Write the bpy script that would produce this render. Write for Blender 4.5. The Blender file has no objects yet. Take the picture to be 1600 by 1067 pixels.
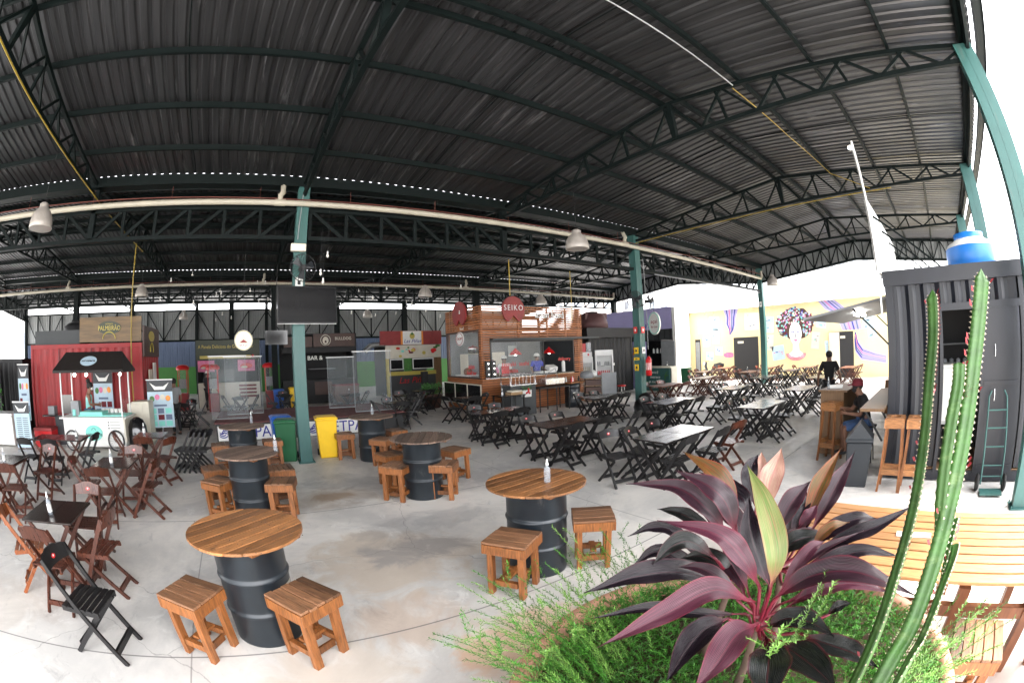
import bpy, math, random
from mathutils import Vector, Matrix, Euler
rnd = random.Random(7)
PI = math.pi
S = bpy.context.scene
COL = S.collection
V = Vector

# ---------------------------------------------------------------- materials
def M(name, col, rough=.6, metal=0., var=.12, scale=4., stretch=(1,1,1), bump=0., island=0., obj=0., spec=None,
      emit=None, trans=0., alpha=1., stain=None, bscale=None):
    m = bpy.data.materials.new(name); m.use_nodes = True
    nt = m.node_tree; N = nt.nodes; L = nt.links
    b = N['Principled BSDF']
    b.inputs['Roughness'].default_value = rough; b.inputs['Metallic'].default_value = metal
    if spec is not None: b.inputs['Specular IOR Level'].default_value = spec
    b.inputs['Base Color'].default_value = (*col, 1)
    if trans: b.inputs['Transmission Weight'].default_value = trans
    if alpha < 1: b.inputs['Alpha'].default_value = alpha
    if emit: b.inputs['Emission Color'].default_value = (*emit[0], 1); b.inputs['Emission Strength'].default_value = emit[1]
    if var or bump or island or obj or stain:
        tc = N.new('ShaderNodeTexCoord'); mp = N.new('ShaderNodeMapping'); mp.inputs['Scale'].default_value = stretch
        oi = N.new('ShaderNodeObjectInfo'); ad = N.new('ShaderNodeVectorMath'); ad.operation = 'MULTIPLY_ADD'
        cb = N.new('ShaderNodeCombineXYZ')
        for k in range(3): L.new(oi.outputs['Random'], cb.inputs[k])
        ad.inputs[1].default_value = (13, 7, 9)
        L.new(cb.outputs[0], ad.inputs[0]); L.new(tc.outputs['Object'], ad.inputs[2])
        L.new(ad.outputs[0], mp.inputs['Vector'])
        nz = N.new('ShaderNodeTexNoise'); nz.inputs['Scale'].default_value = scale; nz.inputs['Detail'].default_value = 4
        nz.inputs['Roughness'].default_value = .62
        L.new(mp.outputs[0], nz.inputs['Vector'])
        mr = N.new('ShaderNodeMapRange'); mr.inputs[1].default_value = .3; mr.inputs[2].default_value = .7
        mr.inputs[3].default_value = 1-var; mr.inputs[4].default_value = 1+var
        L.new(nz.outputs['Fac'], mr.inputs[0]); out = mr.outputs[0]
        def mul(a, src, lo, hi):
            r = N.new('ShaderNodeMapRange'); r.inputs[3].default_value = lo; r.inputs[4].default_value = hi
            L.new(src, r.inputs[0]); x = N.new('ShaderNodeMath'); x.operation = 'MULTIPLY'
            L.new(a, x.inputs[0]); L.new(r.outputs[0], x.inputs[1]); return x.outputs[0]
        if island:
            g = N.new('ShaderNodeNewGeometry'); out = mul(out, g.outputs['Random Per Island'], 1-island, 1+island)
        if obj: out = mul(out, oi.outputs['Random'], 1-obj, 1+obj)
        vm = N.new('ShaderNodeVectorMath'); vm.operation = 'SCALE'; vm.inputs[0].default_value = col
        L.new(out, vm.inputs['Scale']); src = vm.outputs[0]
        if stain:   # stain = (colour, scale, threshold, stretch)
            mp2 = N.new('ShaderNodeMapping'); mp2.inputs['Scale'].default_value = stain[3]
            L.new(ad.outputs[0], mp2.inputs['Vector'])
            n2 = N.new('ShaderNodeTexNoise'); n2.inputs['Scale'].default_value = stain[1]; n2.inputs['Detail'].default_value = 5
            n2.inputs['Roughness'].default_value = .7
            L.new(mp2.outputs[0], n2.inputs['Vector'])
            r2 = N.new('ShaderNodeMapRange'); r2.inputs[1].default_value = stain[2]; r2.inputs[2].default_value = stain[2]+.12
            L.new(n2.outputs['Fac'], r2.inputs[0])
            mx = N.new('ShaderNodeMix'); mx.data_type = 'RGBA'; mx.inputs[7].default_value = (*stain[0], 1)
            L.new(r2.outputs[0], mx.inputs[0]); L.new(src, mx.inputs[6]); src = mx.outputs[2]
        L.new(src, b.inputs['Base Color'])
        mr3 = N.new('ShaderNodeMapRange'); mr3.inputs[3].default_value = max(.04, rough-.12); mr3.inputs[4].default_value = min(1, rough+.12)
        L.new(nz.outputs['Fac'], mr3.inputs[0]); L.new(mr3.outputs[0], b.inputs['Roughness'])
        if bump:
            bp = N.new('ShaderNodeBump'); bp.inputs['Strength'].default_value = bump; bp.inputs['Distance'].default_value = .01
            L.new(nz.outputs['Fac'], bp.inputs['Height']); L.new(bp.outputs[0], b.inputs['Normal'])
    return m

WG = (6, 6, .6)
m = dict(
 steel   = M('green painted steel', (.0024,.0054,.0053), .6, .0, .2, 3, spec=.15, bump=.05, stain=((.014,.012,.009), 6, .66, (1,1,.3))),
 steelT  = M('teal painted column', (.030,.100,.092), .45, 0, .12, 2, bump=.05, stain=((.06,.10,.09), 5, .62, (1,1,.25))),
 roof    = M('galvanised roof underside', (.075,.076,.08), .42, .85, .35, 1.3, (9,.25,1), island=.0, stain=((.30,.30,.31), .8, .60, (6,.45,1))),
 clad    = M('grey cladding', (.22,.23,.23), .6, 0, .08, 2),
 cladD   = M('dark grey cladding', (.04,.045,.048), .6, 0, .12, 2),
 bluepan = M('blue grey sheet wall', (.11,.15,.24), .55, 0, .12, 2, (1,1,.3)),
 greenp  = M('green wall paint', (.05,.20,.035), .6, 0, .1, 2),
 pvc     = M('cream plastic pipe', (.38,.35,.28), .4, 0, .08, 2),
 yel     = M('yellow gas pipe', (.30,.21,.02), .4, 0, .1, 3),
 galv    = M('galvanised metal', (.45,.46,.47), .35, .7, .15, 6),
 whitem  = M('white painted metal', (.72,.72,.71), .35, 0, .04, 5),
 lampc   = M('aged lamp bell', (.34,.31,.28), .4, .2, .15, 5),
 black   = M('black painted metal', (.008,.008,.009), .45, 0, .2, 5),
 blackw  = M('black stained wood', (.006,.0055,.006), .42, 0, .35, 9, WG, bump=.1, obj=.25),
 tabblack= M('black varnished table top', (.012,.010,.010), .22, 0, .35, 3, (2,9,2), obj=.2, spec=.7),
 tabbrown= M('dark brown varnished table top', (.016,.008,.006), .2, 0, .35, 3, (9,2,2), obj=.2, spec=.7),
 tabred  = M('reddish brown table top', (.20,.085,.05), .3, 0, .25, 3, (9,2,2), obj=.2),
 chairbr = M('reddish brown varnished wood', (.065,.018,.009), .3, 0, .45, 8, WG, bump=.1, obj=.3),
 chairor = M('orange varnished wood', (.20,.055,.014), .3, 0, .35, 8, WG, bump=.1, obj=.15),
 woodor  = M('varnished pine boards', (.25,.108,.038), .42, 0, .5, 7, (12,1.4,12), bump=.25, island=.5, obj=.15, stain=((.055,.026,.014), 5, .6, (3,1,3))),
 woodleg = M('varnished pine legs', (.185,.066,.018), .45, 0, .5, 7, (9,9,1.1), bump=.25, island=.3, obj=.15, stain=((.12,.05,.02), 6, .68, (3,3,.6))),
 woodold = M('weathered pine boards', (.16,.105,.076), .7, 0, .5, 7, (12,1.2,12), bump=.4, island=.45, obj=.15, stain=((.05,.03,.022), 5, .58, (3,1,3))),
 slat    = M('warm timber slats', (.34,.115,.034), .5, 0, .3, 6, (.8,.8,6), island=.28),
 slatD   = M('timber post', (.16,.055,.02), .5, 0, .3, 6, (6,6,.6)),
 benchw  = M('honey timber slats', (.36,.175,.068), .5, 0, .28, 6, (9,1,9), bump=.25, island=.18, stain=((.12,.06,.03), 9, .68, (1,1,1))),
 plyw    = M('pale brown panel wood', (.17,.095,.045), .5, 0, .3, 5, (8,8,.6), bump=.1, island=.15),
 drum    = M('slate black drum paint', (.011,.016,.021), .34, .1, .25, 4, bump=.06, stain=((.055,.056,.058), 5, .60, (1,1,.5)), spec=.6),
 contR   = M('red container paint', (.27,.003,.005), .5, 0, .15, 3, stain=((.26,.02,.02), 3, .68, (1,1,.5))),
 contB   = M('blue black container paint', (.008,.0095,.015), .4, 0, .3, 4, (1,1,.25), stain=((.03,.034,.05), 2.2, .62, (2,2,.25))),
 contK   = M('matt black container paint', (.005,.005,.006), .6, 0, .2, 3),
 awn     = M('dark brown awning fabric', (.012,.008,.0065), .7, 0, .15, 4),
 mint    = M('mint green plastic', (.20,.62,.54), .4, 0, .06, 4),
 white   = M('white laminate', (.74,.74,.71), .35, 0, .04, 3),
 cream   = M('cream paint', (.62,.58,.48), .5, 0, .08, 3),
 red     = M('red plastic', (.55,.012,.015), .35, 0, .1, 4),
 redsign = M('faded red sign', (.26,.03,.03), .5, 0, .2, 3),
 green   = M('green plastic bin', (.008,.095,.034), .4, 0, .1, 4),
 yellow  = M('yellow plastic bin', (.80,.50,.01), .4, 0, .06, 4),
 blue    = M('blue plastic', (.015,.10,.42), .35, 0, .1, 4),
 tankb   = M('blue polyethylene', (.02,.19,.62), .35, 0, .1, 2),
 grey    = M('dark grey plastic', (.020,.024,.029), .45, 0, .12, 4),
 greyl   = M('light grey plastic', (.22,.23,.24), .45, 0, .1, 4),
 rubber  = M('black rubber', (.012,.012,.012), .7, 0, .1, 4),
 chrome  = M('stainless steel', (.55,.55,.56), .25, .9, .1, 4),
 screen  = M('black glass screen', (.01,.01,.011), .12, 0, 0, spec=.8),
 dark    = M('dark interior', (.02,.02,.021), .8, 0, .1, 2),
 glass   = M('clear glass', (.9,.95,.95), .03, 0, 0, alpha=.06, spec=.5),
 plexi   = M('scratched clear plastic', (.62,.70,.74), .18, 0, .25, 3, (6,6,.5), alpha=.11, spec=.3),
 bottle  = M('clear bottle plastic', (.42,.46,.5), .1, 0, 0, alpha=.34, spec=.8),
 terra   = M('terracotta pot', (.50,.25,.17), .75, 0, .15, 5, bump=.2),
 soil    = M('potting soil', (.06,.035,.02), .95, 0, .4, 20, bump=.6),
 yelwall = M('yellow wall paint', (.74,.61,.34), .7, 0, .06, 1),
 whwall  = M('white wall paint', (.78,.77,.74), .7, 0, .05, 1),
 lilac   = M('lilac wall paint', (.36,.33,.58), .7, 0, .06, 1),
 sigwood = M('wood printed sign', (.14,.085,.036), .5, 0, .45, 2.2, (.6,.6,5)),
 sigbrown= M('brown sign board', (.065,.03,.022), .5, 0, .2, 3),
 sigolive= M('dark olive sign board', (.035,.045,.026), .5, 0, .2, 3),
 gold    = M('gold lettering', (.50,.40,.08), .5, 0, .1, 3),
 carpet  = M('worn maroon stage carpet', (.13,.045,.045), .9, 0, .5, 8, (1,3,1), stain=((.26,.16,.14), 5, .56, (1,2.5,1))),
 navy    = M('navy lettering', (.02,.025,.25), .5, 0, 0),
 poster  = M('pale printed banner', (.42,.55,.64), .5, 0, .1, 3),
 skin    = M('brown skin', (.19,.09,.055), .5, 0, .06, 6),
 hair    = M('black hair', (.012,.010,.009), .7, 0, .3, 30, bump=.4),
 clothK  = M('black cotton', (.012,.012,.014), .85, 0, .15, 10),
 clothM  = M('mint cotton', (.32,.72,.68), .8, 0, .08, 10),
 clothB  = M('royal blue cotton', (.02,.04,.42), .8, 0, .1, 10),
 clothW  = M('white cotton', (.68,.68,.68), .8, 0, .06, 10),
 denim   = M('blue denim', (.05,.10,.22), .85, 0, .2, 14),
 maroon  = M('maroon cap', (.14,.012,.02), .8, 0, .1, 10),
 cardb   = M('cardboard', (.36,.23,.12), .8, 0, .12, 4),
 orange  = M('orange print', (.75,.27,.04), .5, 0, .1, 4),
 pink    = M('pink print', (.62,.16,.30), .5, 0, .2, 6),
 brownpl = M('brown water tank', (.10,.045,.045), .6, 0, .2, 3),
 apart   = M('pale apartment wall', (.62,.62,.62), .8, 0, .06, .2),
 apartp  = M('pinkish apartment wall', (.62,.55,.52), .8, 0, .06, .2),
 win     = M('far window', (.24,.27,.31), .3, 0, .3, .6, island=.4),
 bulb    = M('clear bulb', (.8,.78,.72), .12, 0, 0, alpha=.6, spec=.9),
 lit     = M('lit lamp', (1,1,1), .5, 0, 0, emit=((1,.95,.86), 4)),
 litsoft = M('lit sign face', (.6,.6,.57), .5, 0, 0, emit=((.9,.9,.8), .07)),
 greenleaf=M('green leaf', (.05,.17,.03), .5, 0, .3, 10),
)

# ---------------------------------------------------------------- mesh builder
class MB:
    def __init__(s): s.v = []; s.f = []; s.mi = []; s.sm = []; s.mats = []; s.cur = 0; s.smooth = False
    def mat(s, name):
        if name not in s.mats: s.mats.append(name)
        s.cur = s.mats.index(name); return s
    def add(s, vs, fs, smooth=None):
        o = len(s.v); s.v += [tuple(v) for v in vs]
        for f in fs: s.f.append([i+o for i in f]); s.mi.append(s.cur); s.sm.append(s.smooth if smooth is None else smooth)
    def box(s, c, d, rz=0, rx=0, ry=0, taper=1):
        x, y, z = [k/2 for k in d]; R = Euler((rx, ry, rz)).to_matrix(); c = V(c)
        vs = []
        for sz in (-1, 1):
            t = taper if sz < 0 else 1
            for sx, sy in ((-1,-1),(1,-1),(1,1),(-1,1)): vs.append(c + R @ V((sx*x*t, sy*y*t, sz*z)))
        s.add(vs, [(3,2,1,0),(4,5,6,7),(0,1,5,4),(1,2,6,5),(2,3,7,6),(3,0,4,7)], False); return s
    def bb(s, x0, x1, y0, y1, z0, z1): return s.box(((x0+x1)/2,(y0+y1)/2,(z0+z1)/2), (x1-x0,y1-y0,z1-z0))
    def bar(s, a, b, w, h, up=(0,0,1)):
        a = V(a); b = V(b); d = (b-a).normalized(); up = V(up)
        if abs(d.dot(up)) > .99: up = V((1,0,0))
        r = d.cross(up).normalized(); u = r.cross(d)
        vs = [p + r*(sx*w/2) + u*(sy*h/2) for p in (a, b) for sx, sy in ((-1,-1),(1,-1),(1,1),(-1,1))]
        s.add(vs, [(3,2,1,0),(4,5,6,7),(0,1,5,4),(1,2,6,5),(2,3,7,6),(3,0,4,7)], False); return s
    def tube(s, pts, r, n=8, cap=True, closed=False):
        pts = [V(p) for p in pts]; rs = r if isinstance(r, (list, tuple)) else [r]*len(pts)
        vs = []; u = None
        for i, p in enumerate(pts):
            if closed: d = pts[(i+1) % len(pts)]-pts[i-1]
            else: d = pts[min(i+1, len(pts)-1)]-pts[max(i-1, 0)]
            d.normalize()
            if u is None: u = d.orthogonal().normalized()
            u = (u - d*u.dot(d)).normalized(); w = d.cross(u)
            for k in range(n):
                a = 2*PI*k/n; vs.append(p + (u*math.cos(a)+w*math.sin(a))*rs[i])
        fs = []
        m_ = len(pts) if closed else len(pts)-1
        for i in range(m_):
            j = (i+1) % len(pts)
            for k in range(n): fs.append((i*n+k, i*n+(k+1) % n, j*n+(k+1) % n, j*n+k))
        s.add(vs, fs, True)
        if cap and not closed: 
            s.add(vs[:n], [tuple(range(n))[::-1]], False); s.add(vs[-n:], [tuple(range(n))], False)
        return s
    def lathe(s, prof, n=24, c=(0,0,0), sx=1, sy=1, smooth=True):
        vs = []
        for r, z in prof:
            for k in range(n):
                a = 2*PI*k/n; vs.append((c[0]+r*sx*math.cos(a), c[1]+r*sy*math.sin(a), c[2]+z))
        fs = [(i*n+k, i*n+(k+1) % n, (i+1)*n+(k+1) % n, (i+1)*n+k) for i in range(len(prof)-1) for k in range(n)]
        s.add(vs, fs, smooth)
        for i in (0, len(prof)-1):
            if prof[i][0] > 1e-4: s.add(vs[i*n:(i+1)*n], [tuple(range(n)) if i else tuple(range(n))[::-1]], False)
        return s
    def ball(s, c, r, n=12, sx=1, sy=1, sz=1):
        return s.lathe([(r*math.sin(PI*i/n)+1e-5, -r*sz*math.cos(PI*i/n)) for i in range(n+1)], n*2, c, sx, sy)
    def prism(s, pts, a, b):       # pts list of 2D; a,b: functions mapping (u,v)->3D for both faces
        n = len(pts); vs = [a(*p) for p in pts]+[b(*p) for p in pts]
        s.add(vs, [tuple(range(n))[::-1], tuple(range(n, 2*n))]+[(i, (i+1) % n, n+(i+1) % n, n+i) for i in range(n)], False); return s
    def slab(s, pts, z0, z1): return s.prism(pts, lambda x, y: (x, y, z0), lambda x, y: (x, y, z1))
    def panY(s, pts, y0, y1): return s.prism(pts, lambda x, z: (x, y1, z), lambda x, z: (x, y0, z))     # outline in x,z
    def panX(s, pts, x0, x1): return s.prism(pts, lambda y, z: (x0, y, z), lambda y, z: (x1, y, z))     # outline in y,z
    def mesh(s, me, mtx=None):
        o = [ (mtx @ v.co if mtx else v.co) for v in me.vertices]
        s.add(o, [tuple(p.vertices) for p in me.polygons], False); return s
    def build(s, name, mat=None, parent=None, bevel=0, loc=None, rz=0):
        me = bpy.data.meshes.new(name); me.from_pydata(s.v, [], s.f)
        ms = s.mats if s.mats else [mat]
        for k in ms: me.materials.append(m[k] if isinstance(k, str) else k)
        me.polygons.foreach_set('use_smooth', s.sm)
        if s.mats: me.polygons.foreach_set('material_index', s.mi)
        me.update()
        if bevel:
            import bmesh
            bm = bmesh.new(); bm.from_mesh(me)
            bmesh.ops.remove_doubles(bm, verts=bm.verts, dist=1e-6) if False else None
            bmesh.ops.bevel(bm, geom=list(bm.edges), offset=bevel, segments=1, affect='EDGES', clamp_overlap=True)
            bm.to_mesh(me); bm.free()
        o = bpy.data.objects.new(name, me); COL.objects.link(o)
        if parent: o.parent = parent
        if loc is not None: o.location = loc
        if rz: o.rotation_euler = (0, 0, rz)
        return o

def tag(o, label, cat, group=None, kind=None):
    if label: o['label'] = label
    if cat: o['category'] = cat
    if group: o['group'] = group
    if kind: o['kind'] = kind
    return o
def struct(o): o['kind'] = 'structure'; return o
def thing(name, label, cat, loc=(0,0,0), rz=0, group=None):
    o = bpy.data.objects.new(name, None); o.empty_display_size = .2; COL.objects.link(o)
    o.location = loc; o.rotation_euler = (0, 0, rz); return tag(o, label, cat, group)
def kids(o): return [c for c in bpy.data.objects if c.parent == o]
KC = {}
def dup(root, loc, rz, label, group=None):
    if root.name not in KC: KC[root.name] = [(c, kids(c)) for c in kids(root)]
    r = root.copy(); COL.objects.link(r); r.location = loc; r.rotation_euler = (0, 0, rz); r['label'] = label
    if group: r['group'] = group
    for c, gs in KC[root.name]:
        d = c.copy(); COL.objects.link(d); d.parent = r
        for g in gs:
            e = g.copy(); COL.objects.link(e); e.parent = d
    return r
class Rep:      # first placement moves the prototype itself, then copies
    def __init__(s, make): s.make = make; s.p = None; s.used = False
    def __call__(s, loc, rz, label, group=None):
        if len(loc) == 2: loc = (*loc, 0)
        if s.p is None:
            s.p = s.make(); s.p.location = loc; s.p.rotation_euler = (0, 0, rz); s.p['label'] = label
            if group: s.p['group'] = group
            return s.p
        return dup(s.p, loc, rz, label, group)

TX = {}
def textmesh(body, size, extrude=.004, align='CENTER', spacing=1., shear=0.):
    k = (body, size, extrude, align, spacing, shear)
    if k in TX: return TX[k]
    c = bpy.data.curves.new('t', 'FONT'); c.body = body; c.size = size; c.extrude = extrude; c.align_x = align; c.align_y = 'CENTER'
    c.space_character = spacing; c.shear = shear; c.resolution_u = 3
    o = bpy.data.objects.new('t', c); COL.objects.link(o)
    me = bpy.data.meshes.new_from_object(o.evaluated_get(bpy.context.evaluated_depsgraph_get()))
    bpy.data.objects.remove(o); TX[k] = me; return me
def textM(loc, face, sx=1, sz=1):   # face: '-y', '-x', '+y' or angle
    a = {'-y': 0, '-x': -PI/2, '+y': PI, '+x': PI/2}.get(face, face)
    return Matrix.Translation(loc) @ Matrix.Rotation(a, 4, 'Z') @ Matrix.Rotation(PI/2, 4, 'X') @ Matrix.Diagonal((sx, sz, 1, 1))
def text(name, body, size, loc, face, mat, parent, sx=1, sz=1, **k):
    return MB().mesh(textmesh(body, size, **k), textM(loc, face, sx, sz)).build(name, mat, parent)
def ell(cx, cz, rx, rz, n=28, ph=0): return [(cx+rx*math.cos(2*PI*k/n+ph), cz+rz*math.sin(2*PI*k/n+ph)) for k in range(n)]
def R(d): return math.radians(d)
# ================================================================= setting
EY, RY1, VY1, RY2, VY2, RY3, WY = -1.74, 3.77, 9.17, 14.4, 19.6, 24.9, 30.2
TXs = [-19.02+5*i for i in range(8)] + [21.03]        # -19.02 ... 15.98, 21.03
ZE, ZR = 5.845, 6.388
def ground():
    b = MB(); b.add([(-500,-500,-.03),(900,-500,-.03),(900,900,-.03),(-500,900,-.03)], [(0,1,2,3)])
    g = M('outdoor paving', (.62,.61,.59), .85, 0, .1, .4); struct(b.build('ground', g))
    # hall floor: worn power-floated concrete
    n = bpy.data.materials.new('stained concrete'); n.use_nodes = True; nt = n.node_tree; N = nt.nodes; L = nt.links
    bs = N['Principled BSDF']; tc = N.new('ShaderNodeTexCoord')
    def noise(sc, det=6, rgh=.6, dist=0, vec=None, sclv=None):
        x = N.new('ShaderNodeTexNoise'); x.inputs['Scale'].default_value = sc; x.inputs['Detail'].default_value = det
        x.inputs['Roughness'].default_value = rgh; x.inputs['Distortion'].default_value = dist
        if sclv:
            mp = N.new('ShaderNodeMapping'); mp.inputs['Scale'].default_value = sclv; mp.inputs['Location'].default_value = (3,7,0)
            L.new(tc.outputs['Object'], mp.inputs[0]); L.new(mp.outputs[0], x.inputs['Vector'])
        else: L.new(tc.outputs['Object'], x.inputs['Vector'])
        return x.outputs['Fac']
    def rng(src, a, b_, lo=0, hi=1):
        x = N.new('ShaderNodeMapRange'); x.interpolation_type = 'SMOOTHSTEP'
        for i, v in enumerate((a, b_, lo, hi)): x.inputs[i+1].default_value = v
        L.new(src, x.inputs[0]); return x.outputs[0]
    def mix(f, a, b_):
        x = N.new('ShaderNodeMix'); x.data_type = 'RGBA'
        L.new(f, x.inputs[0])
        for i, v in ((6, a), (7, b_)):
            if isinstance(v, tuple): x.inputs[i].default_value = (*v, 1)
            else: L.new(v, x.inputs[i])
        return x.outputs[2]
    def mth(op, a, b_=None):
        x = N.new('ShaderNodeMath'); x.operation = op
        for i, v in enumerate((a, b_)):
            if v is None: continue
            if isinstance(v, (int, float)): x.inputs[i].default_value = v
            else: L.new(v, x.inputs[i])
        return x.outputs[0]
    base = mix(rng(noise(.55, 8, .65, .6), .38, .64), (.55,.535,.51), (.78,.745,.69))
    base = mix(rng(noise(1.9, 8, .7, 1.5), .54, .70, 0, .7), base, (.80,.79,.76))
    base = mix(rng(noise(3.1, 9, .75, .8, sclv=(1,.6,1)), .56, .74, 0, .55), base, (.24,.24,.245))
    base = mix(rng(noise(14, 6, .8), .60, .80, 0, .45), base, (.22,.21,.20))
    # brown wash-out patches at known spots
    sx = N.new('ShaderNodeSeparateXYZ'); L.new(tc.outputs['Object'], sx.inputs[0])
    wob = noise(1.6, 6, .65, 1.0)
    for (cx, cy, rx, ry, colr, k) in ((1.6,2.0,.9,.7,(.66,.43,.29),.8), (.95,3.0,.62,.5,(.52,.36,.25),.5), (1.05,6.6,.38,.27,(.27,.17,.10),.8), (1.0,6.6,.95,.6,(.37,.29,.22),.5),
                              (1.2,4.2,1.3,.9,(.56,.45,.34),.6), (.1,2.5,.7,.5,(.58,.50,.41),.6), (3.6,1.7,1.6,.8,(.46,.40,.33),.4), (-3.6,3.4,1.2,.8,(.40,.34,.28),.35)):
        dx = mth('DIVIDE', mth('SUBTRACT', sx.outputs[0], cx), rx); dy = mth('DIVIDE', mth('SUBTRACT', sx.outputs[1], cy), ry)
        d = mth('ADD', mth('MULTIPLY', dx, dx), mth('MULTIPLY', dy, dy)); d = mth('ADD', d, mth('MULTIPLY', mth('SUBTRACT', wob, .5), 4.))
        base = mix(rng(d, .1, 1.0, k, 0), base, colr)
    # dark damp patches
    for (cx, cy, rx, ry, k) in ((1.55,4.3,.7,.35,.55), (2.0,5.0,.9,.4,.35), (.4,1.9,.5,.3,.0), (4,6.4,1.6,.6,.3), (-.9,3.7,.4,.7,.35),(1.4,7.4,.8,.5,.35)):
        dx = mth('DIVIDE', mth('SUBTRACT', sx.outputs[0], cx), rx); dy = mth('DIVIDE', mth('SUBTRACT', sx.outputs[1], cy), ry)
        d = mth('ADD', mth('MULTIPLY', dx, dx), mth('MULTIPLY', dy, dy)); d = mth('ADD', d, mth('MULTIPLY', mth('SUBTRACT', wob, .5), 5.))
        base = mix(rng(d, .1, 1.2, k, 0), base, (.25,.25,.26))
    # saw-cut joints and hairline cracks
    def joint(axis, off, step, w, colr, k):
        x = mth('ADD', sx.outputs[axis], -off+step*40+step/2); x = mth('ABSOLUTE', mth('SUBTRACT', mth('MODULO', x, step), step/2))
        return rng(x, w*.4, w, k, 0)
    base = mix(joint(1, 2.86, 3.15, .012, None, .75), base, (.13,.125,.12))
    base = mix(joint(0, -.93, 5.0, .010, None, .6), base, (.15,.145,.14))
    v = N.new('ShaderNodeTexVoronoi'); v.feature = 'DISTANCE_TO_EDGE'; v.inputs['Scale'].default_value = .38
    wv = N.new('ShaderNodeVectorMath'); wv.operation = 'MULTIPLY_ADD'; wv.inputs[1].default_value = (.7,.7,.7)
    nn = N.new('ShaderNodeTexNoise'); nn.inputs['Scale'].default_value = 1.3; nn.inputs['Detail'].default_value = 5; L.new(tc.outputs['Object'], nn.inputs['Vector'])
    L.new(nn.outputs['Color'], wv.inputs[0]); L.new(tc.outputs['Object'], wv.inputs[2]); L.new(wv.outputs[0], v.inputs['Vector'])
    base = mix(rng(v.outputs['Distance'], .0005, .0028, .45, 0), base, (.17,.165,.16))
    L.new(base, bs.inputs['Base Color'])
    L.new(rng(noise(2.2, 6, .7), .35, .7, .42, .8), bs.inputs['Roughness'])
    bp = N.new('ShaderNodeBump'); bp.inputs['Strength'].default_value = .14; bp.inputs['Distance'].default_value = .01
    L.new(noise(30, 4, .7), bp.inputs['Height']); L.new(bp.outputs[0], bs.inputs['Normal'])
    b = MB(); b.add([(-60,-14,0),(40,-14,0),(40,34,0),(-60,34,0)], [(0,1,2,3)]); struct(b.build('concrete_floor', n))
    b = MB(); b.mat('whwall')       # painted walkway stripe lying on the floor
    b.add([(8.6,2.83,.004),(18,2.83,.004),(18,2.89,.004),(8.6,2.89,.004)], [(0,1,2,3)]); struct(b.build('floor_stripe', M('worn white paint', (.7,.7,.68), .7, 0, .25, 8)))
ground()

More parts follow.
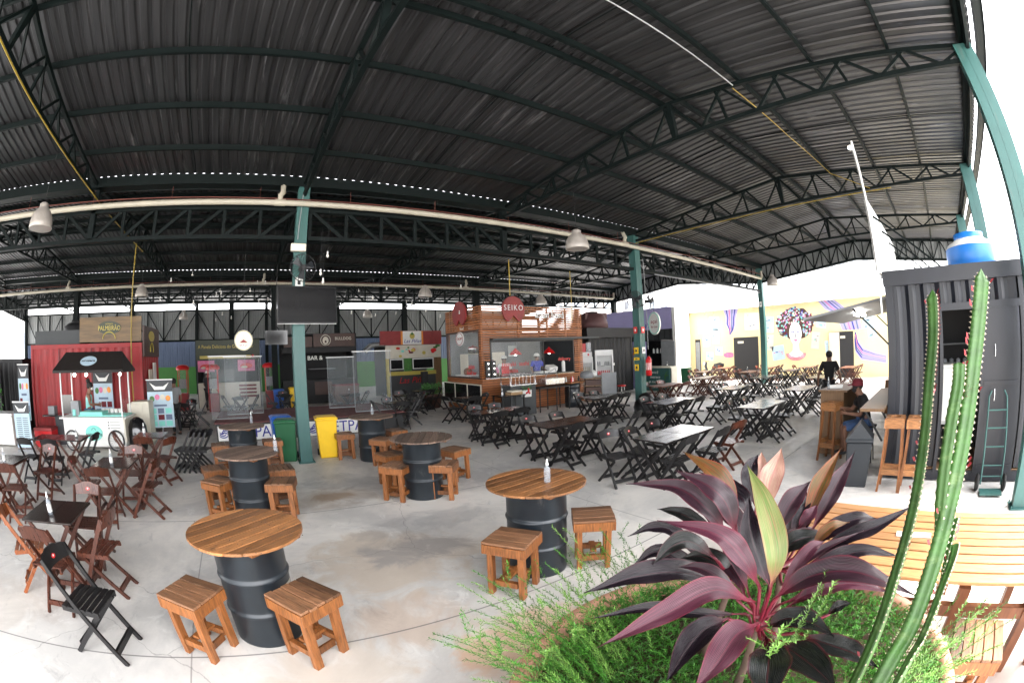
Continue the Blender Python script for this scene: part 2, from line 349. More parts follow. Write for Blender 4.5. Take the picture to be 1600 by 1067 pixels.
def hall():
    h = thing('market_hall', 'dark open market hall of green steel trusses under a corrugated metal roof', 'hall')
    # corrugated roof sheets, one object per slope
    def sheet(y0, z0, y1, z1, x0, x1):
        b = MB(); prof = []; x = x0; p = .2
        while x < x1:
            for dx, dz in ((0,0),(.10,0),(.125,.024),(.175,.024)): prof.append((x+dx, dz))
            x += p
        n = len(prof)
        L_ = 4
        vs = [(px, y0+(y1-y0)*t/L_, z0+(z1-z0)*t/L_+dz) for t in range(L_+1) for px, dz in prof]
        b.add(vs, [(t*n+i, t*n+i+1, (t+1)*n+i+1, (t+1)*n+i) for t in range(L_) for i in range(n-1)], False)
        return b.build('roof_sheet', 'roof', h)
    X0, X1 = -19.3, 21.3
    up = .04
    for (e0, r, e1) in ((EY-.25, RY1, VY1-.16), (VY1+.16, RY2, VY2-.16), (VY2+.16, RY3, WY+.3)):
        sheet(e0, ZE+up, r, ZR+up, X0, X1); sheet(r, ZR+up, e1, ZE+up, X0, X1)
    # purlins and sag rods
    for (e0, r, e1) in ((EY, RY1, VY1), (VY1, RY2, VY2), (VY2, RY3, WY)):
        H0, H1 = r-e0, e1-r
        for side, H in ((-1, H0), (1, H1)):
            ds = [.14]+[H-(3-j)*H*.244 for j in (1, 2)] if False else [.16, H*.267, H*.511, H*.756, H-.03]
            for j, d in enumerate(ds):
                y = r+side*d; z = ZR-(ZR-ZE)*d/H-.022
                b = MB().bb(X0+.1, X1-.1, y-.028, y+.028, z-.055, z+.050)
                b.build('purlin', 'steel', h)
        for i in range(len(TXs)-1):
            x = (TXs[i]+TXs[i+1])/2
            b = MB()
            for side, H in ((-1, H0), (1, H1)):
                b.tube([(x, r+side*.1, ZR+.02), (x, r+side*(H-.1), ZE+.03)], .011, 5)
            b.build('sag_rod', 'steel', h)
    # trusses
    def chord(b, p, q, w=.075, hh=.07): b.bar(p, q, w, hh)
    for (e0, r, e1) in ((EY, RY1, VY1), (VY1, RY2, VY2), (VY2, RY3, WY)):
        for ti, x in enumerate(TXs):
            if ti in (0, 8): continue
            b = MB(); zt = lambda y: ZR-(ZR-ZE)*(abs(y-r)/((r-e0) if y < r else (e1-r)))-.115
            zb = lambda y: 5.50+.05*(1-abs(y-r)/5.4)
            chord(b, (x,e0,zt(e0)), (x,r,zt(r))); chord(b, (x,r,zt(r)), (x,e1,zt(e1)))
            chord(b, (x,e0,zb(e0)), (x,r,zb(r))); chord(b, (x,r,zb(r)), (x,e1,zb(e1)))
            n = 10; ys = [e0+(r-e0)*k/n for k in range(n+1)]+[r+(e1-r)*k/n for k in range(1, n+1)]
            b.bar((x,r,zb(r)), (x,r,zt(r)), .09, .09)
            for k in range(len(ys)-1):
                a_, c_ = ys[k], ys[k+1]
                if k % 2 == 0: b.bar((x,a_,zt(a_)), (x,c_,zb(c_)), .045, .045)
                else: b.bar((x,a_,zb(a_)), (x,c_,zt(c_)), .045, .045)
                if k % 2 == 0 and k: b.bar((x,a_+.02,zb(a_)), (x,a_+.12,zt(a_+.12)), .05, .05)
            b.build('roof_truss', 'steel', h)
        # end gables with cladding
        for x, s_ in ((TXs[0], -1), (TXs[-1], 1)):
            b = MB(); g = MB()
            dp = .82
            zt = lambda y: ZR-(ZR-ZE)*(abs(y-r)/((r-e0) if y < r else (e1-r)))-.03
            n = 12; ys = [e0+(r-e0)*k/n for k in range(n+1)]+[r+(e1-r)*k/n for k in range(1, n+1)]
            for k in range(len(ys)-1):
                a_, c_ = ys[k], ys[k+1]
                b.bar((x,a_,zt(a_)), (x,c_,zt(c_)), .1, .09); b.bar((x,a_,zt(a_)-dp), (x,c_,zt(c_)-dp), .1, .09)
                b.bar((x,a_,zt(a_)-dp), (x,a_,zt(a_)), .05, .05)
                if k % 2: b.bar((x,a_,zt(a_)-dp), (x,c_,zt(c_)), .05, .05)
                else: b.bar((x,a_,zt(a_)), (x,c_,zt(c_)-dp), .05, .05)
            b.build('gable_truss', 'steel', h)
            y = e0; pr = []
            while y < e1:
                pr += [(y, 0), (y+.06, 0), (y+.08, .025), (y+.14, .025)]; y += .16
            m_ = len(pr); X = x+s_*.10
            g.add([(X+s_*d, yy, zt(min(max(yy, e0), e1))-dp-.06) for yy, d in pr]+[(X+s_*d, yy, zt(min(max(yy, e0), e1))+.1) for yy, d in pr],
                  [(i, i+1, m_+i+1, m_+i) for i in range(m_-1)])
            g.build('gable_cladding', 'clad', h)
    # columns
    def column(x, y, top, mat='steel', w=.30, d=.42):
        b = MB(); b.bb(x-w/2, x+w/2, y-d/2, y+d/2, 0, top)
        for s in (-1, 1):
            b.bb(x-.012, x+.012, y+s*(d/2)+(0 if s > 0 else -.004), y+s*(d/2)+(.004 if s > 0 else 0), .01, top-.01)
            b.bb(x+s*(w/2)+(0 if s > 0 else -.004), x+s*(w/2)+(.004 if s > 0 else 0), y-.012, y+.012, .01, top-.01)
        b.bb(x-w/2-.05, x+w/2+.05, y-d/2-.05, y+d/2+.05, .003, .02)
        for sx in (-1, 1):
            for sy in (-1, 1): b.tube([(x+sx*(w/2+.025), y+sy*(d/2+.025), .0), (x+sx*(w/2+.025), y+sy*(d/2+.025), .05)], .012, 6)
        return b.build('column', mat, h)
    for x in (.976, 10.976, 21.03, -9.02, -19.02): column(x, VY1, 5.68, 'steelT', .25, .27)
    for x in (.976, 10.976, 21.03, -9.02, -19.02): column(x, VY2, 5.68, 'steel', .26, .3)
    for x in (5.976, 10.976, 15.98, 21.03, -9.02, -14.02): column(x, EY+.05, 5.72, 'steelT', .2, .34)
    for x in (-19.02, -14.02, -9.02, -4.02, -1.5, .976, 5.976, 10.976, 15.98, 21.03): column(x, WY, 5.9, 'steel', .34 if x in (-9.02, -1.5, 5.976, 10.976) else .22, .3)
    # valley jack trusses (run along x between columns), gutter
    for y in (VY1, VY2):
        xs = [-19.02+10.0*i for i in range(4)]+[21.03]
        for i in range(len(xs)-1):
            b = MB(); xa, xb = xs[i]+.15, xs[i+1]-.15
            if i == 3: xb = 20.85
            zt, zb = 5.18, 4.58
            b.bb(xa, xb, y-.07, y+.07, zt-.035, zt+.035); b.bb(xa, xb, y-.07, y+.07, zb-.05, zb+.03)
            n = 12
            for k in range(n):
                x0_, x1_ = xa+(xb-xa)*k/n, xa+(xb-xa)*(k+1)/n
                b.bar((x0_+.04, y, zb), (x0_+.04, y, zt), .06, .07)
                mid = n/2
                if k < mid: b.bar((x0_+.05, y, zt), (x1_, y, zb), .07, .07)
                else: b.bar((x0_+.05, y, zb), (x1_, y, zt), .07, .07)
            xm = (xs[i]+xs[i+1])/2; b.bb(xm-.07, xm+.07, y-.07, y+.07, zb, 5.66)
            b.build('valley_truss', 'steel', h)
        b = MB(); b.bb(X0, X1, y-.16, y+.16, 5.68, 5.69); b.bb(X0, X1, y-.185, y-.165, 5.67, 5.893); b.bb(X0, X1, y+.165, y+.185, 5.67, 5.893)
        b.build('gutter', 'steel', h)
    b = MB(); y = EY-.3
    b.bb(X0, X1, y-.16, y+.0, 5.78, 5.79); b.bb(X0, X1, y-.17, y-.16, 5.76, 5.92); b.bb(X0, X1, y, y+.01, 5.76, 5.84)
    b.bb(X0, X1, EY-.06, EY+.0, 5.62, 5.86)
    b.build('eave_gutter', 'steel', h)
    # far wall: clad upper band on a truss frame, bluish sheets below
    b = MB(); x = -19.3
    pr = []
    while x < 21.3: pr += [(x, 0), (x+.07, 0), (x+.09, .03), (x+.16, .03)]; x += .18
    n = len(pr)
    def wallstrip(name, z0, z1, mat, yy, xa=-99, xb=99):
        q = [p for p in pr if xa <= p[0] <= xb]; k = len(q); bb_ = MB()
        bb_.add([(px, yy+d, z0) for px, d in q]+[(px, yy+d, z1) for px, d in q], [(i, i+1, k+i+1, k+i) for i in range(k-1)])
        bb_.build(name, mat, h)
    wallstrip('upper_cladding', 3.42, 5.36, 'clad', WY+.22)
    wallstrip('lower_cladding', 1.75, 3.42, 'bluepan', WY+.3)
    b = MB().bb(-19.3, 21.3, WY+.25, WY+.40, 0, 1.75); b.build('base_wall', 'greenp', h)
    b = MB(); b.bb(-19, 21, WY+.02, WY+.12, 3.36, 3.48); b.bb(-19, 21, WY+.02, WY+.12, 5.30, 5.40); 
    X = [-19.02+1.25*i for i in range(33)]
    for i, x in enumerate(X):
        b.bb(x-.04, x+.04, WY+.03, WY+.11, 3.48, 5.30)
        if i < 32:
            if (i//2) % 2: b.bar((x, WY+.07, 3.45), (X[i+1], WY+.07, 5.3), .05, .06)
            else: b.bar((x, WY+.07, 5.3), (X[i+1], WY+.07, 3.45), .05, .06)
    b.build('wall_frame', 'steel', h)
    # drain pipes
    for y, z in ((VY1-.22, 5.27), (VY2-.25, 5.30)):
        b = MB(); xe = 20.7
        b.tube([(-19, y, z-.16), (.6, y, z), (10, y, z-.02), (xe, y, z-.13), (xe+.12, y, z-.05), (xe+.12, y, z+.25)], .062, 12)
        for x in (.45, -9.5, 10.3):
            b.tube([(x-.12, y, z), (x+.12, y, z)], .078, 12); b.tube([(x, y, z), (x, y, z+.16), (x+.05, y, z+.22), (x+.05, y+.1, z+.42)], .06, 12)
        b.build('drain_pipe', 'pvc', h)
        b = MB()
        for k in range(20): b.tube([(-18+2*k, y, z), (-18+2*k, y, 5.6)], .006, 4)
        b.bb(-19, 20.9, y-.02, y+.02, z+.075, z+.09)
        b.build('pipe_hanger', M('rusty hanger', (.12,.03,.02), .7), h)
    # yellow gas pipes
    b = MB(); b.tube([(-4.02,-1,6.0),(-4.02+.08,EY+2,5.46),(-3.94,2,5.45),(-3.94,6,5.45),(-3.94,9.0,5.42),(-3.94,9.3,5.4),(-3.94,14,5.45)], .014, 6)
    b.build('gas_pipe', 'yel', h); b = MB(); b.tube([(10.9,.6,5.43),(10.9,4,5.45),(10.9,9.0,5.4)], .012, 6); b.build('gas_pipe', 'yel', h); b = MB(); b.tube([(5.98,2.45,6.08),(8.4,2.4,6.10),(10.9,2.2,6.05),(10.9,1.2,5.5)], .010, 6)
    b.build('gas_pipe', 'yel', h)
    b = MB(); b.tube([(-2,2.45,6.1),(3,2.45,6.1),(5.9,2.4,6.08)], .013, 6); b.build('conduit', 'galv', h); b = MB(); b.tube([(12,VY1,4.5),(20.9,VY1,4.47)], .022, 6); b.build('conduit', 'greyl', h); b = MB(); b.tube([(.95,VY1-.2,5.5),(.9,VY1-.2,4.5)],.012,5); b.build('conduit', 'greyl', h); b = MB()
    b.tube([(11.16,VY1-.2,4.9),(11.16,VY1-.2,2.0)],.012,5)
    b.build('conduit', 'greyl', h)
hall()

# camera
cd = bpy.data.cameras.new('camera'); cam = bpy.data.objects.new('camera', cd); COL.objects.link(cam); S.camera = cam
yaw, pit, rol = R(56.26727542), R(1.22691908), R(-2.13566509)
F = V((math.cos(yaw)*math.cos(pit), math.sin(yaw)*math.cos(pit), math.sin(pit))); R0 = V((math.sin(yaw), -math.cos(yaw), 0)); U0 = R0.cross(F)
Rr = R0*math.cos(rol)+U0*math.sin(rol); Uu = -R0*math.sin(rol)+U0*math.cos(rol)
mt = Matrix((Rr, Uu, -F)).transposed().to_4x4(); mt.translation = V((0, 0, 2.12)); cam.matrix_world = mt
cd.type = 'PANO'; cd.panorama_type = 'FISHEYE_EQUISOLID' if hasattr(cd, 'panorama_type') else cd.panorama_type
cd.fisheye_lens = 698.06/1600*36; cd.fisheye_fov = PI
cd.sensor_fit = 'HORIZONTAL'; cd.sensor_width = 36; cd.sensor_height = 36*1067/1600
cd.clip_start = .05; cd.clip_end = 3000

# light
w = bpy.data.worlds.new('World'); S.world = w; w.use_nodes = True
N = w.node_tree.nodes; L = w.node_tree.links; bg = N['Background']
sk = N.new('ShaderNodeTexSky'); sk.sky_type = 'NISHITA'; sk.sun_disc = False
SE, SA = R(64), R(-55)      # sun elevation, azimuth measured from +x
sk.sun_elevation = SE; sk.sun_rotation = R(90)-SA; sk.dust_density = 6; sk.ozone_density = .6; sk.air_density = 1
hs = N.new('ShaderNodeHueSaturation'); hs.inputs['Saturation'].default_value = .35
L.new(sk.outputs[0], hs.inputs['Color'])
mxn = N.new('ShaderNodeMix'); mxn.data_type = 'RGBA'; mxn.inputs[0].default_value = .55; mxn.inputs[7].default_value = (12,12,12.3,1)
L.new(hs.outputs[0], mxn.inputs[6]); L.new(mxn.outputs[2], bg.inputs['Color']); bg.inputs['Strength'].default_value = .14
sd = bpy.data.lights.new('sun', 'SUN'); so = bpy.data.objects.new('sun', sd); COL.objects.link(so)
sd.energy = 2.0; sd.angle = R(14); sd.color = (1, .96, .9)
d = V((math.cos(SA)*math.cos(SE), math.sin(SA)*math.cos(SE), math.sin(SE))); so.rotation_euler = d.to_track_quat('Z', 'Y').to_euler()
S.cycles.max_bounces = 5; S.cycles.diffuse_bounces = 4; S.cycles.glossy_bounces = 2; S.cycles.transmission_bounces = 3; S.cycles.transparent_max_bounces = 8
S.view_settings.view_transform = 'Standard'; S.view_settings.look = 'None'; S.view_settings.exposure = 2.85; S.view_settings.gamma = 1
# ================================================================= drum tables and stools
m['seatw'] = M('worn brown seat boards', (.155,.075,.037), .5, 0, .5, 7, (12,1.2,12), bump=.3, island=.5, obj=.2, stain=((.19,.105,.055), 4, .58, (3,.8,1)))
def make_drum(top, rot):
    def f():
        t = thing('drum_table', '', 'table')
        r = .285; h = .865; pr = [(.27,0),(r,.004),(r,.02)]
        for zc in (.29, .575):
            pr += [(r, zc-.022), (r+.008, zc-.013), (r+.013, zc), (r+.008, zc+.013), (r, zc+.022), (r-.003, zc+.03), (r, zc+.045)]
        pr += [(r, h-.035), (r+.008, h-.02), (r+.01, h-.008), (r+.004, h), (r-.01, h-.004), (r-.02, h-.02)]
        d = MB().lathe(pr, 48).build('barrel', 'drum', t)
        d.rotation_euler[2] = .3
        b = MB(); Rr_ = .465; n = 9; wd = 2*Rr_/n; ca, sa = math.cos(rot), math.sin(rot)
        rr = random.Random(int(rot*100)+3)
        for i in range(n):
            v0 = -Rr_+i*wd+.0035; v1 = v0+wd-.007
            R1 = Rr_+rr.uniform(-.004, .004); pts = []
            for k in range(9):
                v = v0+(v1-v0)*k/8; pts.append((math.sqrt(max(0, R1*R1-v*v))+.004, v))
            for k in range(8, -1, -1):
                v = v0+(v1-v0)*k/8; pts.append((-math.sqrt(max(0, R1*R1-v*v))-.004, v))
            dz = rr.uniform(-.0015, .0015)
            b.slab([(v, u) for u, v in pts][::-1], .885+dz, .908+dz)      # plank along local y
        o = b.build('tabletop', top, t, bevel=.0035); o.rotation_euler[2] = rot-PI/2
        for u in (-.2, .2): o = MB().box((0, u, .874), (.78, .07, .018)).build('batten', 'woodleg', t); o.rotation_euler[2] = rot-PI/2
        if True:
            b = MB()
            for k in range(9):
                v = -.42+k*.105
                for u in (-.2, .2):
                    b.tube([(v, u-.012, .906), (v, u-.012, .9105)], .004, 5); b.tube([(v+.03, u+.01, .906), (v+.03, u+.01, .9105)], .004, 5)
            o = b.build('nail', M('dark nails', (.05,.04,.035), .6, .4, 0), t); o['kind'] = 'stuff'; o.rotation_euler[2] = rot-PI/2
        return t
    return f
drums = [(-.23,3.21,'woodor',R(37),'drum table with an orange varnished round top, nearest on the left'),
 (2.37,3.24,'woodor',R(9),'drum table with orange round top beside the trailing fern'),
 (-.2,6.06,'woodold',R(43),'drum table with greyed plank top and a bottle, second in the left row'),
 (-.33,8.6,'woodold',R(50),'drum table with greyed top and pump bottle, beside the green bin'),
 (2.38,6.07,'woodold',R(62),'drum table with dark weathered top ringed by five stools'),
 (2.37,8.8,'woodold',R(35),'drum table with weathered top in front of the stage banner')]
for i, (x, y, mt_, ro, lb) in enumerate(drums):
    o = make_drum(mt_, ro)(); o.location = (x, y, 0); o['label'] = lb; o['group'] = 'drum tables with round plank tops'
# sticker on the nearest barrel
b = MB().mat('cream'); 
def arcpatch(b, r, a0, a1, z0, z1, n=6, shape=None):
    vs = []; 
    for k in range(n+1):
        a = a0+(a1-a0)*k/n
        vs += [(r*math.cos(a), r*math.sin(a), z0), (r*math.cos(a), r*math.sin(a), z1)]
    b.add(vs, [(2*k, 2*k+2, 2*k+3, 2*k+1) for k in range(n)], False)
arcpatch(b, .2875, R(-52), R(-30), .36, .50); b.mat('gold'); arcpatch(b, .2885, R(-48), R(-36), .38, .46); b.mat('greenleaf'); arcpatch(b, .2892, R(-45), R(-38), .40, .43)
st = b.build('sticker', None, None); st.parent = bpy.data.objects['barrel']

def stool_mesh(var):
    t = thing('wooden_stool', '', 'stool')
    rr = random.Random(var); s = .40; H = .535
    b = MB(); n = 4 if var % 2 else 5; wd = s/n
    for i in range(n):
        dz = rr.uniform(-.002, .003)
        b.box((-s/2+wd*(i+.5), rr.uniform(-.003,.003), H-.011+dz), (wd-.007, s, .022))
    b.build('seat', 'seatw', t, bevel=.0035)
    b = MB()
    for sy in (-1, 1): b.box((0, sy*(s/2-.012), H-.068), (s, .022, .09))
    for sx in (-1, 1): b.box((sx*(s/2-.012), 0, H-.069), (.022, s-.05, .088))
    b.build('apron', 'woodleg', t, bevel=.002)
    for sx in (-1, 1):
        for sy in (-1, 1):
            lean = rr.uniform(-.006, .012)
            b = MB(); x, y = sx*(s/2-.062), sy*(s/2-.06)
            b.bar((x+sx*lean, y+sy*lean, .0), (x, y, H-.0245), .070, .050, up=(0, 1, 0))
            b.build('leg', 'woodleg', t, bevel=.003)
    b = MB()
    for sx in (-1, 1): b.box((sx*(s/2-.062), 0, .12), (.045, s-.19, .055))
    b.box((0, 0, .175), (s-.17, .06, .025)); b.box((0, .1, .095), (s-.19, .022, .06)); b.box((0, -.1, .095), (s-.19, .022, .06))
    b.build('stretcher', 'woodleg', t, bevel=.002)
    return t
SA_, SB_, SC_ = Rep(lambda: stool_mesh(1)), Rep(lambda: stool_mesh(2)), Rep(lambda: stool_mesh(5))
stools = [(-.76,2.98,55,0,'orange pine stool at the bottom left drum table, left one'),(.10,2.80,34,1,'orange pine stool at the bottom left drum table, right one'),
 (1.93,3.0,-58+90,2,'pine stool behind the fern, left of the near right drum table'),(2.82,2.94,52,0,'pine stool right of the near right drum table, plank seat facing the plant'),
 (-.67,6.13,50,1,'pine stool at the second left drum table, front left'),(.23,5.9,-14,0,'pine stool at the second left drum table, front right with knotty legs'),
 (-.80,6.88,15,2,'pine stool half hidden behind the second left drum, back left'),(.28,6.65,5,1,'pine stool at the second left drum table, back right'),
 (-.82,8.85,8,0,'pine stool left of the drum table with the pump bottle'),(.28,9.05,5,2,'pine stool between the pump bottle drum table and the green bin'),
 (1.98,6.1,-50,1,'pine stool at the five stool drum table, front left'),(2.60,5.84,-40,0,'pine stool at the five stool drum table, front centre with a dark leg'),
 (3.18,6.62,20,2,'pine stool at the five stool drum table, far right'),(2.14,6.88,12,1,'pine stool at the five stool drum table, back left'),
 (1.85,9.2,0,2,'pine stool in front of the white letters banner, left of the far drum'),(2.42,8.22,40,0,'pine stool in front of the farthest drum table'),(2.97,9.06,10,1,'pine stool right of the farthest drum table')]
for x, y, a, k, lb in stools: (SA_, SB_, SC_)[k]((x, y), R(a), lb, 'square pine stools')

# ================================================================= folding chairs and tables
def chair(mat, name='folding_chair', logo=True):
    t = thing(name, '', 'chair')
    w_ = .195
    for s in (-1, 1): MB().bar((s*w_, .27, 0), (s*w_, -.235, .80), .022, .045).build('rail', mat, t)
    for s in (-1, 1): MB().bar((s*(w_-.028), -.27, 0), (s*(w_-.028), .17, .415), .020, .040).build('leg', mat, t)
    b = MB(); b.bb(-w_+.01, w_-.01, .195, .222, .075, .125); b.build('front_crossbar', mat, t)
    b = MB(); b.bb(-w_+.035, w_-.035, -.21, -.185, .06, .11); b.build('rear_crossbar', mat, t)
    b = MB()
    for s in (-1, 1): b.box((s*(w_-.01), .0, .425), (.022, .40, .035))
    for k in range(6): b.box((0, -.165+k*.068, .449), (.40, .052, .014))
    b.build('seat', mat, t, bevel=.002)
    # curved top board with a hump and round sticker
    b = MB(); n = 12; vs = []
    for k in range(n+1):
        x = -.205+.41*k/n; c = 1-(x/.205)**2
        top = .80+.028*c**.6+(.012 if abs(x) < .1 else 0); y = -.225-.035*c; bt = .70+.006*c
        vs += [(x, y+.028, bt), (x, y, top), (x, y-.018, top), (x, y+.010, bt)]
    fs = []
    for k in range(n):
        for j in range(4): fs.append((4*k+j, 4*k+(j+1) % 4, 4*k+4+(j+1) % 4, 4*k+4+j))
    b.add(vs, fs+[(3,2,1,0),(4*n,4*n+1,4*n+2,4*n+3)], False)
    o = b.build('backrest', mat, t)
    if logo:
        b = MB(); b.mat('red')
        c = V((0, -.2475, .765)); nrm = V((0, 1, .26)).normalized(); u = V((1,0,0)); v_ = nrm.cross(u)*-1
        ring = [c+u*.03*math.cos(a)+v_*.022*math.sin(a)+nrm*.004 for a in [2*PI*k/14 for k in range(14)]]
        b.add(ring+[p-nrm*.006 for p in ring], [tuple(range(14)), tuple(range(14, 28))[::-1]]+[(k, (k+1) % 14, 14+(k+1) % 14, 14+k) for k in range(14)], False)
        b.mat('whitem'); ring = [c+u*.012*math.cos(a)+v_*.009*math.sin(a)+nrm*.005 for a in [2*PI*k/10 for k in range(10)]]
        b.add(ring, [tuple(range(10))], False)
        k = b.build('round_emblem', None, None); k.parent = o
    return t
def table(topmat, legmat):
    t = thing('folding_table', '', 'table')
    s = .345
    b = MB(); b.box((0, -s/2-.001, .722), (2*s, s-.0015, .022)); b.box((0, s/2+.001, .722), (2*s, s-.0015, .022)); b.build('tabletop', topmat, t, bevel=.003)
    for y in (-.27, .27): MB().box((0, y, .692), (.60, .035, .035)).build('top_rail', legmat, t)
    for sx in (-1, 1):
        MB().bar((sx*.285, -.31, 0), (sx*.285, .27, .685), .022, .045).build('leg', legmat, t)
        MB().bar((sx*.258, .31, 0), (sx*.258, -.27, .685), .022, .045).build('leg', legmat, t)
    b = MB(); b.bb(-.285, .285, -.262, -.238, .045, .095); b.build('foot_bar', legmat, t)
    b = MB(); b.bb(-.258, .258, .238, .262, .045, .095); b.build('foot_bar', legmat, t)
    return t
CH = {'k': Rep(lambda: chair('blackw')), 'b': Rep(lambda: chair('chairbr')), 'o': Rep(lambda: chair('chairor', logo=False))}
TB = {'k': Rep(lambda: table('tabblack', 'blackw')), 'd': Rep(lambda: table('tabbrown', 'chairbr')), 'r': Rep(lambda: table('tabred', 'chairbr'))}
CN = {'k': 'black folding chair', 'b': 'reddish brown folding chair', 'o': 'orange brown folding chair'}
TN = {'k': 'black folding table', 'd': 'dark brown folding table', 'r': 'reddish folding table'}
TG = {'k': 'black folding tables in pairs', 'd': 'brown folding tables on the left', 'r': 'reddish tables in the courtyard'}
CG = {'k': 'black folding chairs', 'b': 'reddish brown folding chairs', 'o': 'orange folding chairs'}
pairs = [(5.75,4.1,'k','k','just behind the purple plant',''),
 (5.5,6.5,'k','k','behind the near right drum table',''),
 (5.52,8.95,'k','k','in front of the timber kiosk corner',''),
 (9.1,9.05,'k','k','below the glass door fridge',''),
 (9.1,6.6,'k','k','left of the extinguisher column foot',''),
 (9.3,4.1,'k','k','between the wood counter and the court',''),
 (12.5,6.55,'k','k','third back in the middle row',''),
 (12.65,4.3,'k','k','beside the standing man in black',''),
 (16.4,7.2,'k','k','left of the far teal column',''),
 (15.9,9.7,'r','b','near the white counter with palm leaves',''),
 (12.75,9.45,'r','b','next to the red extinguisher',''),
 (19.2,11.8,'r','b','by the narrow yellow wall doorway',''),
 (19.2,9.2,'r','b','in front of the dark open doorway',''),
 (19.9,7.3,'k','k','under the mural face',''),
 (16.4,4.75,'k','k','behind the standing man in black',''),
 (22.4,7.2,'r','b','close to the mural neck',''),
 (22.4,9.5,'r','b','against the dark open doorway',''),
 (21.5,4.6,'r','b','right of the standing man',''),
 (20.2,5.6,'k','k','right under the pink collar of the mural',''),
 (22.3,12.2,'r','b','farthest by the parked scooter','')]
for i, (x, y, tk, ck, lb, _) in enumerate(pairs):
    rr = random.Random(50+i)
    for s, nm in ((-1, 'near'), (1, 'far')):
        TB[tk]((x+s*.352+rr.uniform(-.004,.004), y+rr.uniform(-.01,.01)), rr.uniform(-.012,.012), '%s, %s half of the pair %s' % (TN[tk], nm, lb), TG[tk])
        for sy, sn in ((1, 'left'), (-1, 'right')):
            if i > 11 and rr.random() < .2: continue
            yy = y+sy*(.40+rr.uniform(-.05,.12)); xx = x+s*.36+rr.uniform(-.07,.07)
            CH[ck]((xx, yy), (PI if sy > 0 else 0)+rr.uniform(-.16,.16), '%s, %s %s corner, tables %s' % (CN[ck].replace('reddish brown','reddish'), nm, sn, lb), CG[ck])
CH['k']((4.95,4.62), R(180-12), 'black folding chair with red emblem pulled out left of the table behind the plant', CG['k'])
CH['b']((6.75,3.62), R(-8), 'reddish chair with pale seat right of the table behind the plant', CG['b'])
CH['k']((6.75,6.0), R(18), 'black folding chair standing off the right end of the second table row', CG['k'])
CH['k']((10.35,6.0), R(5), 'black folding chair pulled right of the table left of the column', CG['k'])
# left hand tables
lt = [(-2.47,4.15,0,'d','nearest, with a white label spray bottle'),(-2.42,6.47,0,'d','second, with a white spray bottle'),(-4.95,8.6,0,'d','in front of the ice cream cart, left half'),
      (-2.38,8.95,0,'d','right of the ice cream cart'),(-4.7,6.35,0,'d','cut by the left edge of the photo'),(-4.24,8.62,0,'d','in front of the ice cream cart, right half')]
for x, y, a, k, lb in lt: TB[k]((x, y), R(a+90), 'dark brown folding table %s' % lb, TG['d'])
lc = [(-1.72,2.95,-100,'k','black folding chair alone in front, back towards the left edge'),
 (-1.92,3.98,84,'b','reddish chair with pale worn rail right of the nearest dark table'),(-2.38,3.62,-4,'b','reddish chair in front of the nearest dark table'),
 (-2.88,3.92,-66,'o','orange chair left of the nearest dark table'),(-2.32,4.66,178,'b','reddish chair behind the nearest dark table'),
 (-2.50,5.93,6,'b','reddish chair with red emblem in front of the second dark table'),(-1.86,6.30,80,'b','reddish chair right of the second dark table'),
 (-2.97,6.35,-84,'b','reddish chair left of the second dark table'),(-2.3,7.0,176,'b','reddish chair behind the second dark table'),
 (-4.3,5.85,10,'b','reddish chair in front of the left edge table'),(-4.2,7.0,170,'b','reddish chair behind the left edge table'),(-4.75,5.75,-10,'b','reddish chair at the very left edge'),
 (-4.5,8.0,6,'k','black chair with white emblem in front of the cart tables, right one'),(-5.2,8.05,-3,'k','black chair with white emblem in front of the cart tables, left one'),
 (-3.85,8.65,85,'k','black chair before the cart wheel'),(-2.95,8.75,-75,'b','reddish chair left of the table beside the cart'),
 (-2.35,8.35,3,'b','reddish chair in front of the table beside the cart'),(-1.95,8.15,60,'b','reddish chair at the front corner of the table beside the cart')]
for x, y, a, k, lb in lc: CH[k]((x, y), R(a), lb, CG[k])
# a stack of four folded-in chairs right of the cart
for k in range(4): CH['k']((-1.62+.12*k, 8.98-.03*k, .0), R(75), 'black chair %s of the row leaning together right of the cart' % ('first','second','third','last')[:4][k], CG['k'])
# dark tables in the back hall
back = [(-2.5,15.3,'in front of the green painted wall'),(-.6,17.2,'before the hot food stall, left'),(1.2,17.6,'before the hot food stall, right'),(3.6,16.3,'behind the stage curtain sheets'),
        (5.2,14.6,'before the red and white stall, left'),(6.4,15.9,'before the red and white stall, right'),(4.2,12.6,'right of the clear stage sheets'),(6.4,12.3,'beside the kiosk blackboards'),(-4.8,16.6,'behind the white banner stand')]
for i, (x, y, lb) in enumerate(back):
    rr = random.Random(90+i)
    TB['k']((x, y), R(90), 'black folding table %s' % lb, TG['k'])
    for a, dx, dy, nm in ((0, 0, -.5, 'front'), (180, 0, .5, 'back'), (-90, -.5, 0, 'left'), (90, .5, 0, 'right')):
        if nm == 'back' and i % 2: continue
        CH['k']((x+dx, y+dy), R(a)+rr.uniform(-.3,.3), 'black folding chair, %s side of the single table %s' % (nm, lb), CG['k'])
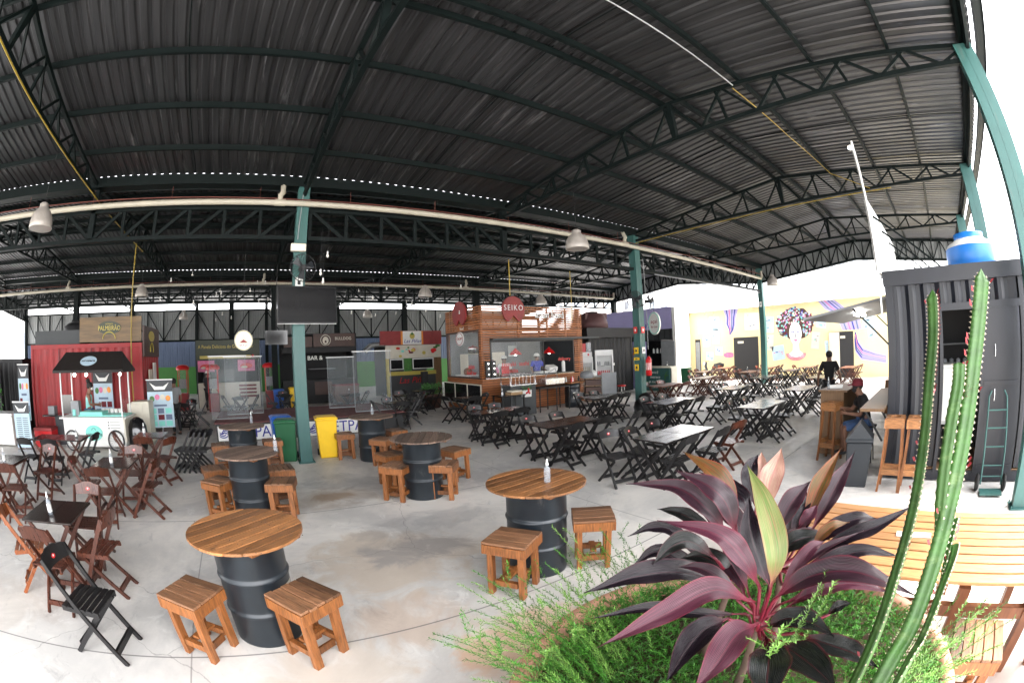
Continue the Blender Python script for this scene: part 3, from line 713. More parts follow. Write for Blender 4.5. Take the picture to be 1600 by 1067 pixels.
# bottles
def spray(label='white', pump=False):
    def f():
        t = thing('spray_bottle', '', 'bottle')
        MB().lathe([(.001,0),(.028,.0),(.03,.006),(.03,.12),(.027,.135),(.014,.155),(.012,.165)], 16).build('bottle_body', 'bottle', t)
        if label == 'white': MB().lathe([(.0308,.03),(.0308,.105)], 16).build('paper_label', 'white', t)
        b = MB().lathe([(.014,.163),(.014,.19),(.006,.192),(.006,.215)], 12)
        if pump: b.bar((0,0,.218), (.045,0,.214), .012, .01)
        else: b.lathe([(.008,.192),(.009,.222),(.001,.224)], 10)
        b.build('spray_cap', 'white', t); return t
    return f
SPW, SPC, SPP = Rep(spray('white')), Rep(spray('clear')), Rep(spray('clear', True))
bl = [(SPC,(2.42,3.13,.91),'clear hand spray bottle on the near right orange drum top'),(SPC,(.22,6.0,.91),'clear hand spray bottle on the greyed drum top, second in the left row'),
 (SPP,(-.12,8.85,.91),'pump bottle on the far left drum top'),(SPC,(2.46,9.0,.91),'spray bottle on the farthest drum top'),
 (SPW,(-2.48,4.02,.733),'white label spray bottle on the nearest dark table'),(SPW,(-2.42,6.3,.733),'spray bottle on the second dark table'),(SPW,(-4.12,8.6,.733),'spray bottle on the table before the cart'),
 (SPW,(-2.55,9.05,.733),'spray bottle on the table beside the cart'),(SPW,(-4.62,6.1,.733),'white spray bottle cut by the left edge'),(SPC,(-2.4,15.3,.733),'small bottle on the back table by the green wall'),
 (SPC,(3.6,16.3,.733),'small bottle on the table behind the clear sheets'),(SPC,(-.6,17.2,.733),'small bottle on the table before the hot food stall'),(SPC,(16.1,9.9,.733),'small bottle on the reddish table near the palm counter'),(SPC,(19.2,9.3,.733),'small bottle on the reddish table before the dark doorway')]
for f, l, lb in bl: f(l, 0, lb, 'hand spray bottles')
# ================================================================= kiosks, stalls, containers
def corr(b, p0, p1, z0, z1, pitch=.28, depth=.036, out=(0,-1)):
    """vertical trapezoid ribs between two ground points; out = outward normal"""
    p0 = V(p0); p1 = V(p1); L_ = (p1-p0).length; d = (p1-p0)/L_; o = V(out); pr = []; s = 0
    while s < L_-pitch+1e-6:
        for a, k in ((0,1),(.25,1),(.5,0),(.75,0)): pr.append((s+a*pitch, k))
        s += pitch
    pr.append((L_, 1)); n = len(pr)
    vs = []
    for z in (z0, z1):
        for t, k in pr: q = p0+d*t+o*(0 if k else -depth); vs.append((q.x, q.y, z))
    b.add(vs, [(i, i+1, n+i+1, n+i) for i in range(n-1)], False)
def shell(t, x0, x1, y0, y1, z0, z1, mat, frame=.09, skip=()):
    """container: corrugated wall per side, corner posts, rails, roof"""
    for nm, a, c, o in (('front_wall', (x0+frame,y0+.03), (x1-frame,y0+.03), (0,-1)), ('rear_wall', (x1-frame,y1-.03), (x0+frame,y1-.03), (0,1)),
                        ('side_wall', (x0+.03,y1-frame), (x0+.03,y0+frame), (-1,0)), ('side_wall', (x1-.03,y0+frame), (x1-.03,y1-frame), (1,0))):
        if (nm, o) in skip: continue
        b = MB(); corr(b, a, c, z0+.12, z1-.11, out=o); b.build(nm, mat, t)
    for x in (x0, x1-frame):
        for y in (y0, y1-frame): MB().bb(x, x+frame, y, y+frame, z0, z1).build('corner_post', mat, t)
    for z, hh in ((z0+.002, .12), (z1-.12, .118)):
        b = MB()
        b.bb(x0+frame, x1-frame, y0+.004, y0+.08, z, z+hh); b.bb(x0+frame, x1-frame, y1-.08, y1-.004, z, z+hh)
        b.bb(x0+.004, x0+.08, y0+frame, y1-frame, z, z+hh); b.bb(x1-.08, x1-.004, y0+frame, y1-frame, z, z+hh); b.build('rail', mat, t)
    MB().bb(x0+.02, x1-.02, y0+.02, y1-.02, z1-.03, z1-.004).build('roof', mat, t)
    MB().bb(x0+.02, x1-.02, y0+.02, y1-.02, z0+.02, z0+.1).build('container_floor', mat, t)
# ---- red container with wood print signs
t = thing('red_container', 'glossy red shipping container stall with wood print signs on its roof', 'container')
shell(t, -8.2, -3.65, 13.4, 15.84, .08, 2.68, 'contR')
for x in (-6.9, -5.55): MB().bb(x-.01, x+.01, 13.385, 13.4, .2, 2.55).build('door_seam', 'black', t)
s = MB().bb(-6.0, -3.66, 13.36, 13.42, 2.72, 3.43).build('roof_sign', 'sigwood', t)
b = MB(); b.mat('sigolive'); b.panY(ell(-4.83, 3.12, .44, .19, 28), 13.345, 13.36); k = b.build('oval_badge', None, s)
text('sign_lettering', 'PALMEIRÃO', .19, (-4.83, 13.34, 3.10), '-y', 'gold', s, sx=.85)
text('sign_lettering', 'cachaçaria', .07, (-4.83, 13.34, 3.23), '-y', 'gold', s)
b = MB(); b.mat('gold'); b.tube([(-4.83+.24*math.cos(a), 13.345, 2.80+.2*math.sin(a)) for a in [PI*k/10 for k in range(11)]], .016, 6); b.build('arch_emblem', None, s)
s = MB().bb(-3.64, -3.58, 13.45, 15.7, 2.28, 3.17).build('side_sign', 'sigbrown', t)
b = MB(); b.mat('gold'); b.panX(ell(14.5, 2.9, .42, .16, 24), -3.58, -3.57); b.tube([(-3.565, 14.5+.22*math.cos(a), 2.42+.28*math.sin(a)) for a in [PI*k/10 for k in range(11)]], .02, 6); b.build('side_emblem', None, s)
b = MB(); b.bb(-8.1, -6.1, 13.6, 13.66, 2.69, 3.1); b.build('roof_screen', 'cladD', t)
b = MB(); b.bb(-3.62, -3.57, 14.1, 14.5, 1.0, 1.9); b.build('side_menu', 'cream', t)
b = MB(); b.bb(-3.62, -3.57, 14.75, 15.1, 1.5, 2.1); b.build('side_menu', 'white', t)
t = thing('water_tank', 'dark round water tank on the red container roof', 'water tank', (-6.6, 14.6, 2.68))
MB().lathe([(.5,0),(.56,.3),(.58,.36),(.56,.40),(.60,.58),(.4,.70),(.001,.72)], 24).build('tank_body', 'black', t); MB().lathe([(.3,.70),(.3,.78),(.001,.8)], 20).build('tank_lid', 'black', t)
t = thing('black_container', 'low matt black container at the left edge of the hall', 'container'); shell(t, -14.5, -8.9, 13.8, 16.2, .05, 2.3, 'contK')
# ---- yellow gas riser in front of the container
b = MB(); b.tube([(-3.75,13.2,.9+.1),(-3.95,13.2,1.0),(-3.97,13.2,1.05),(-3.97,13.2,5.5)], .02, 6)
tag(b.build('gas_riser', 'yel'), 'yellow gas pipe rising past the wood sign to the roof', 'pipe')
for x, y, lb in ((9.4, 10.6, 'thin dark hanging pipe right of the timber kiosk'), (6.6, 9.9, 'thin hanging pole above the red kiosk disc')):
    tag(MB().tube([(x, y, 3.0 if x > 8 else 3.6), (x, y, 4.6)], .014, 6).build('hanging_pole', 'yel'), lb, 'pipe')
# ---- timber slat kiosk
t = thing('timber_kiosk', 'food kiosk wrapped in orange brown horizontal timber slats with large windows', 'kiosk')
X0, X1, Y0, Y1, HT = 7.46, 12.0, 13.02, 15.75, 3.70
def slats(b, p0, p1, z0, z1, nrm, pitch=.083, hgt=.048, th=.03):
    z = z0
    while z+hgt <= z1+1e-3:
        a = V((*p0, z+hgt/2))+V((*nrm, 0))*th/2; c = V((*p1, z+hgt/2))+V((*nrm, 0))*th/2
        b.bar(a, c, th, hgt); z += pitch
b = MB(); slats(b, (X0-.03, Y0), (X1, Y0), .06, 1.22, (0,-1)); b.build('lower_slats', 'slat', t)
b = MB(); slats(b, (X0-.03, Y0), (X1, Y0), 2.56, HT, (0,-1)); b.build('upper_slats', 'slat', t)
b = MB(); slats(b, (X0-.03, Y0), (X0+.30, Y0), 1.24, 2.54, (0,-1)); b.build('pier_slats', 'slat', t); b = MB(); slats(b, (X1-.42, Y0), (X1, Y0), 1.24, 2.54, (0,-1)); b.build('pier_slats', 'slat', t)
b = MB(); slats(b, (X0, Y0), (X0, Y1), .06, 1.22, (-1,0)); b.build('side_slats', 'slat', t)
b = MB(); slats(b, (X0, Y0), (X0, Y1), 2.90, HT, (-1,0)); slats(b, (X0, Y0), (X0, Y0+.12), 1.24, 2.9, (-1,0)); b.build('side_slats', 'slat', t)
b = MB(); slats(b, (X1, Y0), (X1, Y1), .06, HT, (1,0)); b.build('end_slats', 'slat', t)
b = MB(); slats(b, (X0, Y1), (X1, Y1), 2.6, HT, (0,1)); b.build('rear_slats', 'slat', t)
for x in (9.0, 10.3, 11.2): MB().bb(x-.03, x+.03, Y0+.002, Y0+.06, 2.5, HT).build('batten', 'slatD', t)
for y in (13.5, 14.4, 15.2): MB().bb(X0+.002, X0+.06, y-.03, y+.03, 2.85, HT).build('batten', 'slatD', t)
for x, y in ((X0+.05, Y0+.1), (X1-.08, Y0+.1), (X0+.05, Y1-.06), (X1-.08, Y1-.06)): MB().bb(x-.045, x+.045, y-.03, y+.05, 0, HT).build('post', 'slatD', t)
MB().bb(X0+.07, X1-.07, Y0+.07, Y0+.10, .02, 1.18).build('inner_lining', 'slatD', t)
MB().bb(X0+.07, X0+.10, Y0+.10, Y1-.1, .02, 1.18).build('inner_lining', 'slatD', t)
MB().bb(X0+.1, X1-.1, Y1-.14, Y1-.1, .02, 2.9).build('rear_panel', 'greyl', t)
MB().bb(X1-.13, X1-.1, Y0+.12, Y1-.16, .02, 2.9).build('end_panel', 'cladD', t)
MB().bb(X0+.1, X1-.1, Y0+.12, Y1-.16, 2.93, 2.96).build('ceiling', 'cladD', t)
w_ = MB().bb(X0+.32, X1-.44, Y0-.03, Y0+.03, 2.44, 2.54); w_.bb(X0+.32, X0+.37, Y0-.02, Y0+.03, 1.24, 2.44); w_.bb(X1-.49, X1-.44, Y0-.02, Y0+.03, 1.24, 2.44); w_.bb(X0+.32, X1-.44, Y0-.05, Y0+.09, 1.225, 1.262); w_.bb(10.05,10.08,Y0-.01,Y0+.02,1.26,2.44)
w_ = w_.build('window_frame', 'black', t)
MB().bb(X0+.37, 10.0, Y0+.0, Y0+.006, 1.262, 2.44).build('window_pane', 'glass', w_)
w2 = MB().bb(X0-.03, X0+.03, Y0+.13, Y1-.04, 2.83, 2.89).bb(X0-.03, X0+.03, Y0+.13, Y1-.04, 1.2, 1.25).bb(X0-.03, X0+.03, Y0+.13, Y0+.18, 1.25, 2.83).bb(X0-.03, X0+.03, Y1-.12, Y1-.04, 1.25, 2.83).build('side_window_frame', 'sigbrown', t)
MB().bb(X0-.004, X0+.004, Y0+.18, Y1-.12, 1.25, 2.83).build('window_pane', 'glass', w2)
MB().bb(X0+.3, 12.75, Y0-.25, Y0-.03, 2.50, 2.575).build('shutter_box', 'cladD', t)
s = MB()
for i in range(3):
    y0 = 13.08+i*.98
    s.mat('cream').bb(X0-.065, X0-.034, y0, y0+.95, .26, 1.02)
s = s.build('menu_board_frame', None, t)
for i in range(3): MB().bb(X0-.07, X0-.0655, 13.08+i*.98+.03, 13.08+i*.98+.92, .29, .99).build('blackboard', 'screen', s)
# red disc sign with notch and tube letters
def notch(cx, cz, r, rz_=None):
    rz_ = rz_ or r; p = []
    for k in range(37):
        a = R(-62)+R(304)*k/36; p.append((cx+r*math.cos(a), cz+rz_*math.sin(a)))
    p.append((cx, cz-.42*rz_)); return p
s = MB().panY(notch(8.7, 3.56, .47), Y0-.16, Y0-.10).build('disc_sign', 'redsign', t)
text('neon_letters', 'SEIKO', .27, (8.7, Y0-.17, 3.62), '-y', 'clothW', s, sx=.95, spacing=1.25, extrude=.003)
text('white_lettering', 'asian food', .36, (10.35, Y0-.10, 3.40), '-y', 'whitem', t, sx=.92, extrude=.02)
s = MB().panX(notch(14.3, 3.5, .52, .46), X0-.18, X0-.12).build('disc_sign', 'redsign', t)
text('white_lettering', 'food', .16, (X0-.1, 14.25, 2.98), '-x', 'white', t)
s = MB().mat('whitem').panX(ell(14.45, 2.62, .30, .25), X0-.10, X0-.06).build('beer_sign', None, t)
b = MB(); b.mat('redsign'); b.tube([(X0-.105, 14.45+.26*math.cos(a), 2.62+.215*math.sin(a)) for a in [2*PI*k/24 for k in range(24)]], .012, 5, closed=True); b.build('beer_sign_ring', None, s)
text('beer_lettering', 'CHOPP', .13, (X0-.105, 14.45, 2.62), '-x', 'redsign', s)
b = MB(); rr = random.Random(4)
for i, wd in enumerate(('sushi  temaki', 'yakissoba', 'sashimi')): pass
text('window_lettering', 'temaki  sushi', .22, (X0+1.35, Y0-.008, 1.66), '-y', 'red', t); text('window_lettering', 'yakisoba', .2, (X0+1.1, Y0-.008, 1.43), '-y', 'red', t)
text('window_lettering', 'asian', .24, (X0-.012, Y0+.75, 1.62), '-x', 'red', t); text('window_lettering', 'food bar', .2, (X0-.012, Y0+.75, 1.4), '-x', 'red', t)
text('window_lettering', 'delivery', .2, (11.05, Y0-.008, 1.75), '-y', 'red', t)
# inside the kiosk
def simple(name, label, cat, mat, fn, group=None):
    b = MB(); fn(b); o = b.build(name, mat); tag(o, label, cat, group); return o
t = thing('refrigerator', 'pale green fridge inside the timber kiosk behind the side window', 'fridge', (8.2, 15.1, .02))
MB().bb(-.35,.35,-.33,.33,0,2.05).build('fridge_body', 'cream', t, bevel=.02); MB().bb(-.34,.34,-.36,-.335,.8,2.03).build('fridge_door', 'greyl', t, bevel=.01); MB().bb(-.3,-.27,-.39,-.36,1.1,1.5).build('handle', 'chrome', t)
t = thing('tall_cooler', 'grey upright cooler inside the kiosk behind the front window', 'fridge', (9.2, 15.1, .02))
MB().bb(-.3,.3,-.33,.33,0,2.1).build('cooler_body', 'greyl', t, bevel=.02); MB().bb(-.29,.29,-.36,-.335,.4,2.08).build('cooler_door', 'cream', t, bevel=.01)
t = thing('cooking_pot', 'round steel pot with dark red lid on the kiosk fridge', 'pot', (8.2, 15.0, 2.08))
MB().lathe([(.15,0),(.2,.02),(.2,.2)], 20).build('pot_body', 'chrome', t); MB().lathe([(.21,.2),(.15,.26),(.03,.28),(.03,.31),(.001,.31)], 20).build('pot_lid', 'redsign', t)
t = thing('kitchen_counter', 'steel counter inside the timber kiosk behind the glass', 'counter', (9.7, 13.45, 0))
MB().bb(-2.0,2.0,-.25,.25,1.16,1.21).build('worktop', 'chrome', t); MB().bb(-1.95,1.95,-.23,.23,.1,1.15).build('cabinet', 'cladD', t)
for i, (x, y, lb) in enumerate(((9.35, 13.8, 'left red cone lamp inside the kiosk window'), (10.95, 13.8, 'right red cone lamp inside the kiosk window, above the cook in blue'))):
    t = thing('cone_lamp', lb, 'lamp', (x, y, 1.98), 0, 'red cone lamps in the kiosk')
    MB().lathe([(.25,0),(.17,.10),(.05,.2),(.03,.24),(.001,.25)], 20).build('lamp_shade', 'red', t); MB().tube([(0,0,.24),(0,0,.95)], .008, 6).build('cord', 'black', t); MB().ball((0,0,.02), .05, 8).build('lamp_bulb', 'lit', t)
for i, (x, lb) in enumerate(((7.58, 'left'), (7.80, 'right'))):
    t = thing('black_speaker_box', 'slim black display box with lit dots at the kiosk window, %s one' % lb, 'display', (x, 12.90, 1.262))
    MB().bb(-.085,.085,-.06,.0,0,.55).build('box_body', 'black', t); 
    for z in (.1,.3,.46): MB().box((0.02*((z*10)%2),-.063,z), (.03,.004,.03)).build('indicator', 'lit', t)
t = thing('cash_register', 'white till on the kiosk sill in front of the cook in blue', 'till', (10.35, 13.3, 1.21))
MB().box((0,0,.06),(.8,.4,.12)).build('till_base', 'whitem', t, bevel=.02); MB().box((.25,-.05,.22),(.42,.3,.16), rx=.35).build('till_screen', 'white', t, bevel=.02)
t = thing('glass_jar', 'tall white dispenser on the kiosk sill', 'dispenser', (11.2, 13.25, 1.21)); MB().lathe([(.07,0),(.07,.4),(.03,.47),(.001,.48)], 16).build('jar_body', 'white', t)
t = thing('notice_sheet', 'white paper notice on the kiosk inner wall', 'notice'); MB().bb(10.2,10.6,15.57,15.59,1.9,2.35).build('paper', 'white', t)
t = thing('vegetable_tray', 'brown bread loaf on a white tray behind the kiosk side window', 'tray', (7.85, 14.9, 1.25))
MB().box((0,0,.02),(.5,.9,.04)).build('tray', 'white', t); MB().ball((0,-.1,.15), .16, 8, 1, 1.3, 1).build('loaf', 'slatD', t)
# ---- things in front of the kiosk
t = thing('kiosk_grill', 'dark steel barbecue cabinet with raised rod rack in front of the kiosk', 'grill', (8.3, 12.15, 0))
MB().bb(-.5,.5,-.3,.3,.02,1.0).build('grill_body', 'cladD', t, bevel=.01); MB().bb(-.53,.53,-.33,.33,1.0,1.03).build('grill_lip', 'chrome', t)
b = MB()
for k in range(7): b.tube([(-.45+.15*k,-.28,1.03),(-.45+.15*k,-.28,1.36)], .008, 5)
b.tube([(-.5,-.28,1.36),(.5,-.28,1.36)], .012, 6); b.tube([(-.5,.28,1.36),(.5,.28,1.36)], .012, 6); b.tube([(-.5,-.28,1.03),(-.5,-.28,1.36),(-.5,.28,1.36),(-.5,.28,1.03)], .012, 6); b.tube([(.5,-.28,1.03),(.5,-.28,1.36),(.5,.28,1.36),(.5,.28,1.03)], .012, 6)
b.build('rod_rack', 'chrome', t)
t = thing('plant_box', 'small white planter with red flowers hung on the steel barbecue', 'planter', (8.35, 11.78, .62))
MB().box((0,0,.11),(.36,.12,.22), taper=.9).build('planter_box', 'white', t); b = MB(); rr = random.Random(2)
for k in range(140):
    p = V((rr.uniform(-.2,.2), rr.uniform(-.07,.07), rr.uniform(.2,.33))); q = V([rr.uniform(-.05,.05) for _ in range(3)]); r_ = V([rr.uniform(-.03,.03) for _ in range(3)]); b.add([p, p+q, p+q+r_], [(0,1,2)])
b.build('foliage', 'greenleaf', t); b = MB()
for k in range(5): b.ball((rr.uniform(-.08,.08), -.07, rr.uniform(.12,.26)), .035, 5)
b.build('flowers', 'red', t)
t = thing('gas_grill', 'stainless burner box on a black steel stand before the kiosk', 'grill', (9.75, 12.2, 0))
MB().bb(-.42,.42,-.22,.22,.92,1.13).build('burner_box', 'chrome', t, bevel=.01)
b = MB(); b.bb(-.75,.6,-.28,.28,.80,.84)
for x in (-.73,.0,.57):
    for y in (-.26,.26): b.bb(x-.015,x+.015,y-.015,y+.015,0,.8)
b.build('stand', 'black', t); MB().tube([(-.2,.1,1.13),(-.1,.1,1.3),(.3,.15,1.45),(.42,.2,1.2),(.42,.2,.9)], .012, 6).build('hose', 'greyl', t)
t = thing('drum_stand', 'black drum with white sticker holding a wooden tray of sauces', 'drum', (10.75, 12.25, 0))
pr = [(.27,0),(.285,.01)]
for zc in (.2,.29,.5,.58,.75): pr += [(.285,zc-.03),(.297,zc),(.285,zc+.03)]
MB().lathe(pr+[(.285,.88),(.001,.88)], 32).build('drum_body', 'drum', t); MB().box((0,0,.905),(.85,.55,.04), rz=.2).build('tray', 'woodor', t, bevel=.005)
MB().box((-.12,-.287,.45),(.18,.012,.22)).build('sticker', 'white', t); MB().box((-.12,-.2945,.45),(.1,.003,.1)).build('sticker_mark', 'redsign', t)
for k, (dx, dy, c, nm) in enumerate(((-.25,.05,'white','white sauce pot'),(-.12,-.1,'red','red sauce bottle'),(.02,.0,'white','white squeeze bottle'),(.15,.1,'red','small red jar'),(.28,-.05,'black','black sauce jar'))):
    t = thing('sauce_bottle', '%s on the wooden tray of the stickered drum' % nm, 'bottle', (10.75+dx, 12.25+dy, .925), 0, 'sauces on the drum tray'); MB().lathe([(.035,0),(.035,.12),(.015,.16),(.012,.2),(.001,.2)], 12).build('bottle_body', c, t)
def glassfridge(name, label, loc, w_, h_, rz, shelfc, topbox=None):
    t = thing(name, label, 'fridge', loc, rz); d = .3
    b = MB(); b.bb(-w_/2,w_/2,-d,d,0,.22); b.bb(-w_/2,w_/2,-d,d,h_-.16,h_); b.bb(-w_/2,-w_/2+.04,-d+.01,d,.22,h_-.16); b.bb(w_/2-.04,w_/2,-d+.01,d,.22,h_-.16); b.bb(-w_/2+.04,w_/2-.04,d-.03,d,.22,h_-.16)
    b.build('cabinet', 'whitem', t)
    f = MB().bb(-w_/2,-w_/2+.05,-d-.05,-d-.004,.2,h_-.17).bb(w_/2-.05,w_/2,-d-.05,-d-.004,.2,h_-.17).bb(-w_/2+.05,w_/2-.05,-d-.05,-d-.004,.2,.25).bb(-w_/2+.05,w_/2-.05,-d-.05,-d-.004,h_-.22,h_-.17).build('door', 'whitem', t)
    MB().bb(-w_/2+.05,w_/2-.05,-d-.03,-d-.02,.25,h_-.22).build('door_glass', 'glass', f)
    rr = random.Random(len(label))
    for k in range(4):
        z = .28+k*(h_-.55)/4; b = MB(); b.mat('whitem').bb(-w_/2+.04,w_/2-.04,-d+.04,d-.04,z-.012,z)
        for c in shelfc[k]: b.mat(c); [b.lathe([(.03,0),(.03,.13),(.012,.18),(.001,.19)], 8, (-w_/2+.1+i*.075, -d+.12, z)) for i in range(int((w_-.15)/.075)) if rr.random() < .8]
        b.build('shelf', None, t)
    return t
glassfridge('glass_fridge', 'small white glass door fridge right of the timber kiosk', (12.6, 13.45, 0), .55, 1.75, R(-42), [['green'],['white'],['green'],['cream']])
glassfridge('glass_fridge', 'tall pale glass door fridge with red cans', (13.05, 12.85, 0), .72, 2.02, R(-42), [['white'],['white'],['red'],['greyl']])
t = thing('drinks_dispenser', 'white and red drinks machine on top of the small glass fridge', 'dispenser', (12.6, 13.45, 1.755), R(-42))
MB().bb(-.25,.25,-.22,.22,0,.2).build('machine_base', 'whitem', t); MB().bb(-.22,.0,-.2,.2,.205,.55).build('red_tank', 'red', t); MB().bb(.03,.22,-.2,.2,.205,.6).build('clear_tank', 'bottle', t); MB().box((.1,-.225,.1),(.07,.006,.09)).build('red_mark', 'red', t)
t = thing('steel_shelf_unit', 'grey metal sided shelf unit with brown shelves beside the fridges', 'shelf', (11.6, 11.9, 0), R(-35))
b = MB()
for z in (.15,.45,.72,.98): b.bb(-.42,.2,-.25,.25,z,z+.03)
b.build('shelves', 'plyw', t); MB().bb(.2,.75,-.27,-.25,.2,1.2).build('side_sheet', 'greyl', t)
for z in (.18,.48,.75): MB().bb(-.4,.18,-.24,.1,z+.002,z+.2).build('drawer', 'sigbrown', t)
t = thing('food_warmer', 'round grey food warmer with a white bundle on the shelf unit', 'appliance', (11.3, 12.05, 1.015))
MB().lathe([(.22,0),(.26,.05),(.24,.2),(.1,.26),(.001,.27)], 20).build('warmer_body', 'greyl', t); MB().ball((.28,-.05,.14), .15, 7).build('white_bundle', 'white', t)
t = thing('red_stool', 'red topped round metal stool in front of the black container', 'stool', (12.6, 11.5, 0)); MB().lathe([(.001,.62),(.17,.62),(.18,.64),(.17,.67),(.001,.67)], 20).build('seat', 'red', t)
for k in range(4): a = PI/4+k*PI/2; MB().tube([(.1*math.cos(a),.1*math.sin(a),.62),(.2*math.cos(a),.2*math.sin(a),0)], .011, 6).build('leg', 'chrome', t)
t = thing('side_table', 'dark side table with a pump bottle and flat boxes at the kiosk corner', 'table', (7.55, 11.6, 0)); MB().bb(-.45,.45,-.3,.3,.74,.77).build('tabletop', 'tabblack', t)
for x in (-.4,.4):
    for y in (-.25,.25): MB().bb(x-.02,x+.02,y-.02,y+.02,0,.74).build('leg', 'blackw', t)
t = thing('flat_boxes', 'beige flat boxes on the side table at the kiosk corner', 'box', (7.75, 11.6, .771)); MB().box((0,0,.035),(.45,.3,.07)).build('box_body', 'cardb', t); MB().box((.02,.0,.095),(.4,.28,.045)).build('box_lid', 'cream', t)
SPW((7.25, 11.5, .77), 0, 'sanitiser bottle on the side table at the kiosk corner', 'hand spray bottles')
# ---- black container + lilac shop + white and yellow buildings
t = thing('black_container', 'matt black container stall right of the timber kiosk', 'container'); shell(t, 13.3, 16.2, 14.0, 19.5, .05, 2.95, 'contK')
MB().bb(13.0, 16.2, 13.75, 14.0, 2.55, 2.98).build('fascia', 'contK', t); MB().bb(14.7,14.9,13.985,13.995,1.3,1.4).build('white_plate', 'white', t)
t = thing('water_tank', 'brown round water tank on top of the black container', 'water tank', (14.3, 14.75, 2.95)); MB().lathe([(.62,0),(.74,.08),(.72,.35),(.62,.52),(.55,.72),(.001,.78)], 24).build('tank_body', 'brownpl', t); MB().lathe([(.3,.74),(.3,.82),(.001,.85)], 20).build('tank_lid', 'grey', t)
for a in (R(200), R(330)): MB().box((.6*math.cos(a),.6*math.sin(a),.6),(.2,.14,.3)).build('tank_lug', 'brownpl', t)
t = thing('lilac_shop', 'lilac painted shop front with dark grey panels and lettering', 'building')
MB().bb(20.0, 20.5, 14.36, 19.5, 3.0, 4.2).build('upper_wall', 'lilac', t); MB().bb(20.05, 20.5, 14.36, 19.5, 0, 3.0).build('lower_wall', 'cladD', t)
b = MB(); [b.bb(19.99, 20.05, 14.45+k*.41, 14.47+k*.41, 1.0, 2.98) for k in range(12)]; b.build('panel_joint', 'black', t)
text('lettering', 'Deli sabores', .4, (19.99, 16.2, 3.25), '-x', 'navy', t, shear=.2)
t = thing('service_hatch', 'lilac kiosk with open dark hatch, orange poster and bottles', 'kiosk')
b = MB().mat('lilac'); b.bb(17.3, 17.36, 14.05, 15.1, 0, 2.36); b.build('poster_panel', None, t)
b = MB(); b.bb(17.3,18.3,13.06,15.1,2.33,2.38); b.bb(18.2,18.3,13.06,15.1,0,2.33); b.bb(17.3,18.2,13.06,13.1,0,2.33); b.bb(17.3,18.2,15.06,15.1,0,2.33); b.build('kiosk_shell', 'contK', t)
MB().bb(17.26,17.30,12.25,13.05,1.15,2.3).build('open_shutter', 'greyl', t, rz=0)
MB().bb(17.6,17.8,13.1,14.0,1.7,1.73).build('shelf', 'black', t)
for k in range(7): MB().lathe([(.05,0),(.05,.18),(.02,.24),(.001,.25)], 10, (17.7, 13.15+k*.12, 1.731)).build('shelf_jar', 'bottle' if k % 2 else 'white', t)
s = MB().box((17.27, 14.6, 1.85), (.02, .55, .4), rx=.12).build('price_poster', 'orange', t); text('price_digits', 'R$ 28', .24, (17.25, 14.6, 1.85), '-x', 'navy', s)
MB().box((17.28, 14.75, 1.2), (.02, .3, .5)).build('menu_sheet', 'cream', t)
t = thing('palm_counter', 'white counter fronted with a green palm leaf print and text', 'counter')
s = MB().bb(16.45, 16.55, 12.0, 13.6, .02, 1.08).build('counter_front', 'steelT', t); MB().bb(16.35, 17.1, 11.9, 13.7, 1.08, 1.14).build('counter_top', 'cream', t); MB().bb(16.5,17.0,11.9,11.95,0,1.08).build('counter_side', 'cream', t)
rr = random.Random(8); b = MB(); b.mat('greenleaf')
for k in range(26):
    cy, cz = rr.choice(((12.3,.75),(13.4,.8),(12.2,.3),(13.45,.35))); a = rr.uniform(0, 2*PI); L_ = rr.uniform(.15,.32)
    c0 = V((16.445, cy, cz)); d0 = V((0, math.cos(a), math.sin(a))); n0 = V((0, -math.sin(a), math.cos(a)))
    b.add([c0, c0+d0*L_*.5+n0*.03, c0+d0*L_, c0+d0*L_*.5-n0*.03], [(0,1,2,3)])
b.build('palm_leaf_print', None, s)
for k, wd in enumerate(('você', 'merece', 'o melhor', 'sabor')): text('lettering', wd, .2, (16.44, 12.85, .88-k*.22), '-x', 'white', s, shear=.2)
SPW((16.7, 12.3, 1.14), 0, 'sanitiser bottle on the palm print counter', 'hand spray bottles')
t = thing('oval_sign', 'white oval hanging sign with red and green print above the lilac hatch', 'sign')
s = MB().panX(ell(13.2, 3.17, .36, .55), 16.97, 17.05).build('sign_face', 'white', t); text('lettering', 'açaí', .26, (16.96, 13.2, 3.25), '-x', 'redsign', s); text('lettering', 'da casa', .14, (16.96, 13.2, 3.0), '-x', 'redsign', s)
b = MB(); b.tube([(16.96, 13.2+.33*math.cos(a), 3.17+.5*math.sin(a)) for a in [2*PI*k/30 for k in range(30)]], .02, 5, closed=True); b.build('sign_ring', 'mint', s); MB().tube([(17.01,13.2,3.72),(17.01,13.2,5.2)], .012, 5).build('hanger', 'black', t)
t = thing('white_wall', 'white painted boundary wall with faint blue drawings', 'wall')
MB().slab([(20.02,14.1),(24.3,15.9),(24.3,16.1),(20.02,14.3)], 0, 4.15).build('wall_panel', 'whwall', t)
t = thing('mural_building', 'long yellow building with an afro haired woman mural', 'building')
MB().bb(24.2, 30, -9, 15.95, 0, 4.08).build('wall', 'yelwall', t)
pr = []; y = -9.1
while y < 16.05: pr += [(y,0),(y+.08,0),(y+.12,.05),(y+.2,.05)]; y += .24
n = len(pr); b = MB(); b.add([(23.9, yy, 4.1+d) for yy, d in pr]+[(30.2, yy, 4.9+d) for yy, d in pr], [(i,i+1,n+i+1,n+i) for i in range(n-1)]); b.build('roof', 'galv', t)
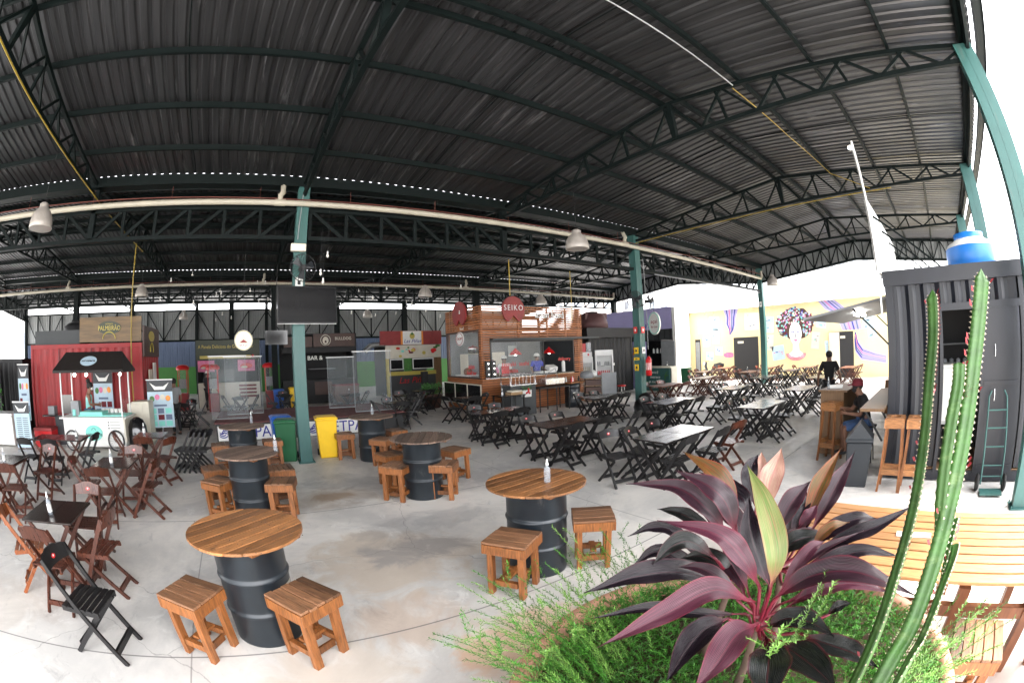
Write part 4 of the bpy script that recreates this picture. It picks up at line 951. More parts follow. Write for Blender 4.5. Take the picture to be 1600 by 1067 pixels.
for y0, y1, z1, nm in ((10.9, 12.6, 2.36, 'dark'), (4.85, 6.35, 2.38, 'right'), (15.05, 15.45, 2.36, 'narrow')):
    d_ = MB().bb(24.15, 24.19, y0-.05, y1+.05, .02, z1+.05).build('door_frame', 'yelwall', t)
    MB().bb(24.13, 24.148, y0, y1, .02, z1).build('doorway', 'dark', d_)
    if nm != 'narrow': MB().bb(24.11, 24.128, y1-.7 if nm == 'dark' else y0+.5, y1-.3 if nm == 'dark' else y0+.8, z1-.35, z1-.22).build('door_sign', 'cream', d_)
    if nm == 'right': MB().bb(24.08, 24.125, y0+.85, y1-.02, .02, z1-.02).build('door_leaf', 'cream', d_)
    if nm == 'narrow': MB().bb(24.10,24.128,y0+.05,y1-.05,.3,2.2).build('poster_stack', 'greyl', d_)
XM = 24.195
def mural(b, pts, lift=.0): b.panX(pts, XM-lift-.004, XM-lift)
rr = random.Random(21)
cols = ['lilac','mint','pink','navy','bluepan','white','maroon','poster','pink','mint','cream']
b = MB(); b.mat('sigbrown'); mural(b, [(8.46+1.2*(1+.05*math.sin(7*a))*math.cos(a), 2.95+.86*(1+.05*math.cos(9*a))*math.sin(a)) for a in [2*PI*k/60 for k in range(60)] if True], .001)
for k in range(330):
    a = rr.uniform(0, 2*PI); r_ = math.sqrt(rr.random()); cy = 8.46+1.24*r_*math.cos(a); cz = 2.97+.88*r_*math.sin(a)
    if abs(cy-8.45) < .50 and cz < 2.95 or rr.random() < .12: continue
    b.mat(rr.choice(cols)); mural(b, ell(cy, cz, rr.uniform(.03,.075), rr.uniform(.03,.07), 9), .006+.0003*(k % 9))
hair = b.build('mural_hair', None, t)
b = MB(); b.mat('whwall')
face = [(8.45+.40*math.cos(a)*(1-.22*(1 if math.sin(a) < -.2 else 0)*abs(math.sin(a))), 2.40+.66*math.sin(a)) for a in [2*PI*k/36 for k in range(36)]]
mural(b, face, .012); mural(b, [(8.62,1.85),(8.30,1.85),(8.30,1.45),(8.75,1.25),(8.95,.9),(7.95,.9),(8.15,1.25),(8.62,1.5)][:0] or [(8.28,1.95),(8.62,1.95),(8.66,1.5),(8.95,1.3),(8.95,1.1),(7.95,1.1),(7.95,1.3),(8.24,1.5)], .010)
b.mat('navy')
for s_ in (-1, 1):
    mural(b, ell(8.45+s_*.17, 2.50, .095, .045, 14), .016); b.mat('whwall'); mural(b, ell(8.45+s_*.17, 2.495, .04, .022, 10), .020); b.mat('navy')
    mural(b, [(8.45+s_*(.07+.05*k), 2.60+.035*math.sin(PI*k/4)) for k in range(5)]+[(8.45+s_*(.07+.05*k), 2.585+.03*math.sin(PI*k/4)) for k in range(4, -1, -1)], .016)
b.mat('greyl'); mural(b, [(8.44,2.45),(8.475,2.45),(8.50,2.22),(8.42,2.20)], .016)
b.mat('pink'); mural(b, ell(8.45, 2.05, .12, .05, 16), .016)
for k in range(3): mural(b, [(8.45+(.5+.07*k)*math.cos(a)*1.0, 1.35+(.26+.07*k)*math.sin(a)) for a in [PI+PI*j/16 for j in range(17)]]+[(8.45+(.46+.07*k)*math.cos(a), 1.35+(.22+.07*k)*math.sin(a)) for a in [2*PI-PI*j/16 for j in range(17)]], .018+.003*k)
b.build('mural_face', None, t)
def drape(name, pts, cl):
    b = MB(); b.mat('lilac'); mural(b, pts, .006)
    for i, f in enumerate((.2,.4,.6,.8)):
        b.mat(cl[i % len(cl)]); n = len(pts)//2; L_, R_ = pts[:n], pts[n:][::-1]; q = []
        for a_, c_ in zip(L_, R_): q.append((a_[0]*(1-f)+c_[0]*f, a_[1]*(1-f)+c_[1]*f))
        mural(b, [(y+.04, z) for y, z in q]+[(y-.04, z) for y, z in q[::-1]], .010+.001*i)
    b.build(name, None, t)
drape('mural_drape', [(13.25,4.05),(13.1,3.6),(13.15,3.2),(12.95,2.9),(12.9,2.6),(12.85,2.55),(12.6,2.8),(12.45,3.1),(12.4,3.5),(12.2,4.05)][:10], ['navy','pink','bluepan'])
drape('mural_drape', [(6.9,4.05),(6.5,3.6),(6.0,3.4),(5.7,2.9),(5.5,2.45),(4.3,2.45),(4.4,3.0),(5.1,3.4),(5.4,3.7),(5.9,4.05)], ['bluepan','pink','navy'])
drape('mural_drape', [(4.7,2.4),(4.6,1.9),(4.3,1.5),(3.6,1.25),(2.9,1.1),(2.9,.7),(3.6,.8),(4.4,.9),(4.75,1.3),(4.8,1.9)], ['navy','pink','bluepan'])
rr = random.Random(5)
b = MB()
for (cy, cz, w1, h1) in ((14.9,3.1,.6,.8),(14.0,3.3,.7,.8),(14.6,2.2,.5,.6),(13.9,2.5,.5,.9),(11.3,3.25,1.0,1.0),(13.7,1.6,.5,.5),(10.2,3.0,.7,.9),(10.2,2.0,.6,.9),(9.6,1.4,.8,.8),(7.2,2.0,.5,.9),(6.8,2.9,.6,.5),(6.4,1.5,.4,.9),(3.9,2.8,.7,.7),(4.0,3.5,.6,.5),(3.7,2.2,.5,.4),(14.4,1.3,.5,.5)):
    tl = rr.uniform(-.15,.15); q = [(cy+ x*w1/2*math.cos(tl)-z*h1/2*math.sin(tl), cz+x*w1/2*math.sin(tl)+z*h1/2*math.cos(tl)) for x, z in ((-1,-1),(1,-1),(1,1),(-1,1))]
    b.mat('poster' if rr.random() < .7 else 'cream'); mural(b, q, .003)
    for k in range(5):
        b.mat(rr.choice(['navy','mint','pink','bluepan','greyl'])); yy = cy+rr.uniform(-.35,.35)*w1; zz = cz+rr.uniform(-.38,.38)*h1
        mural(b, ell(yy, zz, rr.uniform(.03,.10), rr.uniform(.015,.04), 8), .008)
b.mat('pink'); mural(b, ell(13.0,1.35,.4,.17,18), .003)
b.build('mural_poster', None, t)['kind'] = 'stuff'
# ---- scooter by the yellow wall
t = thing('parked_scooter', 'small dark scooter parked against the yellow wall', 'scooter', (23.3, 13.6, 0), R(100))
for x in (-.6,.6):
    w_ = MB().tube([(x+.24*math.cos(a), 0, .26+.24*math.sin(a)) for a in [2*PI*k/20 for k in range(20)]], .05, 8, closed=True).build('wheel', 'rubber', t); MB().tube([(x,-.06,.26),(x,.06,.26)], .1, 10).build('rim', 'chrome', w_)
MB().tube([(-.6,0,.5),(-.45,0,.68),(-.1,0,.72),(.1,0,.5),(.2,0,.35),(.42,0,.38),(.55,0,.75),(.5,0,.98)], [.12,.16,.13,.10,.09,.08,.09,.07], 10).build('body', 'grey', t)
MB().tube([(-.65,0,.80),(-.4,0,.84),(0,0,.80)], [.09,.12,.08], 10).build('saddle', 'black', t); MB().tube([(.46,-.3,1.05),(.5,0,1.0),(.46,.3,1.05)], .02, 6).build('handlebar', 'black', t); MB().ball((.6,0,.9), .08, 8).build('headlight', 'whitem', t)
# ---- far apartment buildings
def block(x, y, w1, d1, h1, mat, lb, rz=0, fl=3.0, bay=3.2):
    t = thing('apartment_building', lb, 'building', (x, y, 0), rz)
    MB().bb(-w1/2,w1/2,-d1/2,d1/2,0,h1).build('wall', mat, t); MB().bb(-w1/2+.5,w1/2-.5,-d1/2+.5,d1/2-.5,h1,h1+1.2).build('roof', mat, t)
    MB().bb(-w1/6,w1/6,-d1/6,d1/6,h1+1.2,h1+4).build('stair_tower', mat, t)
    b = MB(); n = int(h1/fl)
    for k in range(1, n):
        for i in range(int(w1/bay)):
            xx = -w1/2+bay*(i+.5); b.bb(xx-.8,xx+.8,-d1/2-.05,-d1/2-.01,k*fl+.5,k*fl+2.0)
        for i in range(int(d1/bay)):
            yy = -d1/2+bay*(i+.5); b.bb(-w1/2-.05,-w1/2-.01,yy-.8,yy+.8,k*fl+.5,k*fl+2.0)
    b.build('window', 'win', t)['kind'] = 'stuff'
block(118, 26, 18, 18, 40, 'apart', 'tall pale tower block beyond the right end of the yellow building', R(10))
block(85, 62, 22, 14, 18, 'apart', 'wide pale apartment block above the white wall')
block(62, 66, 11, 12, 15.5, 'apartp', 'pinkish apartment block right behind the timber kiosk', R(-20))
block(74, 62, 11, 14, 16, 'apart', 'pale block left of the extinguisher column', R(-20))
block(115, 70, 24, 16, 24, 'apart', 'distant pale block behind the hanging bulbs')
block(-36, 62, 22, 14, 12, 'apart', 'grey block outside the open left end of the hall')
block(-30, 45, 14, 10, 6, 'apart', 'low white house outside the left end of the hall')
# ================================================================= blue black container on the right
t = thing('snack_container', 'blue black corrugated container stall with hatch, shelf and open doorway', 'container')
x0, x1, y0, y1, z0, z1 = 7.0, 13.0, -4.2, .8, .1, 3.02
b = MB(); corr(b, (x0+.03, .66), (x0+.03, -.17), z0+.1, 2.80, .27, .05, (-1,0)); b.build('front_wall', 'contB', t)
b = MB(); corr(b, (x0+.03, -.17), (x0+.03, -1.62), 2.50, 2.80, .27, .05, (-1,0)); b.build('lintel_wall', 'contB', t)
b = MB(); corr(b, (x0+.03, -1.66), (x0+.03, -4.1), z0+.1, 2.80, .27, .05, (-1,0)); b.build('front_wall', 'contB', t)
b = MB().bb(x0-.03, x0+.06, y0, y1+.02, 2.80, z1); b.build('fascia', 'contB', t)
b = MB().bb(x0-.02, x0+.06, -1.66, -.10, 2.40, 2.50).bb(x0-.015, x0+.05, -.17, -.11, .1, 2.40).bb(x0-.015, x0+.05, -.90, -.85, .1, 2.40); b.build('doorway_frame', 'contB', t)
d_ = MB().bb(x0-.012, x0+.02, -1.62, -.90, .14, 2.40); d_ = d_.build('side_door', 'contB', t)
MB().bb(x0-.028, x0-.013, -1.60, -.92, 1.36, 1.42).bb(x0-.028, x0-.013, -1.60, -.92, .2, .26).build('door_rail', 'contB', d_)
for z in (1.75, 1.15): MB().tube([(x0-.04, -1.12, z), (x0-.06, -1.12, z+.08), (x0-.04, -1.12, z+.16)], .01, 6).build('door_handle', 'chrome', d_)
MB().bb(x0+.0, x0+.09, .66, y1, .1, 2.80).build('corner_post', 'contB', t)
MB().bb(x0+.0, x1, y0+.02, y1-.0, .02, .16).build('base_frame', 'contB', t)
MB().bb(x0+.1, x1, y0+.02, y1-.05, 2.96, 3.0).build('roof', 'contB', t)
b = MB(); corr(b, (7.95, y1-.03), (x0+.09, y1-.03), .16, 2.98, .27, .04, (0,1)); corr(b, (x1, y1-.03), (11.6, y1-.03), .16, 2.98, .27, .04, (0,1)); corr(b, (11.6, y1-.03), (7.95, y1-.03), .16, 1.05, .27, .04, (0,1)); corr(b, (11.6, y1-.03), (7.95, y1-.03), 2.5, 2.98, .27, .04, (0,1))
b.build('court_side_wall', 'contB', t)
MB().bb(x1-.05, x1, y0, y1-.1, .16, 2.95).build('end_wall', 'contB', t); MB().bb(x0+.1, x1, y0, y0+.05, .16, 2.95).build('rear_wall', 'contB', t)
MB().bb(8.4, 8.45, y0+.1, y1-.1, .16, 2.95).build('inner_partition', 'dark', t)
MB().bb(7.05, 8.4, -2.0, .5, .161, .18).build('inner_floor', 'plyw', t)
MB().bb(6.62, 9.3, .82, 1.22, 1.06, 1.10).build('shelf_counter', 'plyw', t)
for x in (6.75, 7.9, 9.1): MB().bar((x, .83, .62), (x, 1.15, 1.05), .03, .03).build('bracket', 'black', t)
a_ = MB(); n_ = 14; vs = []
for k in range(2): vs += [(8.0 if k == 0 else 11.6, .82, 2.72), (8.0 if k == 0 else 11.6, 2.62, 2.44)]
a_.add([(8.0,.82,2.72),(11.6,.82,2.72),(11.6,2.62,2.44),(8.0,2.62,2.44),(8.0,.82,2.76),(11.6,.82,2.76),(11.6,2.62,2.48),(8.0,2.62,2.48)], [(0,1,2,3),(7,6,5,4),(0,4,5,1),(1,5,6,2),(2,6,7,3),(3,7,4,0)])
aw = a_.build('hatch_flap', 'greyl', t)
MB().bb(8.9, 9.6, 1.6, 1.75, 2.50, 2.55).build('flap_lamp', 'lit', aw); MB().bar((8.05, .85, 1.9), (8.05, 1.6, 2.58), .03, .03).build('strut', 'black', aw); MB().bar((11.5, .85, 1.9), (11.5, 1.6, 2.58), .03, .03).build('strut', 'black', aw)
b = MB(); b.bb(7.03,7.06,.87,.9,2.38,5.12); b.bb(7.02,7.07,.72,.86,2.38,2.41); b.bb(7.02,7.07,.72,.86,2.93,2.96); b.build('sign_post', 'whitem', t)
t2 = thing('roof_billboard', 'tall white framed billboard seen edge on above the right container', 'billboard')
MB().bb(7.08, 11.3, .88, .93, 3.05, 4.15).build('billboard_panel', 'white', t2); MB().bar((7.1,.9,3.0), (7.08,.9,5.1), .045, .05).build('billboard_post', 'clad', t2)
b = MB()
for x in (7.4, 8.6, 9.8, 11.0):
    MB().bar((x,.87,3.95), (x,-.3,3.02), .03, .03).build('brace', 'steel', t2)
MB().ball((7.05,.95,5.02), .035, 6).build('spot_lamp', 'lit', t2)
t = thing('blue_water_tank', 'bright blue round water tank with white lid on the right container', 'water tank', (8.55, -1.0, 3.0))
MB().lathe([(.50,0),(.55,.04),(.56,.38),(.55,.46)], 32).build('tank_body', 'tankb', t); MB().lathe([(.555,.462),(.5,.53),(.38,.58),(.36,.60)], 32).build('tank_shoulder', 'white', t); MB().lathe([(.33,.60),(.34,.70),(.001,.72)], 28).build('tank_lid', 'tankb', t)
t = thing('timber_screen', 'brown timber post with cream slatted screen behind the right container', 'screen')
MB().bb(12.95, 13.1, .95, 1.42, 0, 3.25).build('timber_post', 'slatD', t); b = MB()
for k in range(22): b.bb(12.3, 12.33, .83, 1.2, 1.7+k*.05, 1.72+k*.05)
b.build('screen_slat', 'white', t); MB().bb(12.3,12.34,.83,.92,0,1.7).bb(12.3,12.34,.93,1.2,0,1.65).build('screen_panel', 'cream', t)
MB().bb(13.0,14.2,1.0,1.6,.85,.9).bb(13.0,13.06,1.0,1.6,0,.85).bb(14.1,14.16,1.0,1.6,0,.85).build('side_bench', 'woodor', t)
t = thing('white_fridge_box', 'white chest fridge inside the container doorway', 'fridge', (7.75, -.30, .18)); MB().bb(-.25,.25,-.2,.2,.55,1.45).build('fridge_body', 'white', t, bevel=.02); MB().bb(-.25,.25,-.2,.2,.0,.5).build('fridge_stand', 'grey', t); MB().bb(-.28,-.252,-.18,.18,.6,1.4).build('fridge_door', 'white', t, bevel=.01)
t = thing('white_bin', 'white bin with black bag rim inside the container doorway', 'bin', (7.35, -.42, .18)); MB().lathe([(.15,0),(.19,.45)], 20).build('bin_body', 'white', t); MB().lathe([(.2,.42),(.21,.50),(.19,.53),(.001,.52)], 20).build('bag_rim', 'black', t)
t = thing('inner_shelf', 'dark shelf of dim jars high in the container doorway', 'shelf', (8.15, -.5, 0)); MB().bb(-.2,.2,-.5,.5,1.5,1.53).bb(-.2,.2,-.5,.5,1.9,1.93).build('shelves', 'cladD', t)
b = MB()
for k in range(7): b.lathe([(.045,0),(.045,.14),(.001,.16)], 10, (-.1, -.42+k*.14, 1.535))
b.build('jar', 'greyl', t)['kind'] = 'stuff'
# grey swing bin, tall bar stools, cabinet
t = thing('swing_bin', 'tall dark grey swing top bin beside the bar stools', 'bin', (6.62, 1.18, 0), R(8)); MB().box((0,0,.33),(.44,.42,.66), taper=.82).build('bin_body', 'grey', t, bevel=.015)
MB().box((0,0,.685),(.47,.45,.05)).build('bin_rim', 'grey', t, bevel=.01); b = MB(); b.add([(-.22,-.21,.71),(.22,-.21,.71),(.22,.21,.71),(-.22,.21,.71),(-.2,0,.93),(.2,0,.93)], [(0,1,5,4),(2,3,4,5),(1,2,5),(3,0,4)]); b.build('bin_lid', 'grey', t)
def bar_stool():
    t = thing('bar_stool', '', 'stool'); s = .30; H = 1.02
    b = MB()
    n = 20; sq = []; 
    for k in range(n):
        a = 2*PI*k/n+PI/4; r = s/2/max(abs(math.cos(a)), abs(math.sin(a))); sq.append((r*math.cos(a), r*math.sin(a)))
    ci = [(.085*math.cos(2*PI*k/n+PI/4), .085*math.sin(2*PI*k/n+PI/4)) for k in range(n)]
    b.add([(x,y,H) for x,y in sq]+[(x,y,H) for x,y in ci]+[(x,y,H-.02) for x,y in sq]+[(x,y,H-.02) for x,y in ci],
          [(k,(k+1)%n,n+(k+1)%n,n+k) for k in range(n)]+[(2*n+(k+1)%n,2*n+k,3*n+k,3*n+(k+1)%n) for k in range(n)]+[(n+k,n+(k+1)%n,3*n+(k+1)%n,3*n+k) for k in range(n)]+[((k+1)%n,k,2*n+k,2*n+(k+1)%n) for k in range(n)])
    b.build('seat', 'woodor', t); b = MB()
    for sx in (-1,1): b.bb(sx*s/2-.012, sx*s/2+.012, -s/2+.013, s/2-.013, H-.14, H-.021); b.bb(-s/2-.012, s/2+.012, sx*s/2-.012, sx*s/2+.012, H-.14, H-.021)
    b.build('apron', 'woodor', t)
    for sx in (-1,1):
        for sy in (-1,1): MB().bar((sx*(s/2+.02), sy*(s/2+.02), 0), (sx*(s/2-.03), sy*(s/2-.03), H-.03), .035, .035).build('leg', 'woodleg', t)
    b = MB()
    for sx in (-1,1): b.bb(sx*(s/2-.0)-.012, sx*(s/2)+.012, -s/2, s/2, .24, .32); b.bb(-s/2, s/2, sx*(s/2)-.012, sx*(s/2)+.012, .30, .38)
    b.build('foot_rail', 'woodor', t); return t
BS = Rep(bar_stool)
BS((6.52, .60), 0, 'tall pine bar stool against the dark container, left of the two', 'tall pine bar stools'); BS((6.52, .24), 0, 'tall pine bar stool against the dark container, next to the cactus', 'tall pine bar stools')
BS((7.85, 2.0), R(-15), 'tall pine bar stool tucked against the brown cabinet end', 'tall pine bar stools')
t = thing('wood_cabinet', 'tall brown wooden counter cabinet in front of the seated man', 'cabinet', (8.5, 2.05, 0), R(-5))
MB().bb(-.28,.35,-.22,.28,0,1.14).build('cabinet_body', 'plyw', t, bevel=.004); MB().bb(-.32,.95,-.30,.32,1.145,1.18).build('cabinet_top', 'plyw', t, bevel=.004); MB().bb(.35,.9,-.2,-.17,.1,1.14).build('back_panel', 'plyw', t)
t = thing('white_papers', 'white paper pile on the brown cabinet', 'paper', (8.7, 2.15, 1.181)); MB().box((0,0,.01),(.5,.3,.02), rz=.2).build('paper_stack', 'white', t)
SPC((8.35, 2.22, 1.18), 0, 'clear bottle standing on the brown cabinet', 'hand spray bottles')
t = thing('hand_truck', 'teal steel hand truck leaning on the dark container door', 'hand truck', (6.72, -1.18, 0))
b = MB()
for s_ in (-1,1): MB().tube([(-.16, s_*.19, .10), (.02, s_*.19, .75), (.14, s_*.17, 1.22), (.17, s_*.12, 1.30)], .015, 8).build('side_tube', 'steelT', t)
for z in (.2,.34,.58,.82,1.05): MB().tube([(-.16+z*.23,-.19,z),(-.16+z*.23,.19,z)], .011, 6).build('rung', 'steelT', t)
MB().bb(-.42,-.17,-.2,.2,.03,.05).build('toe_plate', 'steelT', t)
for s_ in (-1,1):
    w_ = MB().tube([(-.12+.09*math.cos(a), s_*.25, .12+.09*math.sin(a)) for a in [2*PI*k/18 for k in range(18)]], .032, 8, closed=True).build('wheel', 'rubber', t); MB().tube([(-.12, s_*.27, .12), (-.12, s_*.23, .12)], .07, 12).build('rim', 'grey', w_)
# slatted timber table and stool by the planter
t = thing('slatted_table', 'long honey coloured slatted timber table beside the cactus', 'table')
b = MB(); n = 9; X0_, X1_ = 2.58, 3.74; wd = (X1_-X0_)/n; rr = random.Random(3)
for i in range(n): dz = rr.uniform(-.002,.002); b.bb(X0_+i*wd, X0_+(i+1)*wd-.022, -2.6, .95, .725+dz, .75+dz)
b.build('tabletop', 'benchw', t, bevel=.003)
for y in (-.32, .45, -1.2): MB().bb(X0_+.03, X1_-.03, y-.04, y+.04, .63, .724).build('cross_beam', 'slatD', t)
MB().bb(2.72, 2.78, -2.5, .8, .42, .50).build('long_rail', 'slatD', t)
for y in (-1.15, .5):
    for x in (2.75, 3.5): MB().bar((x, y+.0, 0), (x, y, .63), .08, .09).build('leg', 'slatD', t)
for y in (-.2, -.52): MB().bar((2.75, y, .28), (2.75, y, .63), .1, .07).build('hanger_block', 'slatD', t)
o = stool_mesh(8); o.location = (2.33, -.70, 0); o.rotation_euler[2] = R(90); o['label'] = 'pine stool under the slatted table by the terracotta pot'; o['group'] = 'square pine stools'
t = thing('paper_napkin', 'white napkin lying on the slatted table', 'napkin', (3.2, .0, .752)); MB().box((0,0,.004),(.08,.3,.006), rz=.05).build('paper', 'white', t)
# brown metal bench end at the right edge
t = thing('dark_bench', 'dark timber bench leg frame at the right lower edge', 'bench', (2.05, -1.35, 0)); MB().bb(-.5,.9,-.2,.15,.42,.45).build('seat', 'slatD', t)
for x in (-.4,.75): MB().bar((x,-.1,0),(x,.05,.42),.05,.06).build('leg','slatD',t)
# ================================================================= stage with clear sheets
t = thing('low_stage', 'low stage platform covered in worn maroon carpet', 'stage'); MB().bb(-1.2, 4.25, 12.15, 15.0, .0, .47).build('platform', 'black', t); MB().bb(-1.25, 4.3, 12.1, 15.05, .471, .50).build('carpet', 'carpet', t)
t = thing('stage_banner', 'white banner with blue letters along the stage front', 'banner')
for i, x in enumerate((-.05, 2.25)):
    s = MB().bb(x-1.05 if i else x-1.1, x+1.3 if i else x+1.05, 12.07, 12.09, .03, .42).build('banner_sheet', 'white', t)
    text('banner_letters', 'SETPAR', .42, (x+.35 if i else x-.0, 12.064, .225), '-y', 'navy', s, sx=.95, align='CENTER')
    b = MB(); b.mat('navy')
    lx = x-.72 if i else x-.98
    for k in range(3):
        pts = [(lx+.13*math.cos(a)*(.55+.2*k)+.02*k, .22+.05*(1-k)+.07*math.sin(a)) for a in [PI+PI*j/12 for j in range(13)]]; 
        b.panY(pts+[(p[0]*1., p[1]+.03) for p in pts[::-1]], 12.062, 12.068)
        pts = [(lx+.13*math.cos(a)*(.55+.2*k)+.10-.02*k, .24+.05*(1-k)+.07*math.sin(a)) for a in [PI*j/12 for j in range(13)]]; b.panY(pts+[(p[0], p[1]-.03) for p in pts[::-1]], 12.062, 12.068)
    b.build('wave_logo', None, s)
def sheet(x0, x1, y, z0, z1, lb, rz=0):
    t = thing('clear_sheet', lb, 'plastic screen', ((x0+x1)/2, y, z0), rz, 'clear plastic screens on the stage'); w1 = (x1-x0)/2; h1 = z1-z0
    b = MB(); n = 30; vs = []
    rr = random.Random(int(x0*10)+5)
    for k in range(n+1):
        x = -w1+2*w1*k/n; d = .02*math.sin(k*1.9)+rr.uniform(-.012,.012)
        vs += [(x, d, 0), (x, d*.3, h1)]
    b.add(vs, [(2*k, 2*k+2, 2*k+3, 2*k+1) for k in range(n)], True); b.build('plastic_film', 'plexi', t)
    MB().bb(-w1-.04,w1+.04,-.02,.02,h1,h1+.025).build('top_bar', 'whitem', t); MB().bb(-w1,w1,-.03,.03,-.02,0).build('bottom_bar', 'greyl', t)
    for s_ in (-1,1): MB().tube([(s_*w1,0,0),(s_*w1,0,h1)], .006, 6).build('edge_tube', 'greyl', t)
sheet(-1.35, -.25, 12.9, .52, 2.22, 'clear plastic screen at the left end of the stage, front one'); sheet(-.95, .25, 13.9, .52, 2.2, 'clear plastic screen at the left end of the stage, rear one', R(10))
sheet(3.0, 4.15, 12.8, .52, 2.25, 'clear plastic screen at the right end of the stage, taller front one'); sheet(2.45, 3.3, 14.2, .52, 2.1, 'clear plastic screen at the right end of the stage, rear green tinted one', R(-8))
# TV on the column, speaker, fans
t = thing('wall_tv', 'large black flat television hung on the teal column', 'television', (1.13, 8.86, 3.16), R(6)); MB().box((0,0,0),(1.26,.05,.74), rx=-.12).build('tv_body', 'black', t, bevel=.008); MB().box((0,-.030,.0),(1.22,.006,.70), rx=-.12).build('tv_screen', 'screen', t)
MB().box((0,.015,-.373),(1.25,.03,.012)).build('tv_edge', 'whitem', t); MB().bb(-.12,.12,.03,.16,-.1,.2).build('wall_bracket', 'black', t)
t = thing('black_screen', 'black hanging screen between the hot food and dark stalls', 'television', (.9, 16.3, 2.62)); MB().bb(-.42,.42,-.03,.03,0,.5).build('tv_body', 'screen', t); MB().tube([(0,0,.5),(0,0,2.9)], .015, 6).build('hanger', 'black', t)
t = thing('emergency_lamp', 'pale emergency light box high on the teal column', 'lamp', (.92, 8.93, 4.32)); MB().box((0,0,0),(.32,.1,.16)).build('lamp_box', 'cream', t, bevel=.01); MB().box((0,-.052,-.01),(.26,.006,.1)).build('lamp_lens', 'whitem', t)
def fan(loc, rz, lb):
    t = thing('wall_fan', lb, 'fan', loc, rz, 'black wall fans on columns')
    b = MB()
    for k in range(26):
        a = 2*PI*k/26; b.tube([(.03*math.cos(a),-.12,.03*math.sin(a)),(.2*math.cos(a),-.13,.2*math.sin(a)),(.27*math.cos(a),-.06,.27*math.sin(a)),(.2*math.cos(a),.02,.2*math.sin(a))], .004, 4, cap=False)
    b.tube([(.27*math.cos(a),-.06,.27*math.sin(a)) for a in [2*PI*k/28 for k in range(28)]], .009, 5, closed=True); b.build('cage', 'black', t)
    for k in range(3):
        a = 2*PI*k/3+.3; c, s_ = math.cos(a), math.sin(a)
        MB().mat('grey').add([(.03*c-.03*s_,-.08,.03*s_+.03*c),(.22*c-.09*s_,-.05,.22*s_+.09*c),(.23*c+.07*s_,-.09,.23*s_-.07*c),(.03*c+.03*s_,-.07,.03*s_-.03*c)], [(0,1,2,3)]) if False else None
        q = MB(); q.add([(.03*c-.03*s_,-.08,.03*s_+.03*c),(.22*c-.09*s_,-.05,.22*s_+.09*c),(.23*c+.07*s_,-.09,.23*s_-.07*c),(.03*c+.03*s_,-.07,.03*s_-.03*c)], [(0,1,2,3)]); q.build('blade', 'grey', t)
    MB().tube([(0,-.12,0),(0,.12,0)], .055, 12).build('motor', 'black', t); MB().tube([(0,.1,0),(0,.2,-.12),(0,.27,-.12)], .02, 6).build('wall_arm', 'black', t)
fan((1.0, 8.74, 3.86), R(8), 'wall fan above the television on the teal column')
fan((10.70, 9.0, 3.55), R(-75), 'wall fan on the extinguisher column, left one'); fan((10.98, 8.72, 3.5), R(10), 'wall fan on the extinguisher column, right one')
# pendant bell lamps
def bell():
    t = thing('bell_lamp', '', 'lamp'); MB().lathe([(.245,0),(.255,.015),(.25,.1),(.225,.2),(.17,.29),(.11,.34),(.10,.36)], 32).build('lamp_shade', 'lampc', t); MB().lathe([(.10,.36),(.10,.41),(.05,.44),(.001,.45)], 16).build('lamp_housing', 'lampc', t)
    MB().lathe([(.001,.0),(.10,.02),(.215,.035)], 24).build('lamp_lens', 'whitem', t); MB().tube([(0,0,.5),(0,0,1.6)], .006, 5).build('cord', 'black', t); return t
BL = Rep(bell)
for x, y, z, lb in ((-4.2,6.85,4.22,'aged bell lamp in front of the long pipe, far left'),(6.33,6.85,4.22,'aged bell lamp on the long pipe, above the right tables'),(-4.15,15.05,4.2,'bell lamp above the wood print sign'),(6.3,15.05,4.2,'bell lamp left of the kiosk disc signs'),
    (-3.7,22.3,4.08,'small bell lamp against the clad wall, left'),(6.05,22.3,4.08,'small bell lamp against the clad wall, above the red sign'),(16.7,6.7,4.22,'bell lamp hanging against the white sky above the mural'),(11.8,15.3,4.1,'bell lamp beside the column behind the kiosk')): BL((x,y,z), 0, lb, 'bell shaped pendant lamps')
# hanging bulbs over the stage and court
def bulbf():
    t = thing('hanging_bulb', '', 'light bulb'); MB().lathe([(.001,.03),(.022,.045),(.028,.065),(.018,.095),(.012,.11)], 12).build('glass_bulb', 'bulb', t); MB().lathe([(.014,.11),(.014,.145),(.001,.15)], 8).build('socket', 'whitem', t); MB().tube([(0,0,.16),(0,0,.9)], .003, 4).build('cord', 'black', t); return t
BU = Rep(bulbf); rr = random.Random(31); spots = ['over the stage','left of the teal column','right of the television','before the clad wall','under the second pipe']
for k in range(46):
    x = rr.uniform(-3, 6.5); y = rr.uniform(12.2, 17); z = rr.uniform(3.3, 4.4)
    BU((x, y, z), 0, 'small clear bulb hanging in the dark over the stage', 'clear bulbs strung over the stage')
for x, y, z in ((1.32,7.6,3.80),(1.22,7.7,3.50),(1.30,7.9,3.38)): BU((x, y, z), 0, 'larger clear bulb hanging just in front of the television', 'bulbs in front of the television')
for x, y, z in ((17.5,10.6,3.35),(17.5,10.1,3.2),(16.3,9.0,3.45)): BU((x, y, z), 0, 'clear bulb hanging against the white sky left of the mural', 'bulbs against the sky')
